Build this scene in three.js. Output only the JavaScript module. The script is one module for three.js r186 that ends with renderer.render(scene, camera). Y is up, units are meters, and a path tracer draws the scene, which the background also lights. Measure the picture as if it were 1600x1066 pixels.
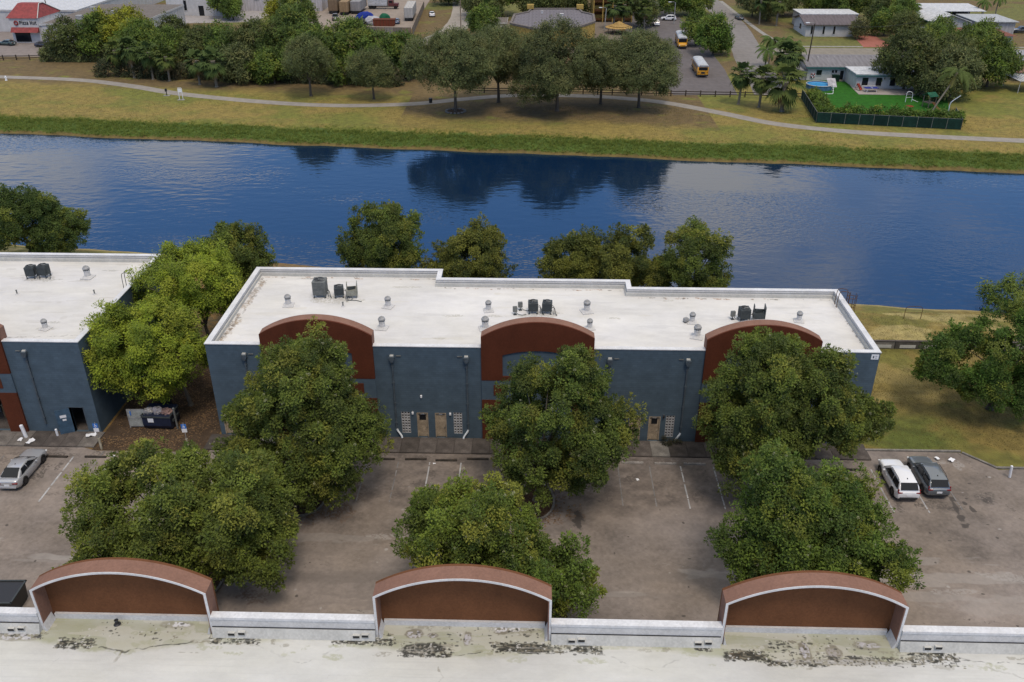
import * as THREE from 'three';
import { mergeGeometries } from 'three/addons/utils/BufferGeometryUtils.js';
import { RoundedBoxGeometry } from 'three/addons/geometries/RoundedBoxGeometry.js';
import { FontLoader } from 'three/addons/loaders/FontLoader.js';
import { TextGeometry } from 'three/addons/geometries/TextGeometry.js';

// ------------------------------------------------------------------ camera, sky, sun, exposure
const scene = new THREE.Scene();
const D2R = Math.PI / 180;
const camera = new THREE.PerspectiveCamera(42.24, 1024 / 682, 0.5, 3000);
camera.position.set(0, 44, 0);
camera.rotation.order = 'YXZ';
camera.rotation.set(-28.7 * D2R, 1.53 * D2R, 0);
const renderer = new THREE.WebGLRenderer({ antialias: true });
renderer.setSize(1024, 682);
renderer.toneMapping = THREE.LinearToneMapping;
renderer.toneMappingExposure = 0.88;
renderer.shadowMap.enabled = true;

function rng(seed) {
  let a = seed >>> 0;
  return () => { a = (a + 0x6D2B79F5) | 0; let t = Math.imul(a ^ (a >>> 15), 1 | a); t = (t + Math.imul(t ^ (t >>> 7), 61 | t)) ^ t; return ((t ^ (t >>> 14)) >>> 0) / 4294967296; };
}
const clamp = (v, a = 0, b = 1) => Math.min(b, Math.max(a, v));
const mix = (a, b, t) => a + (b - a) * t;
const sstep = (a, b, x) => { const t = clamp((x - a) / (b - a)); return t * t * (3 - 2 * t); };
// value noise in 2-D and 3-D
const PERM = new Float32Array(65536); { const r = rng(7); for (let i = 0; i < 65536; i++) PERM[i] = r(); }
const hash2 = (x, y) => PERM[(Math.imul(x, 374761393) + Math.imul(y, 668265263) >>> 5) & 65535];
function n2(x, y) {
  const xi = Math.floor(x), yi = Math.floor(y); let fx = x - xi, fy = y - yi; fx = fx * fx * (3 - 2 * fx); fy = fy * fy * (3 - 2 * fy);
  const a = hash2(xi, yi), b = hash2(xi + 1, yi), c = hash2(xi, yi + 1), d = hash2(xi + 1, yi + 1);
  return a + (b - a) * fx + (c - a) * fy + (a - b - c + d) * fx * fy;
}
function fbm(x, y, o = 4) { let s = 0, a = 0.5, t = 0; for (let i = 0; i < o; i++) { s += a * n2(x, y); t += a; a *= 0.5; x = x * 2.03 + 17.3; y = y * 2.03 + 9.1; } return s / t; }

// sky: blue with soft broken cloud, thin white veil towards the zenith
const SUN = new THREE.Vector3(0.15, 0.90, 0.40).normalize();
{
  const w = 1024, h = 512, data = new Float32Array(w * h * 4);
  for (let j = 0; j < h; j++) for (let i = 0; i < w; i++) {
    const th = ((j + 0.5) / h - 0.5) * Math.PI, ph = ((i + 0.5) / w - 0.5) * 2 * Math.PI;
    const x = Math.cos(ph) * Math.cos(th), y = Math.sin(th), z = Math.sin(ph) * Math.cos(th);
    const e = Math.max(y, 0);
    let c = [mix(0.46, 0.19, sstep(0, 0.4, e)), mix(0.74, 0.45, sstep(0, 0.4, e)), mix(1.16, 1.04, sstep(0, 0.4, e))];
    const q = 1 / (e + 0.16), u = x * q, v = z * q;
    const f = fbm(u * 1.25 + 3.33, v * 1.25 + 33.62, 6);
    const cover = mix(0.53, 0.30, sstep(0.42, 0.75, e));
    const d = sstep(cover, cover + 0.17, f);
    const b = 1.16 + 0.22 * (fbm(u * 2.3 + 40, v * 2.3, 4) - 0.5);
    c = [mix(c[0], b * 1.02, d), mix(c[1], b * 1.0, d), mix(c[2], b * 0.965, d)];
    const hz = 1 - sstep(0.0, 0.16, e); c = [mix(c[0], 0.80, hz * 0.7), mix(c[1], 0.86, hz * 0.7), mix(c[2], 0.95, hz * 0.7)];
    if (y < 0) c = [0.14, 0.14, 0.11];
    const k = 4 * (j * w + i); data[k] = c[0]; data[k + 1] = c[1]; data[k + 2] = c[2]; data[k + 3] = 1;
  }
  const sky = new THREE.DataTexture(data, w, h, THREE.RGBAFormat, THREE.FloatType);
  sky.mapping = THREE.EquirectangularReflectionMapping; sky.magFilter = THREE.LinearFilter; sky.minFilter = THREE.LinearFilter; sky.needsUpdate = true;
  scene.background = sky; scene.environment = sky;
}
const sun = new THREE.DirectionalLight(0xfff0e0, 2.2);
sun.position.copy(SUN).multiplyScalar(300).add(new THREE.Vector3(0, 0, -120));
sun.target.position.set(0, 0, -120);
sun.castShadow = true; sun.shadow.radius = 28; sun.shadow.mapSize.set(4096, 4096);
Object.assign(sun.shadow.camera, { left: -220, right: 220, top: 220, bottom: -220, near: 1, far: 800 });
scene.add(sun, sun.target);

// ------------------------------------------------------------------ helpers
const V = (x, y, z) => new THREE.Vector3(x, y, z);
const taken = new Map(), origin = new Map();
function numbered(n) { const k = taken.get(n) ?? 0; taken.set(n, k + 1); return k ? n + '_' + String(k).padStart(3, '0') : n; }
function tag(o, label, category, group) { o.userData.label = label; o.userData.category = category; if (group) o.userData.group = group; return o; }
// a Group at a thing's base; local parts are built round its own origin, world = true lets them be given in world metres
function thing(name, label, category, at = [0, 0, 0], turn = 0, group, world = false) {
  const o = new THREE.Group(); o.name = numbered(name); o.position.set(...at); o.rotation.y = turn; tag(o, label, category, group);
  if (world) origin.set(o, at); scene.add(o); return o;
}
function metreUV(g) {
  const p = g.attributes.position, n = g.attributes.normal, uv = new Float32Array(p.count * 2);
  for (let i = 0; i < p.count; i++) {
    const ax = Math.abs(n.getX(i)), ay = Math.abs(n.getY(i)), az = Math.abs(n.getZ(i));
    if (ay >= ax && ay >= az) { uv[2 * i] = p.getX(i); uv[2 * i + 1] = -p.getZ(i); }
    else if (ax > az) { uv[2 * i] = p.getZ(i); uv[2 * i + 1] = p.getY(i); }
    else { uv[2 * i] = p.getX(i); uv[2 * i + 1] = p.getY(i); }
  }
  g.setAttribute('uv', new THREE.BufferAttribute(uv, 2));
}
function join(geos, keepUV) {
  const list = (Array.isArray(geos) ? geos : [geos]).map(g => {
    const k = g.index ? g.toNonIndexed() : g; for (const a of Object.keys(k.attributes)) if (!['position', 'normal', 'uv'].includes(a)) k.deleteAttribute(a); return k;
  });
  if (!keepUV) list.forEach(metreUV);
  return list.length > 1 ? mergeGeometries(list) : list[0];
}
function mesh(name, geos, m, parent = scene, keepUV = false) {
  const g = join(geos, keepUV);
  let r = parent; while (r && r !== scene && !origin.has(r)) r = r.parent;
  if (r && origin.has(r)) { const o = origin.get(r); g.translate(-o[0], -o[1], -o[2]); }
  const me = new THREE.Mesh(g, m); me.castShadow = me.receiveShadow = true;
  me.name = parent === scene ? numbered(name) : name; parent.add(me); return me;
}
function struct(name, geos, m, keepUV) { const o = mesh(name, geos, m, scene, keepUV); o.userData.kind = 'structure'; return o; }
function copyOf(o, label, at, turn) {
  const c = o.clone(); c.name = numbered(o.name.replace(/_\d{3}$/, '')); c.userData = { ...o.userData, label }; c.position.set(...at); if (turn !== undefined) c.rotation.y = turn; scene.add(c); return c;
}
// geometries
const box = (w, h, d, x = 0, y = 0, z = 0, ry = 0) => { const g = new THREE.BoxGeometry(w, h, d); if (ry) g.rotateY(ry); return g.translate(x, y, z); };
const span = (x0, x1, y0, y1, z0, z1) => box(Math.abs(x1 - x0), Math.abs(y1 - y0), Math.abs(z1 - z0), (x0 + x1) / 2, (y0 + y1) / 2, (z0 + z1) / 2);
const rbox = (w, h, d, r, x = 0, y = 0, z = 0) => new RoundedBoxGeometry(w, h, d, 2, r).translate(x, y, z);
const cyl = (r0, r1, h, x, y, z, seg = 12, open = false) => new THREE.CylinderGeometry(r1, r0, h, seg, 1, open).translate(x, y, z);
const tube = (pts, r, seg = 6, n = pts.length * 3, closed = false) => new THREE.TubeGeometry(new THREE.CatmullRomCurve3(pts.map(p => V(...p)), closed, 'catmullrom', 0.35), n, r, seg, closed);
function bar(a, b, r0, r1 = r0, seg = 6) {
  const A = V(...a), B = V(...b), d = B.clone().sub(A), g = new THREE.CylinderGeometry(r1, r0, d.length(), seg);
  g.applyQuaternion(new THREE.Quaternion().setFromUnitVectors(V(0, 1, 0), d.clone().normalize())); const m = A.add(B).multiplyScalar(0.5); return g.translate(m.x, m.y, m.z);
}
function shapeOf(pts, holes = []) { const s = new THREE.Shape(pts.map(p => new THREE.Vector2(...p))); for (const h of holes) s.holes.push(new THREE.Path(h.map(p => new THREE.Vector2(...p)))); return s; }
// a plate in the XY plane, z0..z1
const plate = (pts, z0, z1, holes) => new THREE.ExtrudeGeometry(shapeOf(pts, holes), { depth: z1 - z0, bevelEnabled: false, curveSegments: 8 }).translate(0, 0, z0);
// a slab over a plan polygon (x, z), y0..y1
const slab = (pts, y0, y1, holes = []) => { const f = a => a.map(([x, z]) => [x, -z]); return new THREE.ExtrudeGeometry(shapeOf(f(pts), holes.map(f)), { depth: y1 - y0, bevelEnabled: false }).rotateX(-Math.PI / 2).translate(0, y0, 0); };
const sheet = (pts, y, holes = []) => { const f = a => a.map(([x, z]) => [x, -z]); return new THREE.ShapeGeometry(shapeOf(f(pts), holes.map(f))).rotateX(-Math.PI / 2).translate(0, y, 0); };
const rect = (x0, x1, z0, z1) => [[x0, z0], [x1, z0], [x1, z1], [x0, z1]];
function ribbon(pts, width, y) {
  const c = new THREE.CatmullRomCurve3(pts.map(p => V(p[0], y, p[1])), false, 'catmullrom', 0.5), n = pts.length * 8, P = [], I = [];
  for (let i = 0; i <= n; i++) { const p = c.getPoint(i / n), t = c.getTangent(i / n); const s = V(-t.z, 0, t.x).normalize().multiplyScalar(width / 2 * (1 + 0.05 * (n2(i * 0.9, 3) - 0.5))); P.push(p.x - s.x, y, p.z - s.z, p.x + s.x, y, p.z + s.z); if (i < n) { const k = 2 * i; I.push(k, k + 1, k + 2, k + 1, k + 3, k + 2); } }
  const g = new THREE.BufferGeometry(); g.setAttribute('position', new THREE.Float32BufferAttribute(P, 3)); g.setIndex(I); g.computeVertexNormals();
  if (g.attributes.normal.getY(0) < 0) { g.setIndex(I.map((_, i) => I[i - i % 3 + [0, 2, 1][i % 3]])); g.computeVertexNormals(); } return g;
}

// ------------------------------------------------------------------ computed surfaces
class Img {
  constructor(w, h, x0, x1, z0, z1) { Object.assign(this, { w, h, x0, x1, z0, z1 }); this.d = new Float32Array(w * h * 3); }
  fill(fn) { for (let j = 0; j < this.h; j++) for (let i = 0; i < this.w; i++) { const c = fn(mix(this.x0, this.x1, (i + 0.5) / this.w), mix(this.z0, this.z1, (j + 0.5) / this.h)); this.d.set(c, 3 * (j * this.w + i)); } return this; }
  paint(xa, xb, za, zb, fn) {   // fn(x, z) -> [r, g, b, alpha]
    const i0 = clamp(Math.floor((xa - this.x0) / (this.x1 - this.x0) * this.w), 0, this.w), i1 = clamp(Math.ceil((xb - this.x0) / (this.x1 - this.x0) * this.w), 0, this.w);
    const j0 = clamp(Math.floor((za - this.z0) / (this.z1 - this.z0) * this.h), 0, this.h), j1 = clamp(Math.ceil((zb - this.z0) / (this.z1 - this.z0) * this.h), 0, this.h);
    for (let j = j0; j < j1; j++) for (let i = i0; i < i1; i++) {
      const c = fn(mix(this.x0, this.x1, (i + 0.5) / this.w), mix(this.z0, this.z1, (j + 0.5) / this.h)), k = 3 * (j * this.w + i), a = clamp(c[3]);
      if (a > 0) for (let q = 0; q < 3; q++) this.d[k + q] = mix(this.d[k + q], c[q], a);
    }
  }
  blot(x, z, rx, rz, c, a = 0.8, rough = 0.5, grain = 0) {   // an irregular stain
    this.paint(x - rx * 1.5, x + rx * 1.5, z - rz * 1.5, z + rz * 1.5, (px, pz) => {
      const dx = (px - x) / rx, dz = (pz - z) / rz, r = Math.hypot(dx, dz) + rough * (fbm(px * 1.7 / Math.sqrt(rx) + x * 7, pz * 1.7 / Math.sqrt(rz) + z * 3, 4) - 0.5) * 2;
      return [...c, a * (1 - sstep(0.72, 1, r)) * (grain ? sstep(0.5 - grain, 0.55, fbm(px * 9, pz * 9, 3)) : 1)];
    });
  }
  line(pts, w, c, a = 0.8, wob = 0.1) {
    for (let s = 0; s + 1 < pts.length; s++) {
      const [ax, az] = pts[s], [bx, bz] = pts[s + 1], L = Math.hypot(bx - ax, bz - az) || 1e-6, m = w + wob + 0.1;
      this.paint(Math.min(ax, bx) - m, Math.max(ax, bx) + m, Math.min(az, bz) - m, Math.max(az, bz) + m, (px, pz) => {
        const t = clamp(((px - ax) * (bx - ax) + (pz - az) * (bz - az)) / (L * L));
        const d = Math.hypot(px - ax - t * (bx - ax) + wob * 2 * (fbm(px * 2.3, pz * 2.3, 3) - 0.5), pz - az - t * (bz - az) + wob * 2 * (fbm(px * 2.3 + 50, pz * 2.3, 3) - 0.5));
        return [...c, a * (1 - sstep(w * 0.5, w, d)) * (0.35 + 0.65 * sstep(0.3, 0.6, fbm(px * 3 + 9, pz * 3, 2)))];
      });
    }
  }
  texture() {
    const u = new Uint8Array(this.w * this.h * 4);
    for (let j = 0; j < this.h; j++) for (let i = 0; i < this.w; i++) { const k = 3 * (j * this.w + i), o = 4 * ((this.h - 1 - j) * this.w + i); for (let q = 0; q < 3; q++) { const c = clamp(this.d[k + q]); u[o + q] = 255 * (c <= 0.0031308 ? 12.92 * c : 1.055 * Math.pow(c, 1 / 2.4) - 0.055) + 0.5; } u[o + 3] = 255; }
    const t = new THREE.DataTexture(u, this.w, this.h, THREE.RGBAFormat); t.colorSpace = THREE.SRGBColorSpace; t.magFilter = THREE.LinearFilter; t.minFilter = THREE.LinearMipmapLinearFilter; t.generateMipmaps = true; t.wrapS = t.wrapT = THREE.MirroredRepeatWrapping;
    // uv of a mesh are metres (x, -z): bring them onto this picture
    t.repeat.set(1 / (this.x1 - this.x0), 1 / (this.z1 - this.z0)); t.offset.set(-this.x0 / (this.x1 - this.x0), this.z1 / (this.z1 - this.z0)); t.needsUpdate = true; return t;
  }
}
// small repeating maps in metres: grey value fn(u, v) over one tile of `size` metres, seamless by blending
function tile(px, size, fn, color = true) {
  const u = new Uint8Array(px * px * 4);
  for (let j = 0; j < px; j++) for (let i = 0; i < px; i++) {
    const x = i / px, y = j / px, bx = sstep(0.8, 1, x), by = sstep(0.8, 1, y);
    const g = (a, b) => fn(a * size, b * size);
    let v = g(x, y); if (bx || by) v = mix(mix(v, g(x - 1, y), bx), mix(g(x, y - 1), g(x - 1, y - 1), bx), by);
    const o = 4 * (j * px + i); u[o] = u[o + 1] = u[o + 2] = clamp(v) * 255; u[o + 3] = 255;
  }
  const t = new THREE.DataTexture(u, px, px, THREE.RGBAFormat); if (color) t.colorSpace = THREE.SRGBColorSpace; t.magFilter = THREE.LinearFilter; t.minFilter = THREE.LinearMipmapLinearFilter; t.generateMipmaps = true; t.wrapS = t.wrapT = THREE.RepeatWrapping; t.repeat.set(1 / size, 1 / size); t.needsUpdate = true; return t;
}
const grainMap = tile(256, 4, (x, y) => 0.80 + 0.32 * (fbm(x * 2.2, y * 2.2, 5) - 0.5) + 0.22 * (fbm(x * 14, y * 14, 2) - 0.5));
const softMap = tile(256, 6, (x, y) => 0.86 + 0.14 * (fbm(x * 1.1, y * 0.8, 4) - 0.5) + 0.12 * (fbm(x * 11, y * 11, 3) - 0.5));
const grainBump = tile(256, 2, (x, y) => fbm(x * 12, y * 12, 4), false);
const grassBump = tile(512, 3, (x, y) => fbm(x * 9, y * 9, 5), false);
const streakMap = tile(256, 5, (x, y) => 0.86 + 0.26 * (fbm(x * 3.2, y * 0.35, 5) - 0.5) + 0.10 * (fbm(x * 6, y * 6, 3) - 0.5));
// painted concrete block: thin mortar courses 0.2 m high, joints 0.4 m
const blockMap = tile(512, 3.2, (x, y) => { const r = Math.floor((y + 6.4) / 0.2), fy = Math.abs(((y + 6.4) / 0.2) % 1 - 0.5), fx = Math.abs((((x + 6.4) / 0.4 + (r % 2) * 0.5) % 1) - 0.5); return 0.86 - (fy > 0.44 ? 0.07 : 0) - (fx > 0.47 ? 0.04 : 0) + 0.16 * (fbm(x * 1.5, y * 1.5, 4) - 0.5) + 0.05 * (n2(r * 7.7, Math.floor((x + 6.4) / 0.4 + (r % 2) * 0.5) * 3.1) - 0.5); });
const ribMap = tile(128, 1.2, (x) => 0.5 + 0.5 * Math.sin(x / 0.3 * 2 * Math.PI), false);

const L = (r, g, b) => new THREE.Color().setRGB(r, g, b);
const M = (r, g, b, o = {}) => new THREE.MeshPhysicalMaterial({ color: L(r, g, b), roughness: 0.85, map: grainMap, specularIntensity: (o.roughness ?? 0.85) >= 0.8 ? 0.35 : 1, ...o });
const mats = {
  blueWall: M(0.102, 0.148, 0.188, { map: blockMap, roughness: 0.8 }),
  redStucco: M(0.132, 0.038, 0.018, { map: softMap, roughness: 0.9, bumpMap: grainBump, bumpScale: 0.006 }),
  redSheen: M(0.30, 0.165, 0.118, { map: softMap, roughness: 0.92, bumpMap: grainBump, bumpScale: 0.006 }),  // shell red paled: some fading, plus sky sheen put into the colour
  redBack: M(0.190, 0.080, 0.036, { map: softMap, roughness: 0.92, bumpMap: grainBump, bumpScale: 0.006 }),
  capWhite: M(0.82, 0.82, 0.82, { roughness: 0.5, map: softMap }),
  flashWhite: M(0.74, 0.73, 0.71, { map: softMap, roughness: 0.8 }),
  dirtyWhite: M(0.66, 0.65, 0.60, { map: softMap, roughness: 0.85 }),
  tan: M(0.54, 0.43, 0.30, { roughness: 0.6 }),
  tanDark: M(0.25, 0.19, 0.12, { roughness: 0.6 }),
  dark: M(0.014, 0.014, 0.015, { roughness: 0.6, map: null }),
  black: M(0.02, 0.02, 0.022, { roughness: 0.5, map: null }),
  steel: M(0.30, 0.31, 0.31, { roughness: 0.45, metalness: 0.6 }),
  galv: M(0.50, 0.50, 0.49, { roughness: 0.6, metalness: 0.15 }),
  acGrey: M(0.21, 0.22, 0.21, { roughness: 0.6 }),
  acDark: M(0.06, 0.075, 0.08, { roughness: 0.6 }),
  acBeige: M(0.36, 0.36, 0.30, { roughness: 0.6 }),
  pipeBlue: M(0.10, 0.13, 0.155, { roughness: 0.6 }),
  pvc: M(0.72, 0.76, 0.78, { roughness: 0.5, map: null }),
  concrete: M(0.30, 0.28, 0.25, { roughness: 0.95, bumpMap: grainBump, bumpScale: 0.004 }),
  concreteDark: M(0.145, 0.125, 0.112, { roughness: 0.95, bumpMap: grainBump, bumpScale: 0.004 }),
  concretePale: M(0.42, 0.40, 0.36, { roughness: 0.95 }),
  paintWhite: M(0.58, 0.58, 0.58, { roughness: 0.8 }),
  paintWorn: M(0.30, 0.29, 0.28, { roughness: 0.85 }),
  paintYellow: M(0.55, 0.40, 0.07, { roughness: 0.8 }),
  cream: M(0.62, 0.56, 0.42, { roughness: 0.7 }),
  signBlue: M(0.03, 0.16, 0.52, { roughness: 0.5, map: null }),
  signWhite: M(0.75, 0.76, 0.78, { roughness: 0.5, map: null }),
  rust: M(0.17, 0.09, 0.05, { roughness: 0.85 }),
  bark: M(0.15, 0.125, 0.10, { roughness: 0.95, map: streakMap }),
  barkPale: M(0.30, 0.26, 0.20, { roughness: 0.95, map: streakMap }),
  mulch: M(0.10, 0.062, 0.038, { roughness: 1, bumpMap: grainBump, bumpScale: 0.03 }),
  wood: M(0.28, 0.22, 0.16, { roughness: 0.9, map: streakMap }),
  woodDark: M(0.075, 0.06, 0.045, { roughness: 0.9, map: streakMap }),
  glassDark: new THREE.MeshPhysicalMaterial({ color: L(0.012, 0.014, 0.017), roughness: 0.12, specularIntensity: 0.6 }),
  tyre: M(0.018, 0.018, 0.018, { roughness: 0.9, map: null }),
  rim: M(0.34, 0.34, 0.35, { roughness: 0.35, metalness: 0.7, map: null }),
  chrome: M(0.55, 0.56, 0.58, { roughness: 0.25, metalness: 0.8, map: null }),
  tail: M(0.20, 0.010, 0.012, { roughness: 0.25, map: null }),
  lamp: M(0.72, 0.74, 0.76, { roughness: 0.2, map: null }),
};
const paint = (r, g, b, metal = 0) => new THREE.MeshPhysicalMaterial({ color: L(r, g, b), roughness: 0.38, metalness: metal, clearcoat: 1, clearcoatRoughness: 0.06 });
// ------------------------------------------------------------------ ground, canal, lot, path, streets
const wig = (x, s) => 1.6 * (n2(x * 0.11, s) - 0.5) + 0.7 * (n2(x * 0.45, s + 5) - 0.5);
const farShore = x => -151.1 + 0.108 * x + wig(x, 2.5);
const nearShore = x => -98.5 + 0.14 * x + wig(x, 8.5) + (x > 52 ? 0.012 * (x - 52) ** 2 : 0);
{
  const img = new Img(2048, 2048, -170, 170, -345, -5);
  img.fill((x, z) => {
    const zf = farShore(x), zn = nearShore(x), big = fbm(x * 0.05, z * 0.07, 4), mid = fbm(x * 0.25 + 9, z * 0.3, 4), fine = fbm(x * 1.6, z * 1.6, 3), g1 = 0.62 + 0.76 * fine;
    let c;
    if (z > zn) {                                   // lawn on the near side
      const green = clamp(sstep(0.46, 0.62, mid) * 0.55 + sstep(0.4, 0.62, fbm(x * 0.12, z * 0.2 + 4, 3)) * (1 - sstep(-66, -69, z)) * 0.9);
      c = [mix(0.205, 0.105, green), mix(0.152, 0.125, green), mix(0.062, 0.032, green)];
      const sand = sstep(0.55, 0.66, fbm(x * 0.22 + 3, z * 0.5, 4)) * (z < -78 ? 0.75 : 0.25); c = [mix(c[0], 0.36, sand), mix(c[1], 0.29, sand), mix(c[2], 0.19, sand)];
      const mud = 1 - sstep(0.4, 1.6, z - zn); c = [mix(c[0], 0.30, mud), mix(c[1], 0.24, mud), mix(c[2], 0.15, mud)];
      if (x > -39 && x < -26 && z < -60) { const leaf = sstep(0.42, 0.55, fbm(x * 2.4, z * 2.4, 4)); c = [mix(0.125, 0.20, leaf), mix(0.088, 0.115, leaf), mix(0.058, 0.052, leaf)]; }
    } else {
      const d = zf - z;                              // metres inland of the far waterline
      const dry = sstep(0.35, 0.65, big * 0.6 + mid * 0.4);
      c = [mix(0.145, 0.225, dry), mix(0.150, 0.168, dry), mix(0.034, 0.062, dry)];
      const edge = 6.2 + 2.2 * (mid - 0.5) + 1.5 * (n2(x * 0.6, 3) - 0.5), lush = 1 - sstep(edge - 0.8, edge + 0.9, d);
      c = [mix(c[0], 0.062, lush), mix(c[1], 0.104, lush), mix(c[2], 0.018, lush)];
      const mud = 1 - sstep(0.5, 1.3, d + (fine - 0.5)); c = [mix(c[0], 0.14, mud), mix(c[1], 0.10, mud), mix(c[2], 0.045, mud)];
      const bare = sstep(-2, 5, d - 32 - 7 * (mid - 0.5) - (x > -26 ? (x < 34 ? -17 : 30) : 0)) * sstep(0.25, 0.5, mid + 0.12); c = [mix(c[0], 0.135, bare), mix(c[1], 0.092, bare), mix(c[2], 0.055, bare)];
      const yard = sstep(40, 60, d - 22) * sstep(0.45, 0.6, big); c = [mix(c[0], 0.13, yard), mix(c[1], 0.13, yard), mix(c[2], 0.045, yard)];
    }
    return [c[0] * g1 * 0.90, c[1] * g1 * 0.90, c[2] * g1 * 0.54];
  });
  const m = new THREE.MeshStandardMaterial({ map: img.texture(), roughness: 1, bumpMap: grassBump, bumpScale: 0.06 });
  const xs = [-900, -600, -400, -300, -240]; for (let x = -200; x <= 200; x += 3) xs.push(x); xs.push(240, 300, 400, 600, 900);
  const rows = x => { const f = farShore(x), n = nearShore(x); return [[260, 0], [0, 0], [-60, 0], [n + 9, 0], [n + 5.5, -0.05], [n + 3, -0.55], [n + 1.2, -1.1], [n, -1.5], [n - 3, -2.8], [(n + f) / 2, -4], [f + 3, -2.8], [f, -1.5], [f - 1.2, -1.05], [f - 3.5, -0.55], [f - 6, -0.12], [f - 8.5, 0], [f - 40, 0], [-420, 0], [-1400, 0]]; };
  const P = [], I = [], nr = 19;
  xs.forEach((x, i) => { for (const [z, y] of rows(x)) P.push(x, y, z); if (i + 1 < xs.length) for (let k = 0; k + 1 < nr; k++) { const a = i * nr + k; I.push(a, a + nr, a + 1, a + 1, a + nr, a + nr + 1); } });
  const g = new THREE.BufferGeometry(); g.setAttribute('position', new THREE.Float32BufferAttribute(P, 3)); g.setIndex(I); g.computeVertexNormals();
  const uv = []; for (let i = 0; i < P.length; i += 3) uv.push(P[i], -P[i + 2]); g.setAttribute('uv', new THREE.Float32BufferAttribute(uv, 2));
  struct('ground', g, m, true);
}
{
  const waves = tile(2048, 120, (x, y) => { const wind = 0.25 + 1.5 * sstep(0.42, 0.66, fbm(x * 0.035 + 5, y * 0.05 + 2, 3)), a = fbm(x * 0.5 + 0.9 * fbm(x * 0.3, y * 0.3, 2), y * 1.1, 2), b = fbm(x * 1.9 + 3, y * 3.6, 3); return 0.5 + 0.5 * (a - 0.5) + wind * 0.5 * (b - 0.5); }, false);
  const m = new THREE.MeshPhysicalMaterial({ color: L(0.003, 0.015, 0.042), roughness: 0.06, ior: 1.65, specularIntensity: 1, bumpMap: waves, bumpScale: 0.036 });
  const g = new THREE.PlaneGeometry(1800, 260, 60, 20).rotateX(-Math.PI / 2).translate(0, -1.5, -126);
  struct('water', g, m);
}
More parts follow.
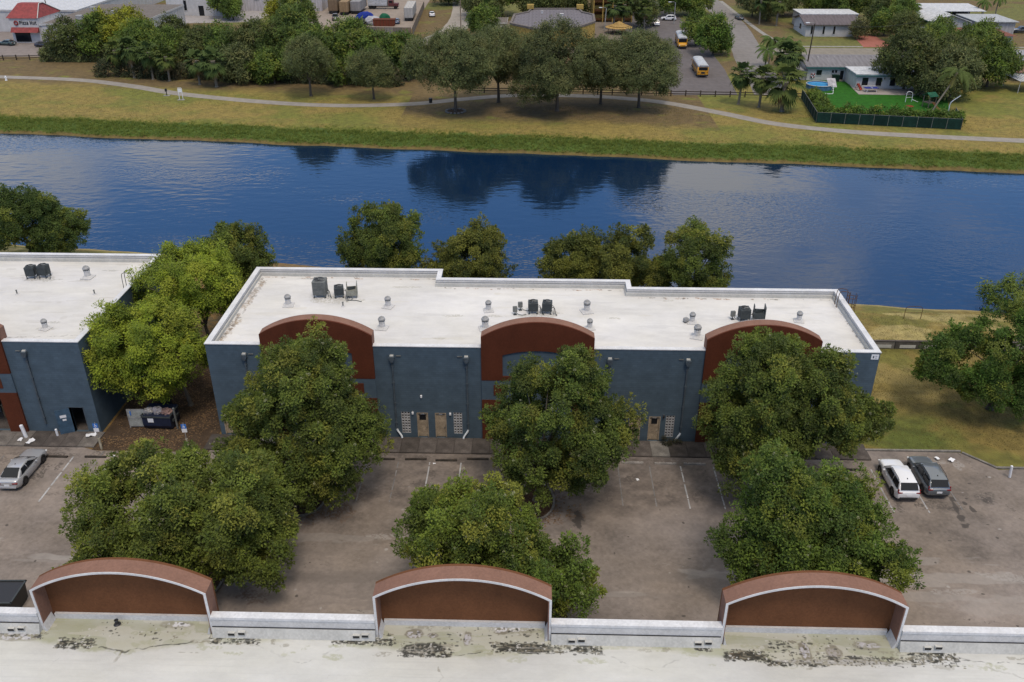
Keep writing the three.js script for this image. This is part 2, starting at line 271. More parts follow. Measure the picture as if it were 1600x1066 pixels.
// the asphalt lot between the two rows of warehouses
const lotEdge = [[-95, -33], [90, -33], [90, -59.6], [40.4, -59.6], [38.3, -59.4], [36.2, -61.7], [28.1, -61.8], [28.1, -60.4], [-28.2, -60.4], [-29.2, -60.1], [-36.8, -60.1], [-38, -60.5], [-95, -60.5]];
{
  const img = new Img(2048, 1024, -56, 46, -62, -33), r = rng(31);
  img.fill((x, z) => {
    const big = fbm(x * 0.09 + 2, z * 0.16, 4), mid = fbm(x * 0.5, z * 0.9 + 30, 4), fine = fbm(x * 5, z * 5, 3), grit = PERM[(Math.floor(x * 21) * 131 + Math.floor(z * 33) * 7919) & 65535];
    const k = (0.78 + 0.72 * (big - 0.5) + 0.44 * (mid - 0.5) + 0.3 * (fine - 0.5) + 0.10 * (grit - 0.5));
    const warm = 0.5 + (fbm(x * 0.2 + 60, z * 0.2, 3) - 0.5);
    return [0.262 * k * mix(0.98, 1.06, warm), 0.224 * k, 0.196 * k * mix(1.06, 0.9, warm)];
  });
  const dark = [0.050, 0.043, 0.038], pale = [0.33, 0.31, 0.29], rustc = [0.13, 0.08, 0.05];
  // long faint tyre-polished bands along the drive aisle and worn stall ends
  for (let i = 0; i < 46; i++) { const x = -54 + 98 * r(), z = -51 + 15 * r(); img.blot(x, z, 3 + 7 * r(), 0.25 + 0.5 * r(), r() < 0.55 ? [0.145, 0.125, 0.112] : pale, 0.18 + 0.2 * r(), 0.9); }
  for (let i = 0; i < 75; i++) { const x = -50 + 92 * r(); img.blot(x, -54 - 4.5 * r(), 0.25 + 0.7 * r(), 0.25 + 0.8 * r(), dark, 0.28 + 0.4 * r(), 0.9, 0.12); }
  for (let i = 0; i < 260; i++) img.blot(-55 + 100 * r(), -59.5 + 25 * r(), 0.05 + 0.12 * r(), 0.05 + 0.1 * r(), r() < 0.7 ? dark : pale, 0.8, 0.5);
  // fallen leaves and grit round the tree islands
  for (const [x, z, s] of [[-17.6, -54.3, 4.2], [0.4, -54.4, 3.6], [21.7, -56.5, 4], [-23, -45, 5], [-3.3, -44.8, 3.4], [18.4, -45.3, 3.6]]) for (let i = 0; i < 26; i++) { const a = 6.3 * r(), d = s * (0.4 + 0.75 * Math.sqrt(r())); img.blot(x + d * Math.cos(a), z + 0.7 * d * Math.sin(a), 0.35 + 0.7 * r(), 0.3 + 0.5 * r(), rustc, 0.5, 0.9, 0.1); }
  for (let i = 0; i < 60; i++) img.blot(-54 + 82 * r(), -59.4 - 1.0 * r(), 0.5 + 1.2 * r(), 0.2 + 0.25 * r(), [0.075, 0.062, 0.053], 0.5, 0.9, 0.14);
  // stalls before the doors darkened: blotchy dirt plus tree and wall shade, painted in
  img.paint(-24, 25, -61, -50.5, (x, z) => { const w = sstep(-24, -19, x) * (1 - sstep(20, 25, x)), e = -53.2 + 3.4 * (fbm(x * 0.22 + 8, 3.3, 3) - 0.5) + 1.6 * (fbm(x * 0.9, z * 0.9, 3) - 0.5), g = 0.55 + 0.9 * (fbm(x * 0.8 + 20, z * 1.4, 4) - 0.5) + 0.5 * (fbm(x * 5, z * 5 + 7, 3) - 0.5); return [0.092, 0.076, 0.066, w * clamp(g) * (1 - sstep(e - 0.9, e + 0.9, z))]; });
  // oil trail and cracks on the open right part
  for (const [x, z, a, b] of [[32.9, -55.6, 0.3, 0.5], [32.8, -54.5, 0.22, 0.8], [32.75, -53.2, 0.3, 0.5], [33.7, -55.0, 0.16, 0.22], [34.0, -54.3, 0.2, 0.35], [32.6, -52.3, 0.35, 0.3], [3.6, -52.3, 0.45, 1.1]]) img.blot(x, z, a, b, dark, 0.85, 0.8);
  for (const [x, z, a, b] of [[33.5, -60.4, 1.2, 0.35], [35.2, -60.1, 0.5, 0.7], [33, -47, 2.4, 0.5], [29, -45.5, 1.8, 0.3], [-42, -49, 3, 0.5], [-9, -50, 4, 0.35]]) img.blot(x, z, a, b, pale, 0.5, 0.9, 0.15);
  img.line([[36.2, -61.5], [36.5, -57], [37.3, -52], [36.9, -47], [38.5, -41], [38, -36]], 0.07, dark, 0.9, 0.5);
  img.line([[24, -42.3], [29, -42.9], [36, -42.1], [42, -42.6]], 0.05, dark, 0.7, 0.4);
  img.line([[-55, -46], [-47, -44.6], [-40, -45.4], [-33, -43.8]], 0.05, dark, 0.6, 0.5);
  img.line([[-14, -42.7], [-6, -42.3], [4, -42.9], [13, -42.4]], 0.05, dark, 0.55, 0.4); img.line([[2, -39.6], [12, -39.3]], 0.06, pale, 0.6, 0.3); img.line([[-13, -47.6], [4, -47.9], [16, -47.2]], 0.05, pale, 0.35, 0.4);
  img.line([[-50, -52], [-47.5, -48], [-49, -43]], 0.06, dark, 0.6, 0.4);
  for (let i = 0; i < 22; i++) { const x = -52 + 92 * r(), z = -56 + 20 * r(), p = [[x, z]]; for (let k = 0; k < 4; k++) p.push([p[k][0] + 3 * (r() - 0.3), p[k][1] + 1.6 * (r() - 0.5)]); img.line(p, 0.035, dark, 0.45, 0.4); }
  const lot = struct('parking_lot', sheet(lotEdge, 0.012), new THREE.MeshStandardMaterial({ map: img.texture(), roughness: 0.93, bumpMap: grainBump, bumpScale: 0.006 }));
  // painted stall lines, each with its worn gaps
  const stripe = (x, z0, z1, m, w = 0.1) => { const rr = rng(Math.round(x * 100) + 5000), g = []; let z = z0; while (z < z1) { const l = 0.25 + 1.1 * rr(); const e = Math.min(z1, z + l); g.push(sheet(rect(x - w / 2 + 0.02 * (rr() - 0.5), x + w / 2 + 0.02 * (rr() - 0.5), z, e), 0.017)); z = e + (rr() < 0.45 ? 0.06 + 0.25 * rr() : 0); } mesh('parking_line', g, m, lot); };
  for (const x of [-13.6, -11, 7.15, 9.75]) stripe(x, -59.2, -54, mats.paintWorn);
  for (const x of [-8.4, -5.8, 12.3, 15.0, 25.2, 27.85, 30.55]) stripe(x, -59.2, -53.8, mats.paintWhite, 0.11);
  stripe(-38.3, -59.2, -53.3, mats.paintWhite, 0.14); stripe(-33.85, -60, -54.3, mats.paintYellow, 0.12); stripe(-36.1, -60, -57.5, mats.paintWorn, 0.1); stripe(33.2, -59, -54.2, mats.paintWorn); stripe(-44.2, -59.2, -53.6, mats.paintWorn);
}
// concrete walk along the facades, slab by slab
{
  const walk = new THREE.Group(); walk.name = 'sidewalk'; walk.userData.kind = 'structure'; scene.add(walk);
  const cols = [mats.concreteDark, M(0.165, 0.143, 0.128, { roughness: 0.95 }), M(0.118, 0.102, 0.09, { roughness: 0.95 })], pale = [mats.concrete, M(0.25, 0.225, 0.20, { roughness: 0.95 })], r = rng(4);
  const shared = new RoundedBoxGeometry(1.5, 0.14, 2.2, 1, 0.012); metreUV(shared);
  for (let i = 0; i < 37; i++) {
    const x = -27.0 + 1.515 * i, isPale = [25, 3].includes(i); const me = new THREE.Mesh(shared, isPale ? pale[0] : cols[Math.floor(3 * r())]); me.name = 'slab'; me.position.set(x, 0.055 + 0.008 * r(), -61.52 + 0.02 * r()); me.receiveShadow = me.castShadow = true; walk.add(me);
  }
  for (let i = 0; i < 12; i++) { const me = new THREE.Mesh(shared, r() < 0.4 ? pale[1] : cols[Math.floor(3 * r())]); me.name = 'slab'; me.position.set(-37.9 - 1.515 * i, 0.055 + 0.008 * r(), -61.6); me.receiveShadow = me.castShadow = true; walk.add(me); }
  const kerb = mesh('kerb', [span(28.2, 36.2, -0.05, 0.14, -61.95, -61.75), box(2.9, 0.19, 0.18, 37.25, 0.045, -60.62, -0.81), span(38.3, 60, -0.05, 0.14, -59.72, -59.54)], mats.concrete, scene); kerb.userData.kind = 'structure';
  struct('dirt', sheet([[-37.2, -60.15], [-27.2, -60.15], [-27, -78], [-37.2, -78]], 0.02), M(0.115, 0.078, 0.05, { roughness: 1, bumpMap: grassBump, bumpScale: 0.08 }));
}
const pathLine = [[-190, -212], [-150, -206.5], [-123, -203.1], [-103.5, -200.4], [-89.5, -195], [-75.7, -187.8], [-57.5, -181.6], [-41, -178.6], [-25.6, -180.2], [-15.4, -184.5], [-5, -188], [8.4, -188.2], [17, -186.6], [26.5, -182.7], [36.8, -174.3], [45.5, -166.7], [57.7, -161.7], [70.6, -159], [86.5, -156.6], [120, -152], [170, -146]];
struct('path', ribbon(pathLine, 2.8, 0.02), M(0.36, 0.33, 0.29, { roughness: 0.95, map: softMap }));
// far lots and streets
const farAsphalt = M(0.17, 0.152, 0.15, { roughness: 0.95, map: softMap }), paleRoad = M(0.40, 0.36, 0.31, { roughness: 0.95, map: softMap });
struct('road', ribbon([[-46, -238], [-36, -243], [-30, -249], [-25.5, -262], [-23.5, -280], [-24, -305], [-27, -340], [-34, -400]], 7.5, 0.02), paleRoad);
struct('road', ribbon([[50, -190], [51.5, -205], [53.2, -228], [57, -258], [59.4, -290], [60, -330], [60, -420]], 7.6, 0.024), M(0.27, 0.25, 0.235, { roughness: 0.95, map: softMap }));
struct('road', sheet(rect(54, 170, -243.2, -234.5), 0.016), M(0.30, 0.27, 0.22, { roughness: 0.95, map: softMap }));
struct('sidewalk', sheet(rect(66.4, 170, -246, -244.6), 0.03), mats.concretePale);
struct('sidewalk', ribbon([[66.8, -246], [64.9, -259], [64.2, -284], [64.2, -330]], 1.4, 0.034), mats.concretePale);
struct('driveway', sheet([[86.5, -244.6], [95, -244.6], [95, -262], [89, -262]], 0.04), M(0.42, 0.16, 0.12, { roughness: 0.95, map: softMap }));
struct('parking_lot', sheet([[29, -189.5], [42.6, -189.5], [44.6, -215], [45.6, -262], [44, -330], [24, -330], [26, -262], [28, -240]], 0.02), farAsphalt);
struct('parking_lot', sheet([[-170, -224], [-123.5, -226.5], [-125.5, -262], [-150, -330], [-230, -330]], 0.02), M(0.29, 0.25, 0.23, { roughness: 0.95, map: softMap }));
struct('parking_lot', sheet([[-73, -262], [-36.5, -259.6], [-38, -345], [-80, -345]], 0.02), M(0.36, 0.30, 0.25, { roughness: 0.95, map: softMap }));
struct('parking_lot', sheet([[-112, -277], [-86, -281], [-84, -330], [-116, -330]], 0.02), M(0.42, 0.39, 0.38, { roughness: 0.95, map: softMap }));
struct('courtyard', sheet([[-12, -232], [24, -232], [24, -285], [-12, -285]], 0.02), M(0.24, 0.20, 0.16, { roughness: 0.95, map: softMap }));
struct('turf', sheet([[57.5, -175.8], [80.5, -173.5], [86, -189], [86, -205], [60.8, -204.5], [59.6, -196]], 0.03), M(0.035, 0.165, 0.014, { roughness: 1, bumpMap: grassBump, bumpScale: 0.04 }));
struct('patio', slab([[68.3, -190.9], [84, -190.2], [84, -204], [69.6, -204], [68.8, -197]], 0.0, 0.1), M(0.44, 0.39, 0.35, { roughness: 0.9, map: softMap }));
// ------------------------------------------------------------------ warehouses
function arc(x0, x1, spring, apex, n = 28) {            // segmental arch from the left springing to the right
  const w = (x1 - x0) / 2, rise = apex - spring, R = (w * w + rise * rise) / (2 * rise), cx = (x0 + x1) / 2, cy = apex - R, a = Math.asin(w / R), p = [];
  for (let i = 0; i <= n; i++) { const t = -a + 2 * a * i / n; p.push([cx + R * Math.sin(t), cy + R * Math.cos(t)]); } return p;
}
const flat = (x0, x1, y0, y1) => [[x0, y0], [x1, y0], [x1, y1], [x0, y1]];
// hollow arched head over a portal: face panel, shell, pale trim on the rear edge. out = +1 faces +z
function archHead(g, x0, x1, yb, spring, apex, zFace, depth, out) {
  const t = 0.17, head = mesh('arch', plate([[x0, yb], ...arc(x0, x1, spring, apex), [x1, yb]].reverse(), Math.min(zFace, zFace - out * 0.16), Math.max(zFace, zFace - out * 0.16)), out > 0 ? mats.redStucco : mats.redBack, g);
  const shoe = (o, i, za, zb) => plate([[x0 + o, yb], ...arc(x0 + o, x1 - o, spring - o * 0.5, apex - o), [x1 - o, yb], [x1 - i, yb], ...arc(x0 + i, x1 - i, spring - i * 0.5, apex - i).reverse(), [x0 + i, yb]], Math.min(za, zb), Math.max(za, zb));
  mesh('shell', shoe(0, t, zFace - out * 0.161, zFace - out * depth), mats.redSheen, head);
  mesh('edge_trim', shoe(-0.004, t - 0.05, zFace - out * (depth + 0.001), zFace - out * (depth + 0.03)), mats.capWhite, head);
  return head;
}
function roofImg(w, h, x0, x1, z0, z1, seed, base) {
  const img = new Img(w, h, x0, x1, z0, z1);
  img.fill((x, z) => {
    const big = fbm(x * 0.16 + seed, z * 0.35, 4), mid = fbm(x * 0.9 + seed, z * 2.2, 4), fine = fbm(x * 6, z * 9, 2), seam = Math.abs(((z + 100) / 0.95) % 1 - 0.5) > 0.475 ? 0.03 : 0;
    const k = 0.97 + 0.26 * (big - 0.5) + 0.16 * (mid - 0.5) + 0.06 * (fine - 0.5) - seam, w2 = fbm(x * 0.3 + 70 + seed, z * 0.5, 3);
    return [base[0] * k, base[1] * k * mix(1.0, 0.985, w2), base[2] * k * mix(1.02, 0.93, w2)];
  });
  return img;
}
const WZ = -62.7, RY = 8.35, PT = 9.0;
const ringOf = (poly, d) => {                           // inset of an axis-aligned polygon listed so that inside lies on a fixed side
  const n = poly.length, area = poly.reduce((s, [x, z], i) => { const [a, b] = poly[(i + 1) % n]; return s + x * b - a * z; }, 0), sg = area > 0 ? 1 : -1;
  return poly.map((p, i) => { const a = poly[(i + n - 1) % n], b = poly[(i + 1) % n], u = [p[0] - a[0], p[1] - a[1]], v = [b[0] - p[0], b[1] - p[1]], lu = Math.hypot(...u), lv = Math.hypot(...v); return [p[0] + sg * d * (-u[1] / lu - v[1] / lv), p[1] + sg * d * (u[0] / lu + v[0] / lv)]; });
};
function ringSlab(poly, d0, d1, y0, y1) { return slab(ringOf(poly, d0), y0, y1, [ringOf(poly, d1)]); }
// walls with real openings in the front, white-lined parapet and metal cap
function shellOf(g, poly, x0, x1, holes, m, roofMap) {
  const depth = 0.34;
  mesh('wall', plate(flat(x0, x1, 0, PT - 0.001), WZ - depth, WZ, holes), m, g);
  const n = poly.length, walls = [];
  for (let i = 1; i < n; i++) { const a = poly[i], b = poly[(i + 1) % n]; const q = ringOf(poly, 0.3), c = q[(i + 1) % n], d = q[i]; const cut = ([x, z]) => [x, Math.min(z, WZ - depth - 0.001)]; walls.push(slab([a, b, c, d].map(cut), 0, PT)); }
  mesh('wall', walls, m, g);
  mesh('parapet_lining', ringSlab(poly, 0.345, 0.40, RY - 0.02, PT - 0.05), mats.flashWhite, g);
  mesh('base_flashing', ringSlab(poly, 0.401, 0.50, RY - 0.02, RY + 0.3), mats.dirtyWhite, g);
  mesh('flashing_strip', ringSlab(poly, 0.4015, 0.415, RY + 0.42, RY + 0.455), mats.acGrey, g);
  mesh('parapet_cap', ringSlab(poly, -0.05, 0.42, PT + 0.001, PT + 0.07), mats.capWhite, g);
  mesh('roof', slab(ringOf(poly, 0.342), RY - 0.25, RY), roofMap, g);
}
function holeFrame(x0, x1, y0, y1) { return flat(x0, x1, y0, y1).reverse(); }
function door(g, x0, x1, y1, window, m = mats.tan) {
  const d = mesh('door', span(x0 + 0.07, x1 - 0.07, 0.13, y1 - 0.07, WZ - 0.16, WZ - 0.1), m, g);
  mesh('frame', [span(x0, x0 + 0.07, 0.13, y1, WZ - 0.22, WZ + 0.012), span(x1 - 0.07, x1, 0.13, y1, WZ - 0.22, WZ + 0.012), span(x0 + 0.07, x1 - 0.07, y1 - 0.07, y1, WZ - 0.22, WZ + 0.012)], mats.tan, d);
  mesh('handle', [cyl(0.03, 0.03, 0.1, 0, 0, 0, 8).rotateX(Math.PI / 2).translate(x1 - 0.17, 1.1, WZ - 0.06), rbox(0.12, 0.03, 0.03, 0.012, x1 - 0.2, 1.1, WZ - 0.02)], mats.steel, d);
  mesh('closer', rbox(0.32, 0.07, 0.07, 0.015, (x0 + x1) / 2, y1 - 0.14, WZ - 0.06), mats.signWhite, d);
  if (window) { const wx = (x0 + x1) / 2, wy = y1 - 0.52; mesh('pane', span(wx - window, wx + window, wy - 0.27, wy + 0.27, WZ - 0.099, WZ - 0.085), mats.glassDark, d); }
}
function vent(g, x0, x1, y0, y1) {                      // pierced breeze blocks in a tall opening
  const cells = [], nx = 3, ny = 8, w = (x1 - x0) / nx, h = (y1 - y0) / ny;
  for (let i = 0; i <= nx; i++) cells.push(span(x0 + i * w - 0.045, x0 + i * w + 0.045, y0, y1, WZ - 0.12, WZ - 0.02));
  for (let j = 0; j <= ny; j++) for (let i = 0; i < nx; i++) cells.push(span(x0 + i * w + 0.046, x0 + (i + 1) * w - 0.046, y0 + j * h - 0.055, y0 + j * h + 0.055, WZ - 0.12, WZ - 0.025));
  const b = mesh('breeze_blocks', cells, mats.paintWhite, g); mesh('screen', span(x0, x1, y0, y1, WZ - 0.2, WZ - 0.16), mats.black, b);
}
function downspout(g, x, turn, yTop = 8.05, elbow = true) {
  const d = mesh('downspout', [span(x - 0.06, x + 0.06, 0.95, yTop - 0.35, WZ + 0.03, WZ + 0.14), ...[1.6, 3.6, 5.6, 7.2].map(y => span(x - 0.1, x + 0.1, y - 0.03, y + 0.03, WZ + 0.002, WZ + 0.15))], mats.pipeBlue, g);
  mesh('conductor_head', plate([[x - 0.1, yTop - 0.4], [x + 0.1, yTop - 0.4], [x + 0.22, yTop - 0.12], [x + 0.22, yTop + 0.1], [x - 0.22, yTop + 0.1], [x - 0.22, yTop - 0.12]], WZ + 0.004, WZ + 0.3), mats.pipeBlue, d);
  mesh('spout', span(x - 0.15, x + 0.15, yTop + 0.1, yTop + 0.2, WZ + 0.003, WZ + 0.2), mats.dirtyWhite, d); mesh('overflow_scupper', span(x + turn * 0.35, x + turn * 0.75, yTop + 0.06, yTop + 0.14, WZ + 0.003, WZ + 0.07), mats.acGrey, d);
  if (elbow) mesh('elbow', tube([[x, 1.0, WZ + 0.085], [x + turn * 0.06, 0.8, WZ + 0.1], [x + turn * 0.36, 0.32, WZ + 0.16], [x + turn * 0.42, 0.13, WZ + 0.2]], 0.085, 8, 16), mats.pvc, d);
}
function rollDoor(g, x0, x1, y1, m) {
  const slats = [], n = Math.round(y1 / 0.3); for (let i = 0; i < n; i++) slats.push(rbox(x1 - x0, y1 / n - 0.012, 0.06, 0.02, (x0 + x1) / 2, (i + 0.5) * y1 / n, WZ - 0.06));
  mesh('roll_door', slats, m, g);
}
// facade portal: red piers, blue band with red squares, blue tympanum, door below
function portal(g, cx, w, spring, apex, doorMat) {
  const x0 = cx - w / 2, x1 = cx + w / 2, f = WZ + 0.18, ty = arc(cx - 2.85, cx + 2.85, 8.4, 8.84, 16);
  const p = mesh('portal', [plate([[x0, 6.0], [x1, 6.0], [x1, 8.95], [x0, 8.95]], WZ + 0.002, f, [[[cx - 2.85, 6.4], ...ty, [cx + 2.85, 6.4]]]), span(x0, cx - 3.05, 0, 4.1, WZ + 0.002, f), span(cx + 3.05, x1, 0, 4.1, WZ + 0.002, f)], mats.redStucco, g);
  mesh('tympanum', plate([[cx - 2.85, 6.4], [cx + 2.85, 6.4], ...arc(cx - 2.85, cx + 2.85, 8.4, 8.84, 16).reverse()], WZ + 0.003, WZ + 0.07), mats.blueWall, p);
  mesh('band', span(x0 + 0.001, x1 - 0.001, 4.101, 5.999, WZ + 0.002, WZ + 0.15), mats.blueWall, p);
  for (const s of [-1, 1]) mesh('square_inset', span(cx + s * 3.6, cx + s * 2.55, 4.55, 5.55, WZ + 0.151, WZ + 0.19), mats.redStucco, p);
  if (doorMat) rollDoor(p, cx - 3.04, cx + 3.04, 4.09, doorMat);
  archHead(p, x0, x1, 8.951, spring, apex, f, 1.05, 1);
}
// --- the blue warehouse across the lot
{
  const poly = [[28.05, WZ], [-26.9, WZ], [-26.9, -78.1], [-8.8, -78.1], [-8.8, -76.1], [9.05, -76.1], [9.05, -74.5], [28.05, -74.5]];
  const g = thing('warehouse', 'long blue warehouse with stepped white roof and three red arches facing the parking lot', 'warehouse', [0.6, 0, -70], 0, 'arched warehouses', true);
  const doors = [[-26.5, -25.55, 2.5, 0], [-9.79, -8.83, 2.6, 0.28], [-8.24, -7.28, 2.6, 0], [8.27, 9.25, 2.55, 0], [9.92, 10.9, 2.55, 0.25], [26.1, 27.05, 2.5, 0]], vents = [[-11.12, -10.36], [-6.66, -5.92], [6.9, 7.62], [11.36, 12.1]];
  const holes = [...doors.map(([a, b, h]) => holeFrame(a, b, 0.06, h)), ...vents.map(([a, b]) => holeFrame(a, b, 0.5, 2.68))];
  const img = roofImg(2048, 640, -27, 28.2, -78.2, -62.6, 3, [0.60, 0.59, 0.57]), r = rng(12);
  const dirt = [0.15, 0.13, 0.11], ochre = [0.50, 0.46, 0.36], grey = [0.44, 0.43, 0.41];
  for (let i = 0; i < 70; i++) img.blot(-26 + 53 * r(), -77 + 14 * r(), 0.4 + 2.2 * r(), 0.06 + 0.3 * r(), r() < 0.6 ? grey : ochre, 0.16 + 0.2 * r(), 0.9);
  for (const [x, z, a, b] of [[-18.3, -72.6, 2.2, 0.9], [0.4, -70.2, 1.8, 0.8], [18.6, -69, 1.4, 0.6], [-7.2, -69.6, 0.9, 0.25], [-3.4, -69.6, 0.9, 0.22], [7.1, -69.5, 0.7, 0.2], [-8, -65.4, 0.9, 0.18], [12.4, -73.2, 1, 0.2], [-12, -75.5, 1.2, 0.25]]) img.blot(x, z, a, b, [0.36, 0.34, 0.28], 0.6, 0.9, 0.2);
  for (let i = 0; i < 90; i++) { const t = r(); const back = t < 0.33 ? [-26.4 + 17.4 * r(), -77.2] : t < 0.66 ? [-8.4 + 17 * r(), -75.2] : [9.6 + 17.8 * r(), -73.6]; img.blot(back[0], back[1] - 0.25 + 0.35 * r(), 0.1 + 0.5 * r() * r(), 0.04 + 0.1 * r(), r() < 0.5 ? dirt : [0.30, 0.17, 0.10], 0.8, 0.9, 0.2); }
  for (let i = 0; i < 60; i++) img.blot(-26.3 + 0.5 * r(), -77 + 14 * r(), 0.08 + 0.3 * r(), 0.1 + 0.5 * r(), r() < 0.5 ? [0.30, 0.23, 0.16] : dirt, 0.6, 0.9, 0.2);
  for (let i = 0; i < 26; i++) img.blot(27.4 + 0.3 * r(), -74 + 11 * r(), 0.05 + 0.1 * r(), 0.1 + 0.3 * r(), dirt, 0.5, 0.9, 0.2);
  shellOf(g, poly, -26.9, 28.05, holes, mats.blueWall, new THREE.MeshStandardMaterial({ map: img.texture(), roughness: 0.75, bumpMap: grainBump, bumpScale: 0.006 }));
  doors.forEach(([a, b, h, win]) => door(g, a, b, h, win)); vents.forEach(([a, b]) => vent(g, a, b, 0.5, 2.68));
  for (const [cx] of [[-17.65], [0.4], [18.6]]) portal(g, cx, 9.2, 10.05, 11.45, mats.tan);
  for (const [x, t] of [[-23.75, 1], [-11.55, 1], [-5.42, -1], [6.32, 1], [12.68, -1], [24.4, -1]]) downspout(g, x, t);
  for (const [x, y] of [[-10.12, 2.6], [-6.92, 2.55], [-9.31, 4.27], [8.91, 3.63], [11.15, 2.6]]) { const l = mesh('wall_light', rbox(0.16, 0.24, 0.14, 0.03, x, y, WZ + 0.075), x > 11 ? mats.black : mats.signWhite, g); mesh('bracket', span(x - 0.03, x + 0.03, y + 0.12, y + 0.2, WZ + 0.002, WZ + 0.07), mats.steel, l); }
  const plq = mesh('number_plate', span(27.35, 27.95, 8.4, 8.85, WZ + 0.003, WZ + 0.04), mats.signWhite, g); mesh('plate_print', [span(27.48, 27.58, 8.52, 8.73, WZ + 0.041, WZ + 0.046), span(27.66, 27.82, 8.52, 8.56, WZ + 0.041, WZ + 0.046), span(27.66, 27.82, 8.69, 8.73, WZ + 0.041, WZ + 0.046)], mats.pipeBlue, plq);
}
// --- the neighbour at the left edge, roll-up bay and a side door standing open
{
  const poly = [[-37.45, WZ], [-82, WZ], [-82, -81], [-37.45, -81]];
  const g = thing('warehouse', 'blue warehouse at the left edge with an open dark bay and an open blue door', 'warehouse', [-59.7, 0, -71.8], 0, 'arched warehouses', true);
  const holes = [holeFrame(-51.5, -45.35, 0.06, 4.08), holeFrame(-39.75, -38.55, 0.06, 2.6)];
  const img = roofImg(1024, 512, -82, -37.4, -81.1, -62.6, 44, [0.575, 0.565, 0.545]), r = rng(19);
  for (let i = 0; i < 60; i++) img.blot(-62 + 24 * r(), -80 + 16 * r(), 0.4 + 1.6 * r(), 0.06 + 0.25 * r(), [0.42, 0.40, 0.36], 0.25 + 0.2 * r(), 0.9);
  for (const [x, z, a, b] of [[-47.8, -76.2, 2.2, 0.6], [-42, -67.4, 0.8, 0.2], [-42, -66.2, 0.9, 0.3], [-43.2, -76.2, 0.7, 0.25], [-41.5, -78.5, 0.8, 0.2]]) img.blot(x, z, a, b, [0.30, 0.29, 0.25], 0.6, 0.9, 0.2);
  img.line([[-46, -64.4], [-42, -64.8], [-38.3, -65.2]], 0.05, [0.12, 0.11, 0.1], 0.8, 0.15);
  shellOf(g, poly, -82, -37.45, holes, mats.blueWall, new THREE.MeshStandardMaterial({ map: img.texture(), roughness: 0.75, bumpMap: grainBump, bumpScale: 0.006 }));
  portal(g, -48.4, 9.2, 10.05, 11.45, null);
  mesh('interior_floor', span(-56, -38, -0.03, 0.05, -74, WZ - 0.36), mats.concreteDark, g);
  mesh('interior_partition', [span(-56, -55.8, 0.05, 7.9, -74, WZ - 0.36), span(-55.8, -38, 0.05, 7.9, -74.2, -74)], mats.woodDark, g);
  downspout(g, -42.1, -1, 8.05, false);
  const leaf = mesh('door', new THREE.BoxGeometry(1.15, 2.42, 0.05).translate(0.575, 1.31, 0).rotateY(Math.PI + 0.42).translate(-39.75, 0, WZ + 0.03), M(0.075, 0.15, 0.235, { roughness: 0.6 }), g);
  mesh('notice', [new THREE.BoxGeometry(0.5, 0.26, 0.012).translate(0.6, 1.85, -0.034), new THREE.BoxGeometry(0.3, 0.18, 0.012).translate(0.55, 1.5, -0.034)].map(q => q.rotateY(Math.PI + 0.42).translate(-39.75, 0, WZ + 0.03)), mats.signWhite, leaf);
  mesh('frame', [span(-39.82, -39.75, 0.06, 2.66, WZ - 0.3, WZ + 0.012), span(-38.55, -38.48, 0.06, 2.66, WZ - 0.3, WZ + 0.012), span(-39.749, -38.551, 2.601, 2.66, WZ - 0.3, WZ + 0.012)], mats.pipeBlue, leaf);
  // stock standing in the open bay
  for (const [x, z, w, h, d, m, label] of [[-46.6, -65.2, 1.1, 1.3, 0.9, M(0.30, 0.19, 0.10), 'brown cardboard carton stack just inside the open bay'], [-48.6, -66, 1.3, 0.9, 1.0, M(0.15, 0.16, 0.17), 'grey crate on the floor of the dark open bay']]) {
    const c = thing('crate', label, 'crate', [x, 0.05, z], 0.2); mesh('body', rbox(w, h, d, 0.03, 0, h / 2, 0), m, c); mesh('lid', [rbox(w + 0.05, 0.1, d + 0.05, 0.02, 0, h + 0.05, 0), box(0.08, 0.03, d + 0.06, 0, h + 0.115, 0)], mats.wood, c);
  }
}
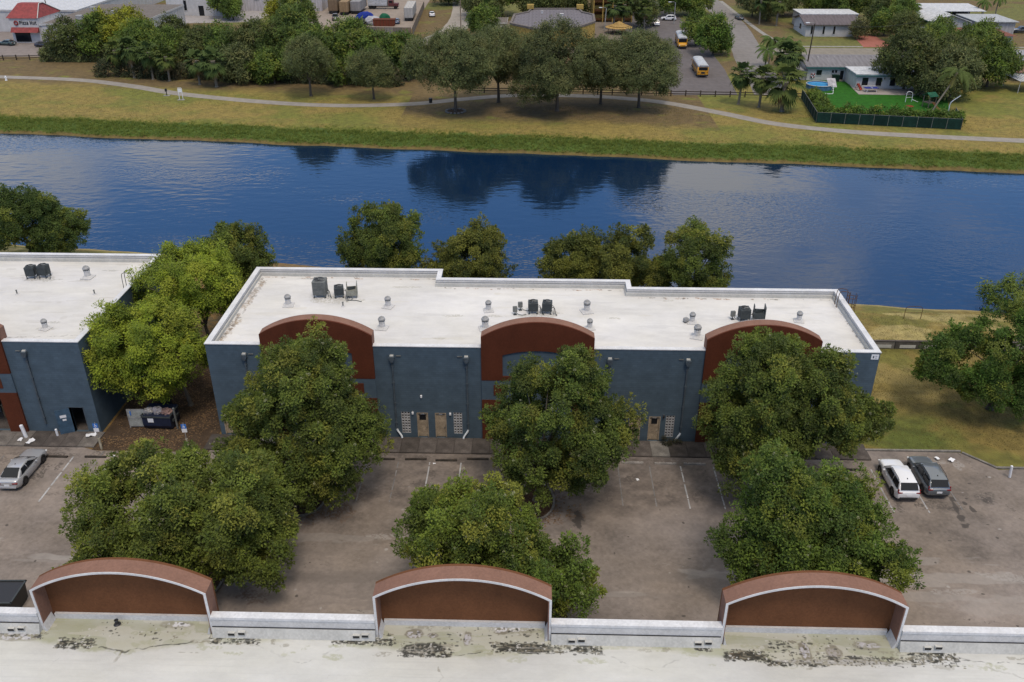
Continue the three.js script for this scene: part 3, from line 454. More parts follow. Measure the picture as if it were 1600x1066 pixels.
// --- the near warehouse: only the rear of its front parapet and a strip of roof are in view
{
  const NR = 7.9, top = 9.1, zi = -33.16, zo = -33.5, zf = -34.32;
  const g = thing('warehouse', 'near warehouse roof with stained white membrane and the hollow backs of three red arches', 'warehouse', [0, 0, -20], 0, 'arched warehouses', true);
  const img = roofImg(2048, 512, -34, 32, -34.4, -24, 90, [0.525, 0.525, 0.495]), r = rng(77);
  const ink = [0.028, 0.028, 0.022], moss = [0.33, 0.335, 0.215], lilac = [0.47, 0.46, 0.47], brown = [0.12, 0.09, 0.055], soil = [0.20, 0.18, 0.13], bays = [-21.3, -3.45, 14.6];
  // ponding film along the wall, paler and yellower in front of the arches
  img.paint(-34, 32, -34.4, -31, (x, z) => { const e = -32.3 + 0.9 * (fbm(x * 0.35, 4.4, 4) - 0.5) - 0.45 * Math.cos((x - bays[0]) / 18 * 2 * Math.PI) * -1; return [...(n2(x * 0.7, z * 2) > 0.5 ? moss : [0.42, 0.41, 0.31]), 0.8 * (1 - sstep(e - 0.35, e + 0.05, z + 0.25 * (fbm(x * 3, z * 3, 3) - 0.5))) * (0.55 + 0.7 * fbm(x * 1.3 + 4, z * 2.1, 4))]; });
  for (let i = 0; i < 150; i++) img.blot(-33 + 64 * r(), -34 + 2.2 * r(), 0.15 + 0.8 * r(), 0.05 + 0.22 * r(), r() < 0.4 ? soil : moss, 0.35 + 0.25 * r(), 0.95, 0.2);
  const dried = (x0, x1, z0, z1, c, edge = ink, a = 0.9, grain = 0.1) => { const x = (x0 + x1) / 2, z = (z0 + z1) / 2, rx = (x1 - x0) / 2, rz = (z1 - z0) / 2; img.blot(x, z, rx * 1.10, rz * 1.24, edge, a, 0.42); img.blot(x, z, rx * 0.95, rz * 0.88, c, 0.95, 0.42, grain); };
  const algae = (x0, x1, z0, z1, n = 60) => { for (let i = 0; i < n; i++) { const x = mix(x0, x1, r()), z = mix(z0, z1, r()); img.blot(x, z, 0.06 + 0.22 * r(), 0.03 + 0.09 * r(), r() < 0.75 ? ink : soil, 0.6 + 0.35 * r(), 0.9, 0.22); } };
  dried(-28.6, -25.6, -33.1, -32.4, lilac, soil, 0.7); algae(-28.4, -25.6, -33.1, -32.7, 26);
  algae(-24.6, -22.8, -32.6, -32.0); algae(-16.7, -14.3, -33.2, -32.55, 90); algae(-10.2, -8.2, -33.3, -32.7, 80); algae(-8.2, -7.1, -33.0, -32.6, 26);
  dried(-19.9, -18.0, -34.0, -33.5, [0.62, 0.62, 0.62], soil, 0.5); dried(-6.7, -4.2, -32.8, -32.0, [0.30, 0.285, 0.24], ink, 0.95); algae(-4.9, -4.0, -32.5, -32.0, 40); algae(-6.5, -4.2, -32.12, -31.95, 30);
  dried(-6.5, -5.6, -33.75, -33.1, lilac, soil); dried(-5.4, -4.8, -33.55, -33.2, lilac, soil); dried(-3.5, -3.0, -33.6, -32.7, lilac, soil, 0.9, 0.2); dried(-1.9, -0.9, -34.0, -33.6, lilac, soil); dried(-2.4, 0.4, -34.1, -33.7, [0.58, 0.57, 0.56], soil, 0.4);
  dried(-1.9, 1.6, -32.9, -32.35, [0.22, 0.20, 0.15], ink, 0.9, 0.2); algae(-1.9, 1.7, -32.95, -32.35, 120); algae(1.6, 2.9, -33.5, -32.45, 110); algae(2.6, 3.8, -32.9, -32.4, 60); dried(1.9, 2.5, -33.5, -33.1, lilac, soil);
  algae(8.6, 9.4, -33.2, -32.75, 40); dried(10.1, 12.2, -32.75, -32.12, brown, ink, 0.95, 0.2); algae(10.2, 12.2, -32.75, -32.1, 80);
  dried(14.0, 14.6, -33.5, -32.2, lilac, soil); dried(15.4, 16.2, -33.2, -32.3, [0.36, 0.34, 0.31], soil, 0.8, 0.2); algae(12.2, 15.1, -32.2, -31.85, 80); algae(15.1, 19.6, -32.55, -32.1, 100); dried(12.3, 19.4, -32.35, -31.98, [0.40, 0.39, 0.36], soil, 0.6, 0.2); algae(19.6, 21.9, -32.9, -32.25, 130); algae(12.6, 14, -33.6, -32.7, 18); dried(17, 18.4, -33.6, -33, lilac, soil, 0.6, 0.2);
  img.line([[-22.4, -32.1], [-21.1, -31.85], [-19.6, -32.2], [-18.3, -32.45], [-16.3, -32.95]], 0.07, ink, 0.75, 0.12); img.line([[-21.1, -31.9], [-21.2, -31.2]], 0.09, soil, 0.5, 0.1);
  for (const [a, b, c] of [[-15.0, -11.6, -9.4], [2.9, 6.2, 8.8], [22, 25, 28]]) img.line([[a, -32.7], [b, -31.3], [c, -32.6]], 0.05, [0.36, 0.355, 0.33], 0.7, 0.15);
  img.line([[-4.2, -32], [-2.8, -32.2], [-1.9, -32.5]], 0.05, ink, 0.7, 0.12); img.line([[-4.6, -31.2], [-4.3, -30.7], [-4.7, -30.2]], 0.05, soil, 0.6, 0.2); img.line([[21.8, -32.5], [24, -32.3], [29, -32.4]], 0.04, ink, 0.6, 0.15);
  for (let i = 0; i < 40; i++) { const x = -33 + 64 * r(), z = -31.6 + 6 * r(); img.line([[x, z], [x + 0.5 * (r() - 0.5), z + 0.8 * r()], [x + 0.9 * (r() - 0.5), z + 1.4 * r()]], 0.02, [0.38, 0.375, 0.36], 0.5, 0.15); }
  for (const [a, b, c, d, n] of [[-28.6, -25.6, -33.2, -32.5, 60], [-24.8, -22.6, -32.7, -32.0, 90], [-16.9, -14.2, -33.3, -32.5, 120], [-10.4, -7.0, -33.4, -32.6, 140], [-6.8, -4.0, -32.9, -31.95, 70], [-2.0, 4.0, -33.1, -32.3, 190], [8.5, 9.6, -33.3, -32.7, 60], [10, 12.3, -32.85, -32.05, 70], [12.2, 22.2, -32.6, -31.9, 240], [12.4, 17.8, -33.9, -32.6, 90], [-24, -18.5, -33.9, -32.6, 60], [-6, 0.5, -34.1, -32.7, 80]]) for (let i = 0; i < n; i++) img.blot(mix(a, b, r()), mix(c, d, r()), 0.03 + 0.12 * r() * r(), 0.02 + 0.06 * r(), r() < 0.6 ? ink : r() < 0.5 ? soil : [0.55, 0.54, 0.5], 0.75, 0.9);
  img.paint(-34, 32, -34.4, -24, (x, z) => [0.44, 0.44, 0.41, 0.32 * sstep(0.62, 0.9, n2(x * 0.35 + 4, z * 16)) * sstep(0.4, 0.6, fbm(x * 0.2 + 3, z * 0.8, 3))]);
  const roofM = new THREE.MeshStandardMaterial({ map: img.texture(), roughness: 0.7, bumpMap: grainBump, bumpScale: 0.008 });
  // the roof runs out into each arch bay
  const edge = [[-60, -10], [60, -10], [60, zi - 0.02]]; for (const c of [...bays].reverse()) edge.push([c + 4.35, zi - 0.02], [c + 4.35, zf + 0.2], [c - 4.35, zf + 0.2], [c - 4.35, zi - 0.02]); edge.push([-60, zi - 0.02]);
  mesh('roof', slab(edge, NR - 0.25, NR), roofM, g);
  mesh('wall', [span(-60, 60, 0, NR - 0.26, zo, zo + 0.3), span(-60, -59.7, 0, NR - 0.26, zo + 0.301, -10), span(59.7, 60, 0, NR - 0.26, zo + 0.301, -10), span(-60, 60, 0, NR - 0.26, -10, -9.7)], mats.blueWall, g);
  const cuts = [-60, ...bays.flatMap(c => [c - 4.62, c + 4.62]), 60];
  for (let i = 0; i < cuts.length; i += 2) {
    const a = cuts[i], b = cuts[i + 1], p = mesh('parapet', span(a, b, NR - 0.255, top - 0.001, zo, zi), mats.flashWhite, g);
    mesh('parapet_cap', [span(a - 0.02, b + 0.02, top, top + 0.06, zo - 0.05, zi + 0.05), span(a - 0.02, b + 0.02, top - 0.1, top - 0.001, zi + 0.002, zi + 0.05)], mats.capWhite, p);
    mesh('flashing_strip', span(a, b, NR + 0.56, NR + 0.595, zi + 0.002, zi + 0.05), mats.black, p);
    mesh('base_flashing', plate([[0, NR + 0.002], [0.26, NR + 0.002], [0.06, NR + 0.55], [0, NR + 0.55]], 0, b - a).rotateY(-Math.PI / 2).translate(b, 0, 0).applyMatrix4(new THREE.Matrix4().makeScale(1, 1, 1)).rotateY(0).translate(0, 0, zi + 0.002), mats.dirtyWhite, p);
  }
  for (const [x, y] of [[-27.4, 0.3], [-26.85, 0.36], [-15.65, 0.3], [-15.1, 0.36], [-9.05, 0.3], [-8.58, 0.36], [2.23, 0.3], [2.74, 0.36], [8.8, 0.3], [9.32, 0.36], [20.6, 0.3], [21.15, 0.36]]) {
    const w = 0.17, h = 0.085, z0 = zi + 0.09, z1 = zi + 0.27, yy = NR + y - 0.03, s = mesh('scupper', [span(x - w - 0.012, x + w + 0.012, yy + h, yy + h + 0.012, z0, z1), span(x - w - 0.012, x + w + 0.012, yy - h - 0.012, yy - h, z0, z1), span(x - w - 0.012, x - w, yy - h, yy + h, z0, z1), span(x + w, x + w + 0.012, yy - h, yy + h, z0, z1)], mats.dirtyWhite, g);
    mesh('opening', span(x - w, x + w, yy - h, yy + h, z0, z1 - 0.006), mats.dark, s);
  }
  { const v = mesh('plumbing_vent', [cyl(0.1, 0.1, 0.3, -22.1, NR + 0.15, -33.7, 10), cyl(0.2, 0.12, 0.08, -22.1, NR + 0.04, -33.7, 10)], mats.black, g); mesh('rim', new THREE.TorusGeometry(0.1, 0.02, 6, 12).rotateX(Math.PI / 2).translate(-22.1, NR + 0.3, -33.7), mats.acDark, v); }
  for (const c of bays) {
    const h = archHead(g, c - 4.6, c + 4.6, NR - 0.25, 10.72, 12.08, zf, 1.08, -1);
    mesh('kerb', [span(c - 4.3, c + 4.3, NR + 0.002, NR + 0.36, zf + 0.165, zf + 0.3), plate([[0, NR + 0.002], [0.16, NR + 0.002], [0, NR + 0.5]], 0, 0.9).translate(c - 4.43, 0, zf + 0.3), plate([[0, NR + 0.002], [0, NR + 0.5], [-0.16, NR + 0.002]], 0, 0.9).translate(c + 4.43, 0, zf + 0.3)], mats.flashWhite, h);
    mesh('pier', [span(c - 4.6, c - 3.2, 0, NR - 0.26, zf, zo - 0.002), span(c + 3.2, c + 4.6, 0, NR - 0.26, zf, zo - 0.002), span(c - 3.2, c + 3.2, 4.1, NR - 0.26, zf, zo - 0.002)], mats.redStucco, h);
  }
}
// ------------------------------------------------------------------ things on the roofs
{
  const v0 = thing('roof_vent', '', 'roof vent', [0, 0, 0], 0, 'capped roof vents');
  mesh('pitch_pan', [box(0.95, 0.07, 0.95, 0, 0.035, 0), new THREE.CylinderGeometry(0.3, 0.52, 0.16, 4).rotateY(Math.PI / 4).translate(0, 0.15, 0)], mats.flashWhite, v0);
  mesh('pipe', [cyl(0.26, 0.24, 0.62, 0, 0.4, 0, 14), cyl(0.27, 0.27, 0.05, 0, 0.62, 0, 14)], mats.flashWhite, v0);
  const c = mesh('cap', new THREE.LatheGeometry([[0.0, 1.12], [0.08, 1.11], [0.2, 1.04], [0.29, 0.92], [0.31, 0.82], [0.27, 0.80], [0.2, 0.8], [0.2, 0.7], [0.001, 0.7]].map(p => new THREE.Vector2(...p)).reverse(), 14), mats.galv, v0);
  const bl = []; for (let i = 0; i < 10; i++) { const a = i / 10 * 2 * Math.PI; bl.push(box(0.03, 0.13, 0.03, 0.26 * Math.cos(a), 0.755, 0.26 * Math.sin(a), -a)); } mesh('louvre', bl, mats.acDark, c);
  const spots = [[-22.2, -71.3, 'vent left of the tall condenser on the long roof'], [-13.1, -71.2, 'vent right of the condensers on the long roof, rear one of a pair'], [-13.0, -67.1, 'vent near the left red arch, front one of a pair'], [-4.0, -70.7, 'vent left of the twin condensers on the middle roof'], [4.8, -70.7, 'vent right of the twin condensers on the middle roof'], [13.9, -68.9, 'vent with a small box beside it on the right roof'], [13.9, -66.2, 'vent close behind the right red arch, front of the box-side vent'], [23.3, -69.4, 'vent alone near the right end of the long roof'], [-4.1, -67.2, 'vent half hidden by the left shoulder of the middle arch'], [4.9, -67.5, 'vent half hidden by the right shoulder of the middle arch'], [-43.1, -76.8, 'vent in the middle of the left-edge warehouse roof'], [-42.0, -66.2, 'vent near the front of the left-edge warehouse roof']];
  spots.forEach(([x, z, l], i) => { const label = 'white ' + l; if (i === 0) { v0.position.set(x, RY, z); v0.userData.label = label; v0.rotation.y = 0.1; } else { const k = copyOf(v0, label, [x, RY, z], 0.3 * Math.sin(i * 5)); k.scale.setScalar(1 + 0.12 * Math.sin(i * 3.3)); } });
  const b = thing('junction_box', 'small grey box on the roof beside a white vent', 'box', [13.35, RY, -68.9], 0.5); mesh('body', rbox(0.4, 0.34, 0.34, 0.04, 0, 0.27, 0), mats.galv, b); mesh('stand', [box(0.06, 0.12, 0.3, -0.12, 0.06, 0), box(0.06, 0.12, 0.3, 0.12, 0.06, 0)], mats.acDark, b);
  for (const [x, z, l] of [[-48.0, -72.9, 'short grey pipe stub left on the left-edge roof'], [-40.8, -73.1, 'short grey pipe stub right on the left-edge roof'], [-17.2, -71.2, 'small grey pipe stub in front of the tall condenser']]) { const s = thing('pipe_stub', l, 'pipe', [x, RY, z], 0, 'pipe stubs on the roofs'); mesh('pipe', [cyl(0.06, 0.06, 0.42, 0, 0.21, 0, 8), cyl(0.1, 0.03, 0.06, 0, 0.45, 0, 8)], mats.acGrey, s); mesh('boot', cyl(0.2, 0.08, 0.1, 0, 0.05, 0, 10), mats.flashWhite, s); }
}
// an air-conditioning condenser: louvred cabinet, fan ring with blades, legs
function condenser(label, x, z, w, h, m, turn = 0, group = 'rooftop condensers', dMul = 1) {
  const g = thing('condenser', label, 'air conditioner', [x, RY, z], turn, group), lg = 0.28, d = w * dMul;
  const body = mesh('cabinet', rbox(w, h, d, 0.04, 0, lg + h / 2, 0), m, g), lv = [];
  for (let i = 0; i < 9; i++) { const y = lg + 0.1 + (h - 0.25) * i / 8; for (const s of [-1, 1]) lv.push(box(w * 0.86, 0.02, 0.012, 0, y, s * (d / 2 + 0.006)), box(0.012, 0.02, d * 0.86, s * (w / 2 + 0.006), y, 0)); }
  mesh('louvre', lv, mats.acDark, body);
  mesh('fan_opening', cyl(Math.min(w, d) * 0.4, Math.min(w, d) * 0.4, 0.02, 0, lg + h + 0.006, 0, 20), mats.dark, body);
  mesh('fan_ring', new THREE.TorusGeometry(Math.min(w, d) * 0.41, 0.035, 6, 20).rotateX(Math.PI / 2).translate(0, lg + h + 0.03, 0), m, body);
  const bl = [cyl(0.09, 0.09, 0.05, 0, lg + h + 0.035, 0, 10)]; for (let i = 0; i < 3; i++) bl.push(new THREE.BoxGeometry(Math.min(w, d) * 0.33, 0.015, 0.14).rotateX(0.5).translate(Math.min(w, d) * 0.2, 0, 0).rotateY(i * 2.1).translate(0, lg + h + 0.03, 0)); mesh('fan', bl, mats.acGrey, body);
  for (const sx of [-1, 1]) for (const sz of [-1, 1]) mesh('leg', [box(0.06, lg, 0.06, sx * w * 0.42, lg / 2, sz * d * 0.42), box(0.16, 0.03, 0.16, sx * w * 0.42, 0.015, sz * d * 0.42)], mats.acDark, g);
  mesh('line_set', [tube([[w / 2 + 0.02, lg + 0.3, 0.1], [w / 2 + 0.25, lg + 0.25, 0.15], [w / 2 + 0.35, 0.15, 0.3], [w / 2 + 0.5, 0.06, 0.6]], 0.035, 6), tube([[w / 2 + 0.02, lg + 0.45, 0.0], [w / 2 + 0.2, lg + 0.4, 0.2], [w / 2 + 0.22, 0.1, 0.5]], 0.025, 6)], mats.acDark, g);
  return g;
}
condenser('tall grey condenser with a round fan, left of its cluster on the long roof', -19.7, -73.4, 1.2, 1.35, mats.acGrey, 0.02);
condenser('small dark condenser between the tall grey one and the beige unit', -17.95, -73.3, 0.85, 0.75, mats.acDark, 0.2);
condenser('left of the twin dark condensers behind the middle red arch', 0.0, -70.5, 0.85, 0.8, mats.acDark, 0.05);
condenser('right of the twin dark condensers behind the middle red arch', 1.25, -70.5, 0.85, 0.8, mats.acDark, -0.1);
condenser('dark louvred condenser behind the right red arch', 18.5, -69.5, 0.9, 0.9, mats.acDark, 0.1);
condenser('left dark condenser of the pair on the left-edge roof', -48.5, -76.7, 0.85, 0.9, mats.acDark, 0.1);
condenser('right dark condenser of the pair on the left-edge roof', -47.35, -76.9, 0.85, 0.95, mats.acDark, -0.15);
// units with their side panels open: tray, coil and an upright panel
function openUnit(label, x, z, m, turn) {
  const g = thing('air_handler', label, 'air conditioner', [x, RY, z], turn, 'opened rooftop units');
  mesh('cabinet', [box(0.95, 0.5, 0.85, 0, 0.55, 0), box(0.9, 0.12, 0.1, 0, 0.86, -0.36)], m, g); mesh('panel', [box(0.06, 1.15, 0.9, 0.5, 0.87, 0), box(0.06, 0.9, 0.5, -0.42, 0.95, -0.15)], m, g); mesh('coil', box(0.7, 0.3, 0.06, 0, 0.95, 0.1, 0.3), mats.acDark, g);
  for (const sx of [-1, 1]) for (const sz of [-1, 1]) mesh('leg', box(0.05, 0.3, 0.05, sx * 0.4, 0.15, sz * 0.35), mats.acDark, g);
  mesh('conduit', [tube([[-0.4, 0.4, 0.45], [-0.6, 0.2, 0.6], [-0.2, 0.06, 0.8], [0.4, 0.05, 0.9], [0.9, 0.05, 1.2]], 0.035, 6), tube([[0.1, 0.3, 0.44], [0.0, 0.08, 0.7], [-0.5, 0.05, 0.9]], 0.03, 6)], mats.acGrey, g);
}
openUnit('beige opened roof unit with a raised panel, right of the small dark condenser', -16.75, -73.2, mats.acBeige, 0.15);
openUnit('dark opened roof unit with a raised panel near the right red arch', 19.75, -69.5, mats.acDark, -0.1);
for (const [x, z, l] of [[-1.15, -70.9, 'small grey disconnect box left of the twin condensers, rear one'], [-1.6, -70.0, 'small grey disconnect box left of the twin condensers, front one'], [17.55, -69.6, 'small grey disconnect box left of the louvred condenser']]) {
  const g = thing('disconnect_box', l, 'box', [x, RY, z], 0.2, 'disconnect boxes on the roof'); mesh('body', rbox(0.4, 0.5, 0.25, 0.03, 0, 0.55, 0), mats.acGrey, g); mesh('post', [bar([0, 0, 0], [0, 0.31, 0], 0.04), box(0.3, 0.03, 0.3, 0, 0.015, 0)], mats.acDark, g); mesh('conduit', tube([[0.1, 0.32, 0], [0.2, 0.1, 0.1], [0.6, 0.05, 0.3], [1.0, 0.05, 0.2]], 0.03, 6), mats.acGrey, g);
}
// caged ladders up the end walls; out = +1 stands off towards +x
function ladder(label, x, z, m, y1, out) {
  const g = thing('ladder', label, 'ladder', [x, 0, z], out > 0 ? 0 : Math.PI, 'caged wall ladders');
  mesh('rail', [bar([0.2, 0.25, -0.25], [0.2, y1, -0.25], 0.035), bar([0.2, 0.25, 0.25], [0.2, y1, 0.25], 0.035), tube([[0.2, y1, -0.25], [0.1, y1 + 0.3, -0.3], [-0.7, y1 + 0.3, -0.3], [-0.8, PT - 0.5, -0.3]], 0.03, 6), tube([[0.2, y1, 0.25], [0.1, y1 + 0.3, 0.3], [-0.7, y1 + 0.3, 0.3], [-0.8, PT - 0.5, 0.3]], 0.03, 6)], m, g);
  const rungs = []; for (let y = 0.5; y < y1 - 0.1; y += 0.3) rungs.push(bar([0.2, y, -0.25], [0.2, y, 0.25], 0.018)); mesh('rung', rungs, m, g);
  const hoops = []; for (let y = 2.6; y <= y1; y += 0.85) hoops.push(tube([[0.2, y, -0.3], [0.5, y, -0.42], [0.88, y, -0.25], [0.95, y, 0], [0.88, y, 0.25], [0.5, y, 0.42], [0.2, y, 0.3]], 0.028, 5)); for (const [a, b] of [[0.5, -0.42], [0.93, -0.15], [0.93, 0.15], [0.5, 0.42]]) hoops.push(bar([a, 2.6, b], [a, y1, b], 0.022)); mesh('cage', hoops, m, g);
  const br = []; for (const y of [1, 4, 7]) for (const s of [-1, 1]) br.push(bar([0.02, y, s * 0.25], [0.2, y, s * 0.25], 0.025)); mesh('bracket', br, m, g);
}
ladder('black caged ladder on the end wall of the left-edge warehouse', -37.44, -74, mats.acDark, 9.9, 1);
ladder('rust-brown caged ladder at the right end of the long warehouse', 28.07, -72.2, mats.rust, 9.7, 1);

// ------------------------------------------------------------------ the lot
{
  const w0 = thing('wheel_stop', '', 'wheel stop', [0, 0, 0], 0, 'concrete wheel stops');
  const body = plate([[-0.11, 0], [0.11, 0], [0.09, 0.1], [0.06, 0.13], [-0.06, 0.13], [-0.09, 0.1]], 0, 1.8).translate(0, 0, -0.9).rotateY(Math.PI / 2);
  mesh('block', body, mats.concrete, w0); mesh('pin', [cyl(0.03, 0.03, 0.02, -0.6, 0.14, 0, 8), cyl(0.03, 0.03, 0.02, 0.6, 0.14, 0, 8)], mats.rust, w0);
  const dark = M(0.075, 0.065, 0.055, { roughness: 0.95 }), pale = M(0.46, 0.43, 0.40, { roughness: 0.95 });
  const list = [[-12.25, -59.5, dark, 'blackened wheel stop, leftmost before the left pair of doors'], [-9.6, -59.55, dark, 'blackened wheel stop below the door with a window'], [-7.05, -59.45, dark, 'blackened wheel stop below the blank door, third from the left pair of doors'], [-4.45, -59.7, dark, 'blackened wheel stop beside the middle tree, fourth of its row'], [8.4, -59.55, pale, 'pale wheel stop below the right pair of doors, left one'], [11.1, -59.5, pale, 'pale wheel stop below the right pair of doors, middle one'], [13.5, -59.5, pale, 'pale wheel stop half under the right tree'], [26.5, -59.05, dark, 'dark wheel stop under the tree left of the white car'], [-39.65, -59.1, dark, 'dark wheel stop right of the silver sedan'], [-36.4, -59.15, dark, 'dark wheel stop near the left sign post']];
  list.forEach(([x, z, m, l], i) => { const k = i ? copyOf(w0, l, [x, 0.013, z], 0.02 * Math.sin(i * 7)) : w0; if (!i) { w0.position.set(x, 0.013, z); w0.userData.label = l; } k.children[0].material = m; });
}
function treeIsland(x, z, rx, rz, label) {
  const n = 28, o = [], i_ = []; for (let k = 0; k < n; k++) { const a = k / n * 2 * Math.PI; o.push([x + rx * Math.cos(a), z + rz * Math.sin(a)]); i_.push([x + (rx - 0.16) * Math.cos(a), z + (rz - 0.16) * Math.sin(a)]); }
  const g = thing('tree_island', label, 'planter', [x, 0, z], 0, 'kerbed tree islands', true);
  mesh('kerb', slab(o, 0, 0.15, [i_]), mats.concrete, g); mesh('mulch', slab(i_, 0, 0.09), mats.mulch, g);
}
treeIsland(-17.6, -54.3, 1.7, 2.3, 'kerbed oval bed of mulch at the foot of the left door-side tree'); treeIsland(0.4, -54.4, 1.5, 2.3, 'kerbed oval bed of mulch at the foot of the middle door-side tree'); treeIsland(20.6, -56.4, 1.6, 2.3, 'kerbed oval bed of mulch at the foot of the right door-side tree');
treeIsland(-23, -44.9, 1.8, 2.2, 'kerbed bed of mulch under the large left tree of the near row'); treeIsland(-3.3, -44.8, 1.5, 2, 'kerbed bed of mulch under the middle tree of the near row'); treeIsland(18.5, -45.2, 1.6, 2.1, 'kerbed bed of mulch under the right tree of the near row'); treeIsland(1.8, -42.4, 0.9, 0.9, 'small kerbed bed of mulch under the smallest lot tree');
for (const [x, z, l] of [[-36.4, -60.3, 'blue and white disabled parking sign on a cream post, left one'], [-29.0, -60.4, 'blue and white disabled parking sign on a cream post, right one']]) {
  const g = thing('sign_post', l, 'sign', [x, 0, z], 0.08, 'disabled parking signs');
  mesh('post_sleeve', cyl(0.1, 0.1, 1.15, 0, 0.575, 0, 10), mats.cream, g); mesh('pole', bar([0, 1.15, 0], [0, 2.75, -0.02], 0.035, 0.03), mats.galv, g);
  const s = mesh('sign_plate', box(0.42, 0.44, 0.02, 0, 2.42, 0.03), mats.signBlue, g); mesh('sign_text', box(0.42, 0.36, 0.02, 0, 2.005, 0.032), mats.signWhite, g);
  mesh('symbol', [new THREE.TorusGeometry(0.085, 0.018, 5, 14).translate(0.0, 2.36, 0.045), box(0.03, 0.15, 0.012, -0.02, 2.47, 0.046), cyl(0.03, 0.03, 0.012, 0, 0, 0, 8).rotateX(Math.PI / 2).translate(-0.02, 2.575, 0.046), box(0.12, 0.03, 0.012, 0.04, 2.42, 0.046)], mats.signWhite, s);
}
for (const [x, z, h, m, l, tilt] of [[-43.6, -61.75, 1.25, mats.signWhite, 'tall leaning white bollard before the dark bay', 0.12], [-41.0, -62.05, 0.7, mats.signWhite, 'short white bollard at the foot of the left downspout', 0.02], [38.7, -58.4, 1.1, mats.signWhite, 'thin white marker post on the lawn by the kerb', 0.1]]) {
  const g = thing('bollard', l, 'bollard', [x, 0.05, z]); mesh('post', [bar([0, 0, 0], [-tilt * h, h, 0], h > 1.2 ? 0.15 : 0.1, h > 1.2 ? 0.15 : 0.1, 12)], m, g); mesh('cap', new THREE.SphereGeometry(h > 1.2 ? 0.15 : 0.1, 10, 5, 0, 6.3, 0, 1.57).scale(1, 0.5, 1).translate(-tilt * h, h, 0), m, g);
}
// dumpster with its gate leaf
{
  const g = thing('dumpster', 'dark blue dumpster heaped with rubbish between the two blue warehouses', 'dumpster', [-32.6, 0.02, -64.1], -0.03, undefined);
  const navy = M(0.012, 0.022, 0.06, { roughness: 0.6 });
  mesh('body', plate([[-0.85, 0.15], [0.75, 0.15], [0.95, 0.5], [0.95, 1.35], [-0.85, 1.65]], 0, 2.5).rotateY(-Math.PI / 2).translate(1.25, 0, 0), navy, g);
  mesh('rim', [box(2.62, 0.1, 0.1, 0, 1.38, 0.95), box(0.1, 0.1, 1.8, -1.28, 1.5, 0.05), box(0.1, 0.1, 1.8, 1.28, 1.5, 0.05)], mats.acDark, g);
  mesh('fork_pocket', [box(0.12, 0.2, 1.2, -1.32, 0.85, 0), box(0.12, 0.2, 1.2, 1.32, 0.85, 0)], mats.acDark, g); mesh('sticker', box(0.5, 0.4, 0.012, -0.5, 1.05, 0.96), mats.signWhite, g);
  const lid = mesh('lid', new THREE.BoxGeometry(1.2, 0.05, 1.7).rotateX(-1.25).translate(0.0, 2.1, -1.1), mats.black, g);
  for (const sx of [-1, 1]) for (const sz of [-0.6, 0.55]) mesh('caster', cyl(0.09, 0.09, 0.06, 0, 0, 0, 10).rotateZ(Math.PI / 2).translate(sx * 1.1, 0.09, sz), mats.black, g);
  const junk = [[-0.9, 0.25, 0.5, 0.35, M(0.62, 0.6, 0.58), 'crumpled white rubbish bag on the left of the dumpster'], [-0.1, 0.2, 0.55, 0.4, M(0.66, 0.6, 0.6), 'large pale rubbish bag in the middle of the dumpster'], [0.7, 0.25, 0.6, 0.3, M(0.5, 0.32, 0.28), 'reddish rubbish bag on the right of the dumpster']];
  junk.forEach(([x, z, s, h, m, l], i) => { const q = new THREE.IcosahedronGeometry(0.5, 2), p = q.attributes.position, r = rng(i + 60); const bump = new Map(); for (let k = 0; k < p.count; k++) { const key = [p.getX(k), p.getY(k), p.getZ(k)].map(v => v.toFixed(3)).join(); if (!bump.has(key)) bump.set(key, 0.75 + 0.45 * r()); const f = bump.get(key); p.setXYZ(k, p.getX(k) * f * s * 1.7, p.getY(k) * f * h * 2, p.getZ(k) * f * s * 1.4); } q.computeVertexNormals(); const b = mesh('rubbish_bag', q, m); tag(b, l, 'rubbish bag', 'rubbish in the dumpster'); b.position.set(-32.6 + x, 1.58, -64.1 + z); });
  const f = thing('enclosure_gate', 'pale metal enclosure panel left of the dark blue dumpster', 'gate', [-34.5, 0.02, -63.55], 0.05);
  mesh('frame', [box(1.45, 0.08, 0.06, 0, 0.2, 0), box(1.45, 0.08, 0.06, 0, 1.05, 0), box(1.45, 0.08, 0.06, 0, 1.9, 0), box(0.08, 1.94, 0.07, -0.72, 0.97, 0), box(0.08, 1.94, 0.07, 0.72, 0.97, 0)], mats.galv, f);
  mesh('sheet', [box(1.36, 0.78, 0.03, 0, 0.625, 0), box(1.36, 0.78, 0.03, 0, 1.475, 0)], M(0.50, 0.52, 0.48), f); mesh('latch', box(0.1, 0.4, 0.05, -0.45, 1.55, 0.04), mats.signBlue, f);
  const post = thing('gate_post', 'grey steel post at the right side of the dumpster', 'post', [-31.05, 0.02, -63.5]); mesh('shaft', bar([0, 0, 0], [-0.03, 2.1, -0.02], 0.09, 0.09, 10), mats.acGrey, post); mesh('cap', cyl(0.11, 0.06, 0.08, -0.03, 2.14, -0.02, 10), mats.acGrey, post);
}
{ // black skip whose top shows over the near parapet
  const g = thing('dumpster', 'black open-topped dumpster at the left edge behind the near parapet', 'dumpster', [-34.9, 0.014, -42.2], 0.03); mesh('body', plate([[-1.1, 0.1], [1.0, 0.1], [1.15, 1.5], [-1.15, 1.5]], -1.0, 1.0), mats.black, g); mesh('rim', [box(2.5, 0.1, 0.1, 0, 1.52, 1.02), box(2.5, 0.1, 0.1, 0, 1.52, -1.02), box(0.1, 0.1, 2.1, 1.2, 1.52, 0), box(0.1, 0.1, 2.1, -1.2, 1.52, 0)], mats.acDark, g); for (const s of [-1, 1]) mesh('fork_pocket', box(1.4, 0.18, 0.12, 0, 0.9, s * 1.06), mats.acDark, g);
}
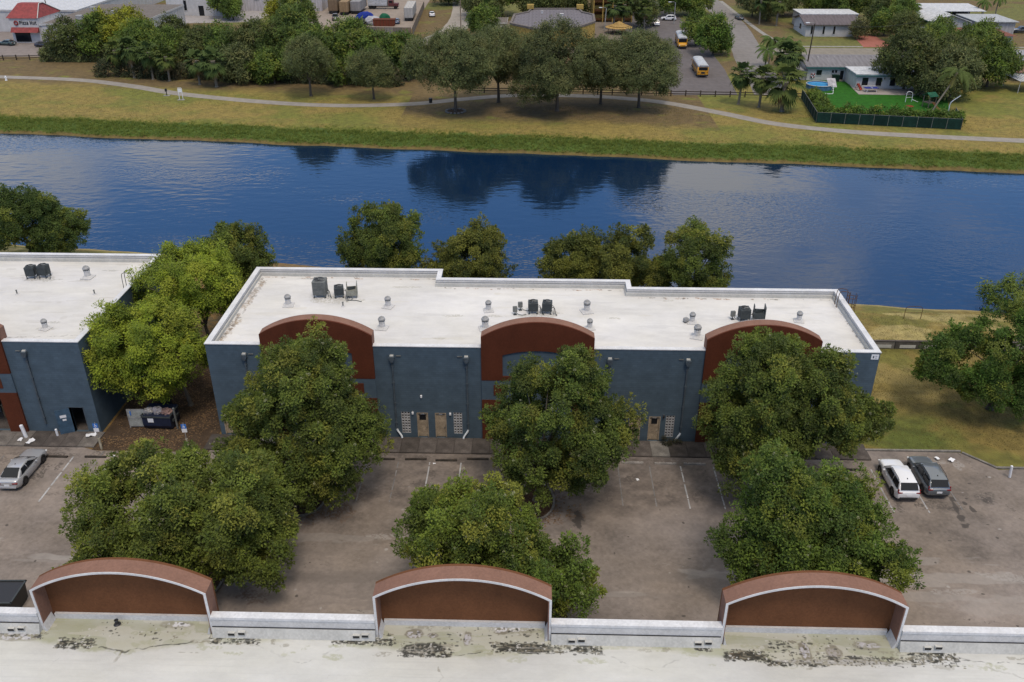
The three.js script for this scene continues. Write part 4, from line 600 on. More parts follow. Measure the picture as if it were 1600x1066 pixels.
// loose litter
{
  const r = rng(5), bits = [[-43.9, -61.3, 0.5, 'crumpled white paper at the foot of the leaning bollard'], [-42.9, -61.1, 0.7, 'larger crumpled white paper right of the leaning bollard'], [-38.1, -62.1, 0.8, 'white plastic sheet crumpled by the open blue door'], [8.6, -57.3, 0.3, 'small pale stone-like litter below the right doors'], [34.9, -60.5, 0.5, 'white scrap near the grey car by the kerb'], [33.8, -60.7, 0.4, 'pale scrap beside the kerb behind the grey car'], [24.5, -50, 0.25, 'white scrap on the open lot near the right tree'], [-8.0, -59.0, 0.22, 'tiny white scrap before the left pair of doors'], [-35, -59.3, 0.3, 'pale scrap by the yellow line']];
  for (const [x, z, s, l] of bits) { const q = new THREE.PlaneGeometry(s, s * 0.7, 4, 4).rotateX(-Math.PI / 2), p = q.attributes.position; for (let k = 0; k < p.count; k++) p.setXYZ(k, p.getX(k) + 0.12 * s * (r() - 0.5), 0.02 + 0.28 * s * r() * r(), p.getZ(k) + 0.12 * s * (r() - 0.5)); q.computeVertexNormals(); const m = mesh('paper_scrap', q, mats.signWhite); tag(m, l, 'litter', 'loose litter on the lot'); m.position.set(x, x < -38 || z < -60.4 ? 0.13 : 0.02, z); m.rotation.y = 6 * r(); }
}
// low concrete wall behind the lawn
{
  const g = thing('low_wall', 'low dark concrete wall with white panels behind the right lawn', 'wall', [39, 0, -79.8], 0, undefined, true);
  for (let i = 0; i < 8; i++) { const x = 33.2 + 2.45 * i; const p = mesh('panel', rbox(2.42, 0.85, 0.2, 0.02, x, 0.42, -79.8 + 0.02 * Math.sin(i * 4)), i % 3 === 1 ? mats.concrete : M(0.13, 0.12, 0.105, { roughness: 0.95 }), g); if (i < 5) mesh('painted_panel', rbox(1.6, 0.36, 0.02, 0.008, x + 0.1, 0.3, -79.68), mats.dirtyWhite, p); mesh('coping', rbox(2.42, 0.08, 0.28, 0.02, x, 0.89, -79.8), mats.concreteDark, p); }
  const h = thing('hoop_rail', 'thin brown hoop rail on the grass by the canal', 'railing', [41.2, 0, -86.5]); mesh('hoop', tube([[-0.9, 0, 0], [-0.9, 1.2, 0], [-0.6, 1.5, 0], [0.6, 1.5, 0], [0.9, 1.2, 0], [0.9, 0, 0]], 0.03, 6), mats.rust, h); mesh('crossbar', bar([-0.9, 0.8, 0], [0.9, 0.8, 0], 0.02), mats.rust, h);
}
// ------------------------------------------------------------------ vehicles (front towards -z)
// lofted car: rows of [z, half width, sill, belt]; glasshouse given by its base and roof rectangles
function loft(st, ring) {       // st: stations, ring(s) -> [[x, y] ...] open polyline left to right; closed with end caps
  const R = st.map(ring), n = R[0].length, P = [], I = [];
  R.forEach((q, i) => q.forEach(([x, y]) => P.push(x, y, st[i][0])));
  for (let i = 0; i + 1 < st.length; i++) for (let k = 0; k < n; k++) { const a = i * n + k, b = i * n + (k + 1) % n; I.push(a, a + n, b, b, a + n, b + n); }
  for (const i of [0, st.length - 1]) { const c = P.length / 3; let sx = 0, sy = 0; R[i].forEach(([x, y]) => { sx += x / n; sy += y / n; }); P.push(sx, sy, st[i][0]); for (let k = 0; k < n; k++) { const a = i * n + k, b = i * n + (k + 1) % n; i ? I.push(c, b, a) : I.push(c, a, b); } }
  const g = new THREE.BufferGeometry(); g.setAttribute('position', new THREE.Float32BufferAttribute(P, 3)); g.setIndex(I); g.computeVertexNormals(); return g;
}
const quad = (a, b, c, d, lift = 0.012) => {    // a thin pane with its own thickness
  const A = V(...a), B = V(...b), C = V(...c), D = V(...d), n = B.clone().sub(A).cross(D.clone().sub(A)).normalize(), P = [];
  const o = [A, B, C, D].map(p => p.clone().addScaledVector(n, lift)), i = [A, B, C, D].map(p => p.clone().addScaledVector(n, -0.01)), tri = (...t) => t.forEach(p => P.push(p.x, p.y, p.z));
  tri(o[0], o[1], o[2]); tri(o[0], o[2], o[3]); tri(i[2], i[1], i[0]); tri(i[3], i[2], i[0]); for (let k = 0; k < 4; k++) { const m = (k + 1) % 4; tri(o[k], i[k], i[m]); tri(o[k], i[m], o[m]); }
  const g = new THREE.BufferGeometry(); g.setAttribute('position', new THREE.Float32BufferAttribute(P, 3)); g.computeVertexNormals(); return g;
};
function car(name, label, category, at, turn, kind, m, group, rich = true) {
  const S = { suv: { L: 4.65, w: 0.93, belt: 1.02, hood: 1.0, roof: 1.66, sill: 0.25, gb: [-1.08, 2.24], gt: [-0.35, 1.72], wt: 0.68, wh: 0.36, ax: [-1.42, 1.38], tail: 1.02 }, sedan: { L: 4.85, w: 0.92, belt: 0.93, hood: 0.88, roof: 1.44, sill: 0.22, gb: [-0.98, 1.95], gt: [-0.12, 1.02], wt: 0.6, wh: 0.34, ax: [-1.45, 1.42], tail: 0.98 }, pickup: { L: 5.6, w: 0.98, belt: 1.15, hood: 1.12, roof: 1.85, sill: 0.35, gb: [-0.95, 0.95], gt: [-0.45, 0.75], wt: 0.68, wh: 0.4, ax: [-1.75, 1.75], tail: 1.12 } }[kind];
  const g = thing(name, label, category, at, turn, group), h = S.L / 2, { w, belt: b, sill: s } = S;
  const st = [[-h, w * 0.72, s + 0.14, S.hood - 0.26], [-h + 0.1, w * 0.88, s + 0.05, S.hood - 0.14], [-h + 0.4, w * 0.97, s, S.hood - 0.05], [S.gb[0] - 0.05, w, s, S.hood + 0.03], [S.gb[0] + 0.5, w, s, b], [S.gb[1] - 0.3, w, s, b + 0.02], [h - 0.3, w * 0.98, s + 0.02, S.tail + 0.03], [h - 0.08, w * 0.93, s + 0.1, S.tail], [h, w * 0.84, s + 0.2, S.tail - 0.14]];
  const ring = ([, hw, y0, y1]) => [[-hw + 0.12, y0], [-hw + 0.02, y0 + 0.06], [-hw, y0 + 0.25], [-hw, (y0 + y1) / 2 + 0.05], [-hw + 0.035, y1 - 0.1], [-hw + 0.12, y1 - 0.015], [-hw + 0.3, y1 + 0.012], [0, y1 + 0.03], [hw - 0.3, y1 + 0.012], [hw - 0.12, y1 - 0.015], [hw - 0.035, y1 - 0.1], [hw, (y0 + y1) / 2 + 0.05], [hw, y0 + 0.25], [hw - 0.02, y0 + 0.06], [hw - 0.12, y0]];
  const body = mesh('body', loft(st, ring), m, g);
  // glasshouse: painted pillars and roof with panes set into it
  const wb = w - 0.1, wt = S.wt, [z0, z1] = S.gb, [t0, t1] = S.gt, yb = b - 0.03, yr = S.roof;
  const gs = [[z0, wb, yb + 0.001, yb + 0.03], [(z0 + t0) / 2, (wb + wt) / 2 + 0.04, yb, (yb + yr) / 2 + 0.02], [t0, wt + 0.02, yb, yr - 0.04], [(t0 * 2 + t1) / 3, wt + 0.03, yb, yr], [(t0 + 2 * t1) / 3, wt + 0.025, yb, yr - 0.01], [t1, wt, yb, yr - 0.06], [(z1 + t1) / 2, (wb + wt) / 2, yb, (yb + yr) / 2 + 0.06], [z1, wb - 0.04, yb + 0.001, yb + 0.04]];
  const gr = ([, hw, y0, y1]) => { const k = clamp((y1 - y0) / (yr - yb)), base = mix(hw, wb, 1); return [[-base, y0], [-mix(base, hw, 0.5), mix(y0, y1, 0.5)], [-hw, y1 - 0.07 * k], [-hw + 0.08, y1], [0, y1 + 0.035 * k], [hw - 0.08, y1], [hw, y1 - 0.07 * k], [mix(base, hw, 0.5), mix(y0, y1, 0.5)], [base, y0]]; };
  const cab = mesh('cabin', loft(gs, gr), m, g);
  const gl = mats.glassDark;
  mesh('windscreen', quad([wb - 0.12, yb + 0.1, z0 + 0.13], [-(wb - 0.12), yb + 0.1, z0 + 0.13], [-(wt - 0.04), yr - 0.07, t0 + 0.02], [wt - 0.04, yr - 0.07, t0 + 0.02], 0.05), gl, cab);
  mesh('rear_window', quad([-(wb - 0.16), yb + 0.13, z1 - 0.06], [wb - 0.16, yb + 0.13, z1 - 0.06], [wt - 0.06, yr - 0.1, t1 + 0.08], [-(wt - 0.06), yr - 0.1, t1 + 0.08], 0.08), gl, cab);
  for (const q of [-1, 1]) {
    const mid = (t0 + t1) / 2 + 0.1, P = (zz, top) => [q * (top ? wt + 0.025 : wb - 0.005), top ? yr - 0.13 : yb + 0.09, zz], lists = [[z0 + 0.42, t0 + 0.2, mid - 0.05], [mid + 0.05, mid + 0.05, kind === 'sedan' ? t1 + 0.15 : kind === 'pickup' ? t1 - 0.1 : t1 - 0.02]];
    lists.forEach(([a0, a1, c], i) => { const c0 = i ? (kind === 'sedan' ? z1 - 0.5 : kind === 'pickup' ? z1 - 0.25 : z1 - 0.32) : mid - 0.05; let e = [P(a0, 0), P(c0, 0), P(c, 1), P(a1, 1)]; if (q > 0) e = [e[1], e[0], e[3], e[2]]; mesh('side_window', quad(...e, 0.028), gl, cab); });
    mesh('mirror', rbox(0.2, 0.15, 0.12, 0.04, q * (w + 0.09), b + 0.02, z0 + 0.55), rich ? m : mats.black, g);
    const lampY = kind === 'sedan' ? 0.78 : 0.92;
    const tl = mesh('tail_light', kind === 'suv' ? [rbox(0.36, 0.12, 0.12, 0.03, q * (w - 0.24), lampY, h - 0.07), rbox(0.1, 0.3, 0.1, 0.03, q * (w - 0.12), lampY + 0.12, h - 0.16)] : rbox(0.42, 0.14, 0.14, 0.04, q * (w - 0.27), lampY, h - 0.05), mats.tail, g);
    mesh('headlight', rbox(0.36, 0.14, 0.2, 0.05, q * (w - 0.25), S.hood - 0.28, -h + 0.12), mats.lamp, g);
    for (const z of S.ax) {
      mesh('wheel_arch', cyl(S.wh + 0.06, S.wh + 0.06, 0.2, 0, 0, 0, 18).rotateZ(Math.PI / 2).translate(q * (w - 0.085), S.wh + 0.03, z), mats.black, g);
      const wl = mesh('wheel', new THREE.TorusGeometry(S.wh - 0.085, 0.1, 8, 20).rotateY(Math.PI / 2).scale(1.05, 1, 1).translate(q * (w - 0.06), S.wh + 0.015, z), mats.tyre, g), sp = [cyl(S.wh * 0.64, S.wh * 0.64, 0.05, 0, 0, 0, 16).rotateZ(Math.PI / 2).translate(q * (w - 0.02), S.wh + 0.015, z)];
      mesh('rim', sp, mats.rim, wl); const holes = []; for (let k = 0; k < 5; k++) { const a = k * 1.2566; holes.push(new THREE.BoxGeometry(0.02, 0.14, 0.06).translate(0, 0.15, 0).rotateX(a).translate(q * (w + 0.004), S.wh + 0.015, z)); } mesh('rim_slot', holes, mats.black, wl);
    }
    for (const z of [z0 + 0.95, z1 - 1.0]) mesh('door_handle', rbox(0.03, 0.04, 0.2, 0.012, q * (w + 0.008), b - 0.17, z), rich ? m : mats.chrome, g);
    if (kind === 'suv' && rich) mesh('roof_rail', tube([[q * (wt - 0.01), yr - 0.02, t0 + 0.3], [q * wt, yr + 0.05, t0 + 0.45], [q * wt, yr + 0.04, t1 - 0.4], [q * (wt - 0.02), yr - 0.04, t1 - 0.2]], 0.025, 6), mats.black, g);
  }
  mesh('bumper', [rbox(w * 1.5, 0.2, 0.14, 0.05, 0, s + 0.2, h - 0.02), rbox(w * 1.45, 0.18, 0.14, 0.05, 0, s + 0.2, -h + 0.02)], rich && kind === 'suv' ? mats.black : m, g);
  mesh('number_plate', box(0.42, 0.16, 0.02, 0, kind === 'sedan' ? 0.62 : 0.72, h + 0.015), mats.signWhite, g);
  mesh('grille', rbox(w * 1.0, 0.16, 0.06, 0.03, 0, S.hood - 0.42, -h + 0.02), mats.black, g);
  if (rich) mesh('antenna', [new THREE.ConeGeometry(0.06, 0.08, 8).scale(0.6, 1, 1.6).translate(0, yr + 0.05, t1 - 0.3)], mats.black, g);
  if (kind === 'pickup') mesh('cargo_bed', [box(w * 1.6, 0.03, 1.5, 0, b + 0.06, h - 0.95)], mats.black, g);
  return g;
}
const silver = paint(0.42, 0.43, 0.45, 0.35), white = paint(0.72, 0.73, 0.75), grey = paint(0.15, 0.17, 0.19, 0.45);
car('suv', 'white crossover car parked nose to the lawn kerb', 'car', [29.25, 0.014, -57.25], 0.0, 'suv', white, 'cars parked on the lot');
car('suv', 'blue-grey crossover car parked right of the white one', 'car', [31.75, 0.014, -57.7], 0.0, 'suv', grey, 'cars parked on the lot');
car('sedan', 'silver sedan parked nose to the left-edge warehouse', 'car', [-41.25, 0.014, -56.85], 0.0, 'sedan', silver, 'cars parked on the lot');
// school bus: yellow body, white roof, black rails and windows
function bus(label, at, turn) {
  const g = thing('school_bus', label, 'bus', at, turn, 'school buses'), Y = M(0.62, 0.30, 0.02, { roughness: 0.45, map: null }), w = 1.22, L2 = 4.9;
  const st = [[-L2, w * 0.97, 0.55, 2.75], [-L2 + 0.15, w, 0.5, 2.95], [L2 - 0.15, w, 0.5, 2.95], [L2, w * 0.97, 0.55, 2.8]];
  const body = mesh('body', loft(st, ([, hw, y0, y1]) => [[-hw, y0], [-hw, 2.35], [hw, 2.35], [hw, y0]]), Y, g);
  const roof = mesh('roof', loft(st.map(q => [...q]), ([, hw, , y1]) => [[-hw, 2.351], [-hw + 0.04, 2.6], [-hw + 0.22, y1 - 0.1], [-hw * 0.45, y1 + 0.02], [0, y1 + 0.05], [hw * 0.45, y1 + 0.02], [hw - 0.22, y1 - 0.1], [hw - 0.04, 2.6], [hw, 2.351]]), M(0.66, 0.69, 0.72, { roughness: 0.5 }), g);
  for (const q of [-1, 1]) {
    for (let i = 0; i < 9; i++) { const z = -L2 + 0.95 + i * 0.98; const p = mesh('window', box(0.03, 0.72, 0.84, q * (w + 0.005), 1.95, z), mats.glassDark, body); mesh('sash', box(0.05, 0.03, 0.84, q * (w + 0.006), 1.97, z), mats.black, p); }
    for (const y of [1.42, 1.08, 0.75]) mesh('rub_rail', box(0.04, 0.07, 2 * L2 - 0.3, q * (w + 0.01), y, 0), mats.black, body);
    for (const z of [-3.1, 2.7]) { const wl = mesh('wheel', cyl(0.48, 0.48, 0.3, 0, 0, 0, 18).rotateZ(Math.PI / 2).translate(q * (w - 0.13), 0.48, z), mats.tyre, g); mesh('rim', cyl(0.26, 0.26, 0.04, 0, 0, 0, 14).rotateZ(Math.PI / 2).translate(q * (w + 0.025), 0.48, z), mats.rim, wl); mesh('wheel_arch', new THREE.TorusGeometry(0.55, 0.06, 6, 14, Math.PI).rotateY(Math.PI / 2).translate(q * (w + 0.01), 0.5, z), mats.black, g); }
    mesh('tail_light', [cyl(0.12, 0.12, 0.04, 0, 0, 0, 12).rotateX(Math.PI / 2).translate(q * 0.95, 1.25, L2 + 0.02), cyl(0.1, 0.1, 0.04, 0, 0, 0, 12).rotateX(Math.PI / 2).translate(q * 0.75, 2.62, L2 + 0.0)], mats.tail, g);
    mesh('mirror', [rbox(0.08, 0.34, 0.2, 0.03, q * 1.45, 2.0, -L2 - 0.2), bar([q * 1.2, 2.2, -L2 + 0.1], [q * 1.45, 2.15, -L2 - 0.15], 0.02)], mats.black, g);
    mesh('headlight', cyl(0.13, 0.13, 0.05, 0, 0, 0, 12).rotateX(Math.PI / 2).translate(q * 0.85, 0.95, -L2 - 1.22), mats.lamp, g);
  }
  mesh('rear_window', [box(2.0, 0.68, 0.03, 0, 1.98, L2 + 0.005)], mats.glassDark, body); mesh('emergency_door', [box(0.8, 0.42, 0.03, 0, 1.1, L2 + 0.006), box(0.04, 1.6, 0.03, -0.48, 1.3, L2 + 0.004), box(0.04, 1.6, 0.03, 0.48, 1.3, L2 + 0.004)], mats.black, body);
  mesh('windscreen', box(2.1, 0.85, 0.04, 0, 1.95, -L2 - 0.01), mats.glassDark, body); mesh('bumper', [box(2.4, 0.28, 0.14, 0, 0.55, L2 + 0.08), box(2.3, 0.28, 0.14, 0, 0.55, -L2 - 1.25)], mats.black, g);
  mesh('hood', loft([[-L2 - 1.2, 0.9, 0.6, 1.15], [-L2 - 1.0, 1.05, 0.55, 1.4], [-L2 - 0.001, 1.15, 0.5, 1.5]], ([, hw, y0, y1]) => [[-hw, y0], [-hw, y1 - 0.25], [-hw * 0.8, y1 - 0.05], [0, y1], [hw * 0.8, y1 - 0.05], [hw, y1 - 0.25], [hw, y0]]), Y, g);
  return g;
}
bus('yellow school bus seen from the rear by the canal-side fence', [38.0, 0.022, -211.2], -0.02);
bus('yellow school bus facing the camera, behind the other bus', [38.6, 0.022, -246.6], Math.PI - 0.06);
const far = 'cars parked beyond the canal';
car('suv', 'small white car parked tail-on behind the school buses', 'car', [35.6, 0.022, -278.5], 0.05, 'suv', white, far, false);
car('suv', 'white crossover parked broadside behind the school buses', 'car', [40.6, 0.022, -287.5], 1.45, 'suv', white, far, false);
car('sedan', 'dark car parked on the street verge at the right road', 'car', [62.8, 0.03, -290], 0.12, 'sedan', paint(0.06, 0.08, 0.09), far, false);
car('sedan', 'dark green sedan before the red-roofed restaurant, at the left edge', 'car', [-141.5, 0.022, -241.5], 1.35, 'sedan', paint(0.03, 0.06, 0.055), far, false);
car('sedan', 'red sedan before the red-roofed restaurant', 'car', [-139.6, 0.022, -246.8], 1.25, 'sedan', paint(0.28, 0.03, 0.03), far, false);
car('sedan', 'silver sedan behind the red one before the restaurant', 'car', [-138.5, 0.022, -249.8], 1.25, 'sedan', silver, far, false);
car('sedan', 'black sedan right of the restaurant wall', 'car', [-130.4, 0.022, -239.8], -1.35, 'sedan', paint(0.015, 0.015, 0.03), far, false);
car('sedan', 'white car parked on the grass by the bending pale road', 'car', [-33.2, 0.02, -294], 0.15, 'sedan', white, far, false);
car('sedan', 'blue car in the fenced work yard', 'car', [-42.4, 0.022, -280], 0.1, 'sedan', paint(0.05, 0.10, 0.18), far, false);
car('pickup', 'dark old pickup in the fenced work yard', 'car', [-62.3, 0.022, -286], 0.2, 'pickup', paint(0.07, 0.06, 0.055), far, false);
car('pickup', 'black pickup beside the white house at the right edge', 'car', [138.5, 0.02, -267.8], 1.5, 'pickup', paint(0.03, 0.032, 0.035), far, false);
// ------------------------------------------------------------------ beyond the canal: buildings
const whiteWall = M(0.66, 0.65, 0.64, { map: softMap }), greyShingle = M(0.25, 0.24, 0.25, { roughness: 0.95, map: streakMap }), mauveShingle = M(0.17, 0.145, 0.15, { roughness: 0.95, map: streakMap }), whiteRoof = M(0.76, 0.77, 0.78, { roughness: 0.6 }), yellowWall = M(0.60, 0.42, 0.12), teal = M(0.05, 0.20, 0.20);
const gableRoof = (x0, x1, z0, z1, ye, yr, over = 0.4) => plate([[-over, ye - 0.1], [0, ye], [(z1 - z0) / 2, yr], [z1 - z0, ye], [z1 - z0 + over, ye - 0.1], [z1 - z0 + over, ye + 0.1], [(z1 - z0) / 2, yr + 0.2], [-over, ye + 0.1]], 0, x1 - x0 + 2 * over).rotateY(-Math.PI / 2).translate(x1 + over, 0, z0);   // ridge along x
function hipRoof(x0, x1, z0, z1, ye, yr, o = 0.45) {
  x0 -= o; x1 += o; z0 -= o; z1 += o; const d = Math.min((x1 - x0), (z1 - z0)) / 2 * 0.98, zm = (z0 + z1) / 2, A = [x0, ye, z1], B = [x1, ye, z1], C = [x1, ye, z0], D = [x0, ye, z0], R0 = [x0 + d, yr, zm], R1 = [x1 - d, yr, zm], P = [];
  for (const t of [[A, B, R1], [A, R1, R0], [B, C, R1], [C, D, R0], [C, R0, R1], [D, A, R0], [D, C, B], [D, B, A]]) for (const p of t) P.push(...p);
  const g = new THREE.BufferGeometry(); g.setAttribute('position', new THREE.Float32BufferAttribute(P, 3)); g.computeVertexNormals(); return g;
}
function win(parent, x0, x1, y0, y1, z, side = 0) {     // window on a +z face, or on an x face when side is given (z0..z1 = x0..x1)
  const b = (a, c, d, e, p, q) => side ? span(side + p * Math.sign(z), side + q * Math.sign(z), d, e, a, c) : span(a, c, d, e, z + p, z + q);
  const w = mesh('window', [b(x0 - 0.08, x1 + 0.08, y1, y1 + 0.08, 0.002, 0.07), b(x0 - 0.08, x1 + 0.08, y0 - 0.1, y0, 0.002, 0.12), b(x0 - 0.08, x0, y0, y1, 0.002, 0.07), b(x1, x1 + 0.08, y0, y1, 0.002, 0.07)], whiteWall, parent);
  mesh('pane', b(x0, x1, y0, y1, 0.003, 0.03), mats.glassDark, w);
}
{ // restaurant with a red mansard
  const g = thing('restaurant', 'white restaurant with red sloping roof and a round red logo at the left edge', 'restaurant', [-137, 0, -252], 0, undefined, true), red = M(0.36, 0.055, 0.05, { roughness: 0.7 });
  mesh('wall', [span(-141.4, -133.6, 0, 6.3, -258, -245), span(-133.599, -129.6, 0, 4.4, -257, -245.4)], whiteWall, g);
  mesh('roof', [hipMansard(-142, -133.3, -258.5, -244.7, 6.35, 9.5, -140.4, -134.8, -251.5, -249.5)], red, g);
  mesh('awning', plate([[0, 2.85], [1.3, 2.85], [0.2, 4.0], [0, 4.0]], 0, 7.4).rotateY(-Math.PI / 2).translate(-133.7, 0, -244.99), red, g);
  mesh('gable_trim', [bar([-133.3, 6.4, -244.6], [-134.6, 9.5, -249.5], 0.12), bar([-133.2, 6.4, -258], [-134.6, 9.5, -251.5], 0.12), bar([-134.6, 9.5, -249.5], [-134.6, 9.5, -251.5], 0.12)], mats.dirtyWhite, g);
  mesh('cornice', span(-133.6, -129.4, 4.401, 4.75, -257.2, -245.2), mats.capWhite, g); mesh('logo', [new THREE.TorusGeometry(0.45, 0.2, 8, 20).translate(-139.6, 5.1, -244.95)], red, g); mesh('storefront', span(-140.6, -136.5, 0.3, 2.7, -244.99, -244.94), mats.glassDark, g);
  const font = await new FontLoader().loadAsync('fonts/droid/droid_sans_bold.typeface.json');
  mesh('lettering', new TextGeometry('Pizza Hut', { font, size: 0.95, depth: 0.06, curveSegments: 3 }).scale(0.82, 1, 1).translate(-138.8, 4.72, -244.97), mats.dark, g);
}
function hipMansard(x0, x1, z0, z1, ya, yb, tx0, tx1, tz0, tz1) {
  const b = [[x0, ya, z0], [x1, ya, z0], [x1, ya, z1], [x0, ya, z1]], t = [[tx0, yb, tz0], [tx1, yb, tz0], [tx1, yb, tz1], [tx0, yb, tz1]], P = [], tri = (...q) => q.forEach(p => P.push(...p));
  for (let i = 0; i < 4; i++) { const j = (i + 1) % 4; tri(b[j], b[i], t[i]); tri(b[j], t[i], t[j]); } tri(t[2], t[1], t[0]); tri(t[3], t[2], t[0]); tri(b[0], b[1], b[2]); tri(b[0], b[2], b[3]);
  const g = new THREE.BufferGeometry(); g.setAttribute('position', new THREE.Float32BufferAttribute(P, 3)); g.computeVertexNormals(); return g;
}
function shed(name, label, cat, x0, x1, z0, z1, h, wm, rm, extra) {
  const g = thing(name, label, cat, [(x0 + x1) / 2, 0, (z0 + z1) / 2], 0, undefined, true);
  mesh('wall', span(x0, x1, 0, h, z0, z1), wm, g); mesh('roof', span(x0 - 0.15, x1 + 0.15, h + 0.002, h + 0.18, z0 - 0.15, z1 + 0.15), rm, g); mesh('fascia', [span(x0 - 0.2, x1 + 0.2, h - 0.25, h + 0.24, z1 + 0.152, z1 + 0.21), span(x1 + 0.152, x1 + 0.21, h - 0.25, h + 0.24, z0 - 0.2, z1 + 0.15)], whiteWall, g);
  extra?.(g); return g;
}
const darkRoof = M(0.20, 0.175, 0.155, { roughness: 0.95, map: streakMap });
shed('storehouse', 'wide storehouse with a brown-grey flat roof behind the yellow-green trees', 'building', -130, -105, -275, -240, 5.6, whiteWall, darkRoof, g => { for (const [x, z] of [[-126, -262], [-117, -255], [-123, -247]]) mesh('roof_unit', rbox(1.6, 1.1, 1.4, 0.06, x, 6.35, z), mats.galv, g); for (let i = 0; i < 7; i++) mesh('panel_joint', span(-104.98, -104.93, 0.1, 5.2, -270 + i * 4.6, -269.9 + i * 4.6), mats.dirtyWhite, g); });
shed('storehouse', 'very large white-roofed storehouse behind the red-roofed restaurant', 'building', -215, -131, -345, -262, 5.8, whiteWall, whiteRoof, g => { for (const x of [-150, -140]) mesh('roof_unit', rbox(2, 1.2, 2, 0.08, x, 6.6, -290), mats.galv, g); });
shed('workshop', 'white workshop with a dark doorway and small porch in the far left background', 'building', -117, -98.5, -312, -292.5, 6.6, whiteWall, whiteRoof, g => { mesh('door', [span(-106.9, -105.3, 0, 3.0, -292.49, -292.42)], mats.glassDark, g); win(g, -111.5, -110.6, 1.6, 4.6, -292.5); mesh('porch_roof', span(-116.8, -112.8, 2.9, 3.05, -292.3, -289), whiteRoof, g); for (const x of [-116.6, -113]) mesh('post', bar([x, 0, -289.2], [x, 2.9, -289.2], 0.08), mats.galv, g); });
shed('storehouse', 'long pale storehouse wall at the top edge left of the work yard', 'building', -97, -70, -330, -303, 7, M(0.58, 0.55, 0.56, { map: streakMap }), whiteRoof, g => { for (const x of [-92, -86, -79]) win(g, x, x + 1.4, 3.4, 4, -303); for (const x of [-95, -88, -82, -76]) mesh('pilaster', span(x, x + 0.25, 0, 6.7, -302.99, -302.85), whiteWall, g); });
{ // school
  const poly = [[-7.2, -249.1], [-6.5, -264.6], [-2.6, -269.5], [-1.7, -275.7], [12.5, -276.1], [13.2, -269.6], [16.2, -265.2], [15.9, -252.9], [10.3, -242.5], [0.2, -240.2]], c = [4.6, -257], sc = k => poly.map(([x, z]) => [c[0] + (x - c[0]) * k, c[1] + (z - c[1]) * k]);
  const g = thing('school', 'yellow many-sided school with a grey flat roof behind the oaks', 'building', [4.6, 0, -257], 0, undefined, true);
  mesh('wall', slab(sc(1), 0, 4.6), yellowWall, g); mesh('parapet', slab(sc(1.01), 4.601, 5.1, [sc(0.955)]), M(0.24, 0.21, 0.19), g); mesh('roof', slab(sc(0.954), 4.602, 4.8), M(0.20, 0.185, 0.20, { roughness: 0.95, map: streakMap }), g);
  for (const [x, z, s] of [[7, -262, 1], [1.5, -267, 0.6]]) mesh('roof_vent', [rbox(0.9 * s, 0.7, 0.9 * s, 0.06, x, 5.15, z), box(1.1 * s, 0.08, 1.1 * s, x, 5.54, z)], whiteWall, g);
  for (const [x, z] of [[-1.9, -274.5], [12.6, -274.5]]) mesh('roof_tower', span(x - 1, x + 1, 5.101, 6.3, z - 0.7, z + 0.7), yellowWall, g);
  const b = thing('classroom_block', 'yellow two-storey block with brown gallery bands right of the grey school roof', 'building', [23, 0, -292], 0, undefined, true), brown = M(0.13, 0.06, 0.025);
  mesh('wall', span(17, 29, 0, 8, -300, -285), yellowWall, b); for (const y of [0.5, 3.1, 5.7]) mesh('gallery', [span(16.9, 29.1, y, y + 0.5, -284.99, -283.6), span(17, 29, y + 1.5, y + 2.2, -284.98, -284.9)], brown, b); for (const x of [17.2, 20, 23, 26, 28.8]) mesh('column', span(x - 0.15, x + 0.15, 0, 8, -283.59, -283.3), yellowWall, b); mesh('roof', span(16.6, 29.4, 8.001, 8.3, -300.4, -283), darkRoof, b);
  const h = thing('thatched_shelter', 'round straw-roofed shelter behind the oaks', 'shelter', [23.4, 0, -264]); const rf = []; for (let i = 0; i < 3; i++) rf.push(new THREE.ConeGeometry(3.9 - i * 1.1, 0.9, 18, 1, false).translate(0, 2.2 + i * 0.38, 0)); mesh('thatch', rf, M(0.62, 0.40, 0.14, { roughness: 1, bumpMap: grassBump, bumpScale: 0.2 }), h); for (let i = 0; i < 6; i++) { const a = i * 1.047; mesh('post', bar([3 * Math.cos(a), 0, 3 * Math.sin(a)], [3 * Math.cos(a), 1.9, 3 * Math.sin(a)], 0.09), mats.wood, h); }
  shed('garage', 'low brown-roofed garage left of the yellow school', 'building', -15, -8.6, -272, -263, 2.8, M(0.35, 0.28, 0.2), darkRoof, q => { for (const x of [-14, -11]) mesh('garage_door', span(x, x + 2.4, 0, 2.2, -262.99, -262.9), whiteWall, q); });
}
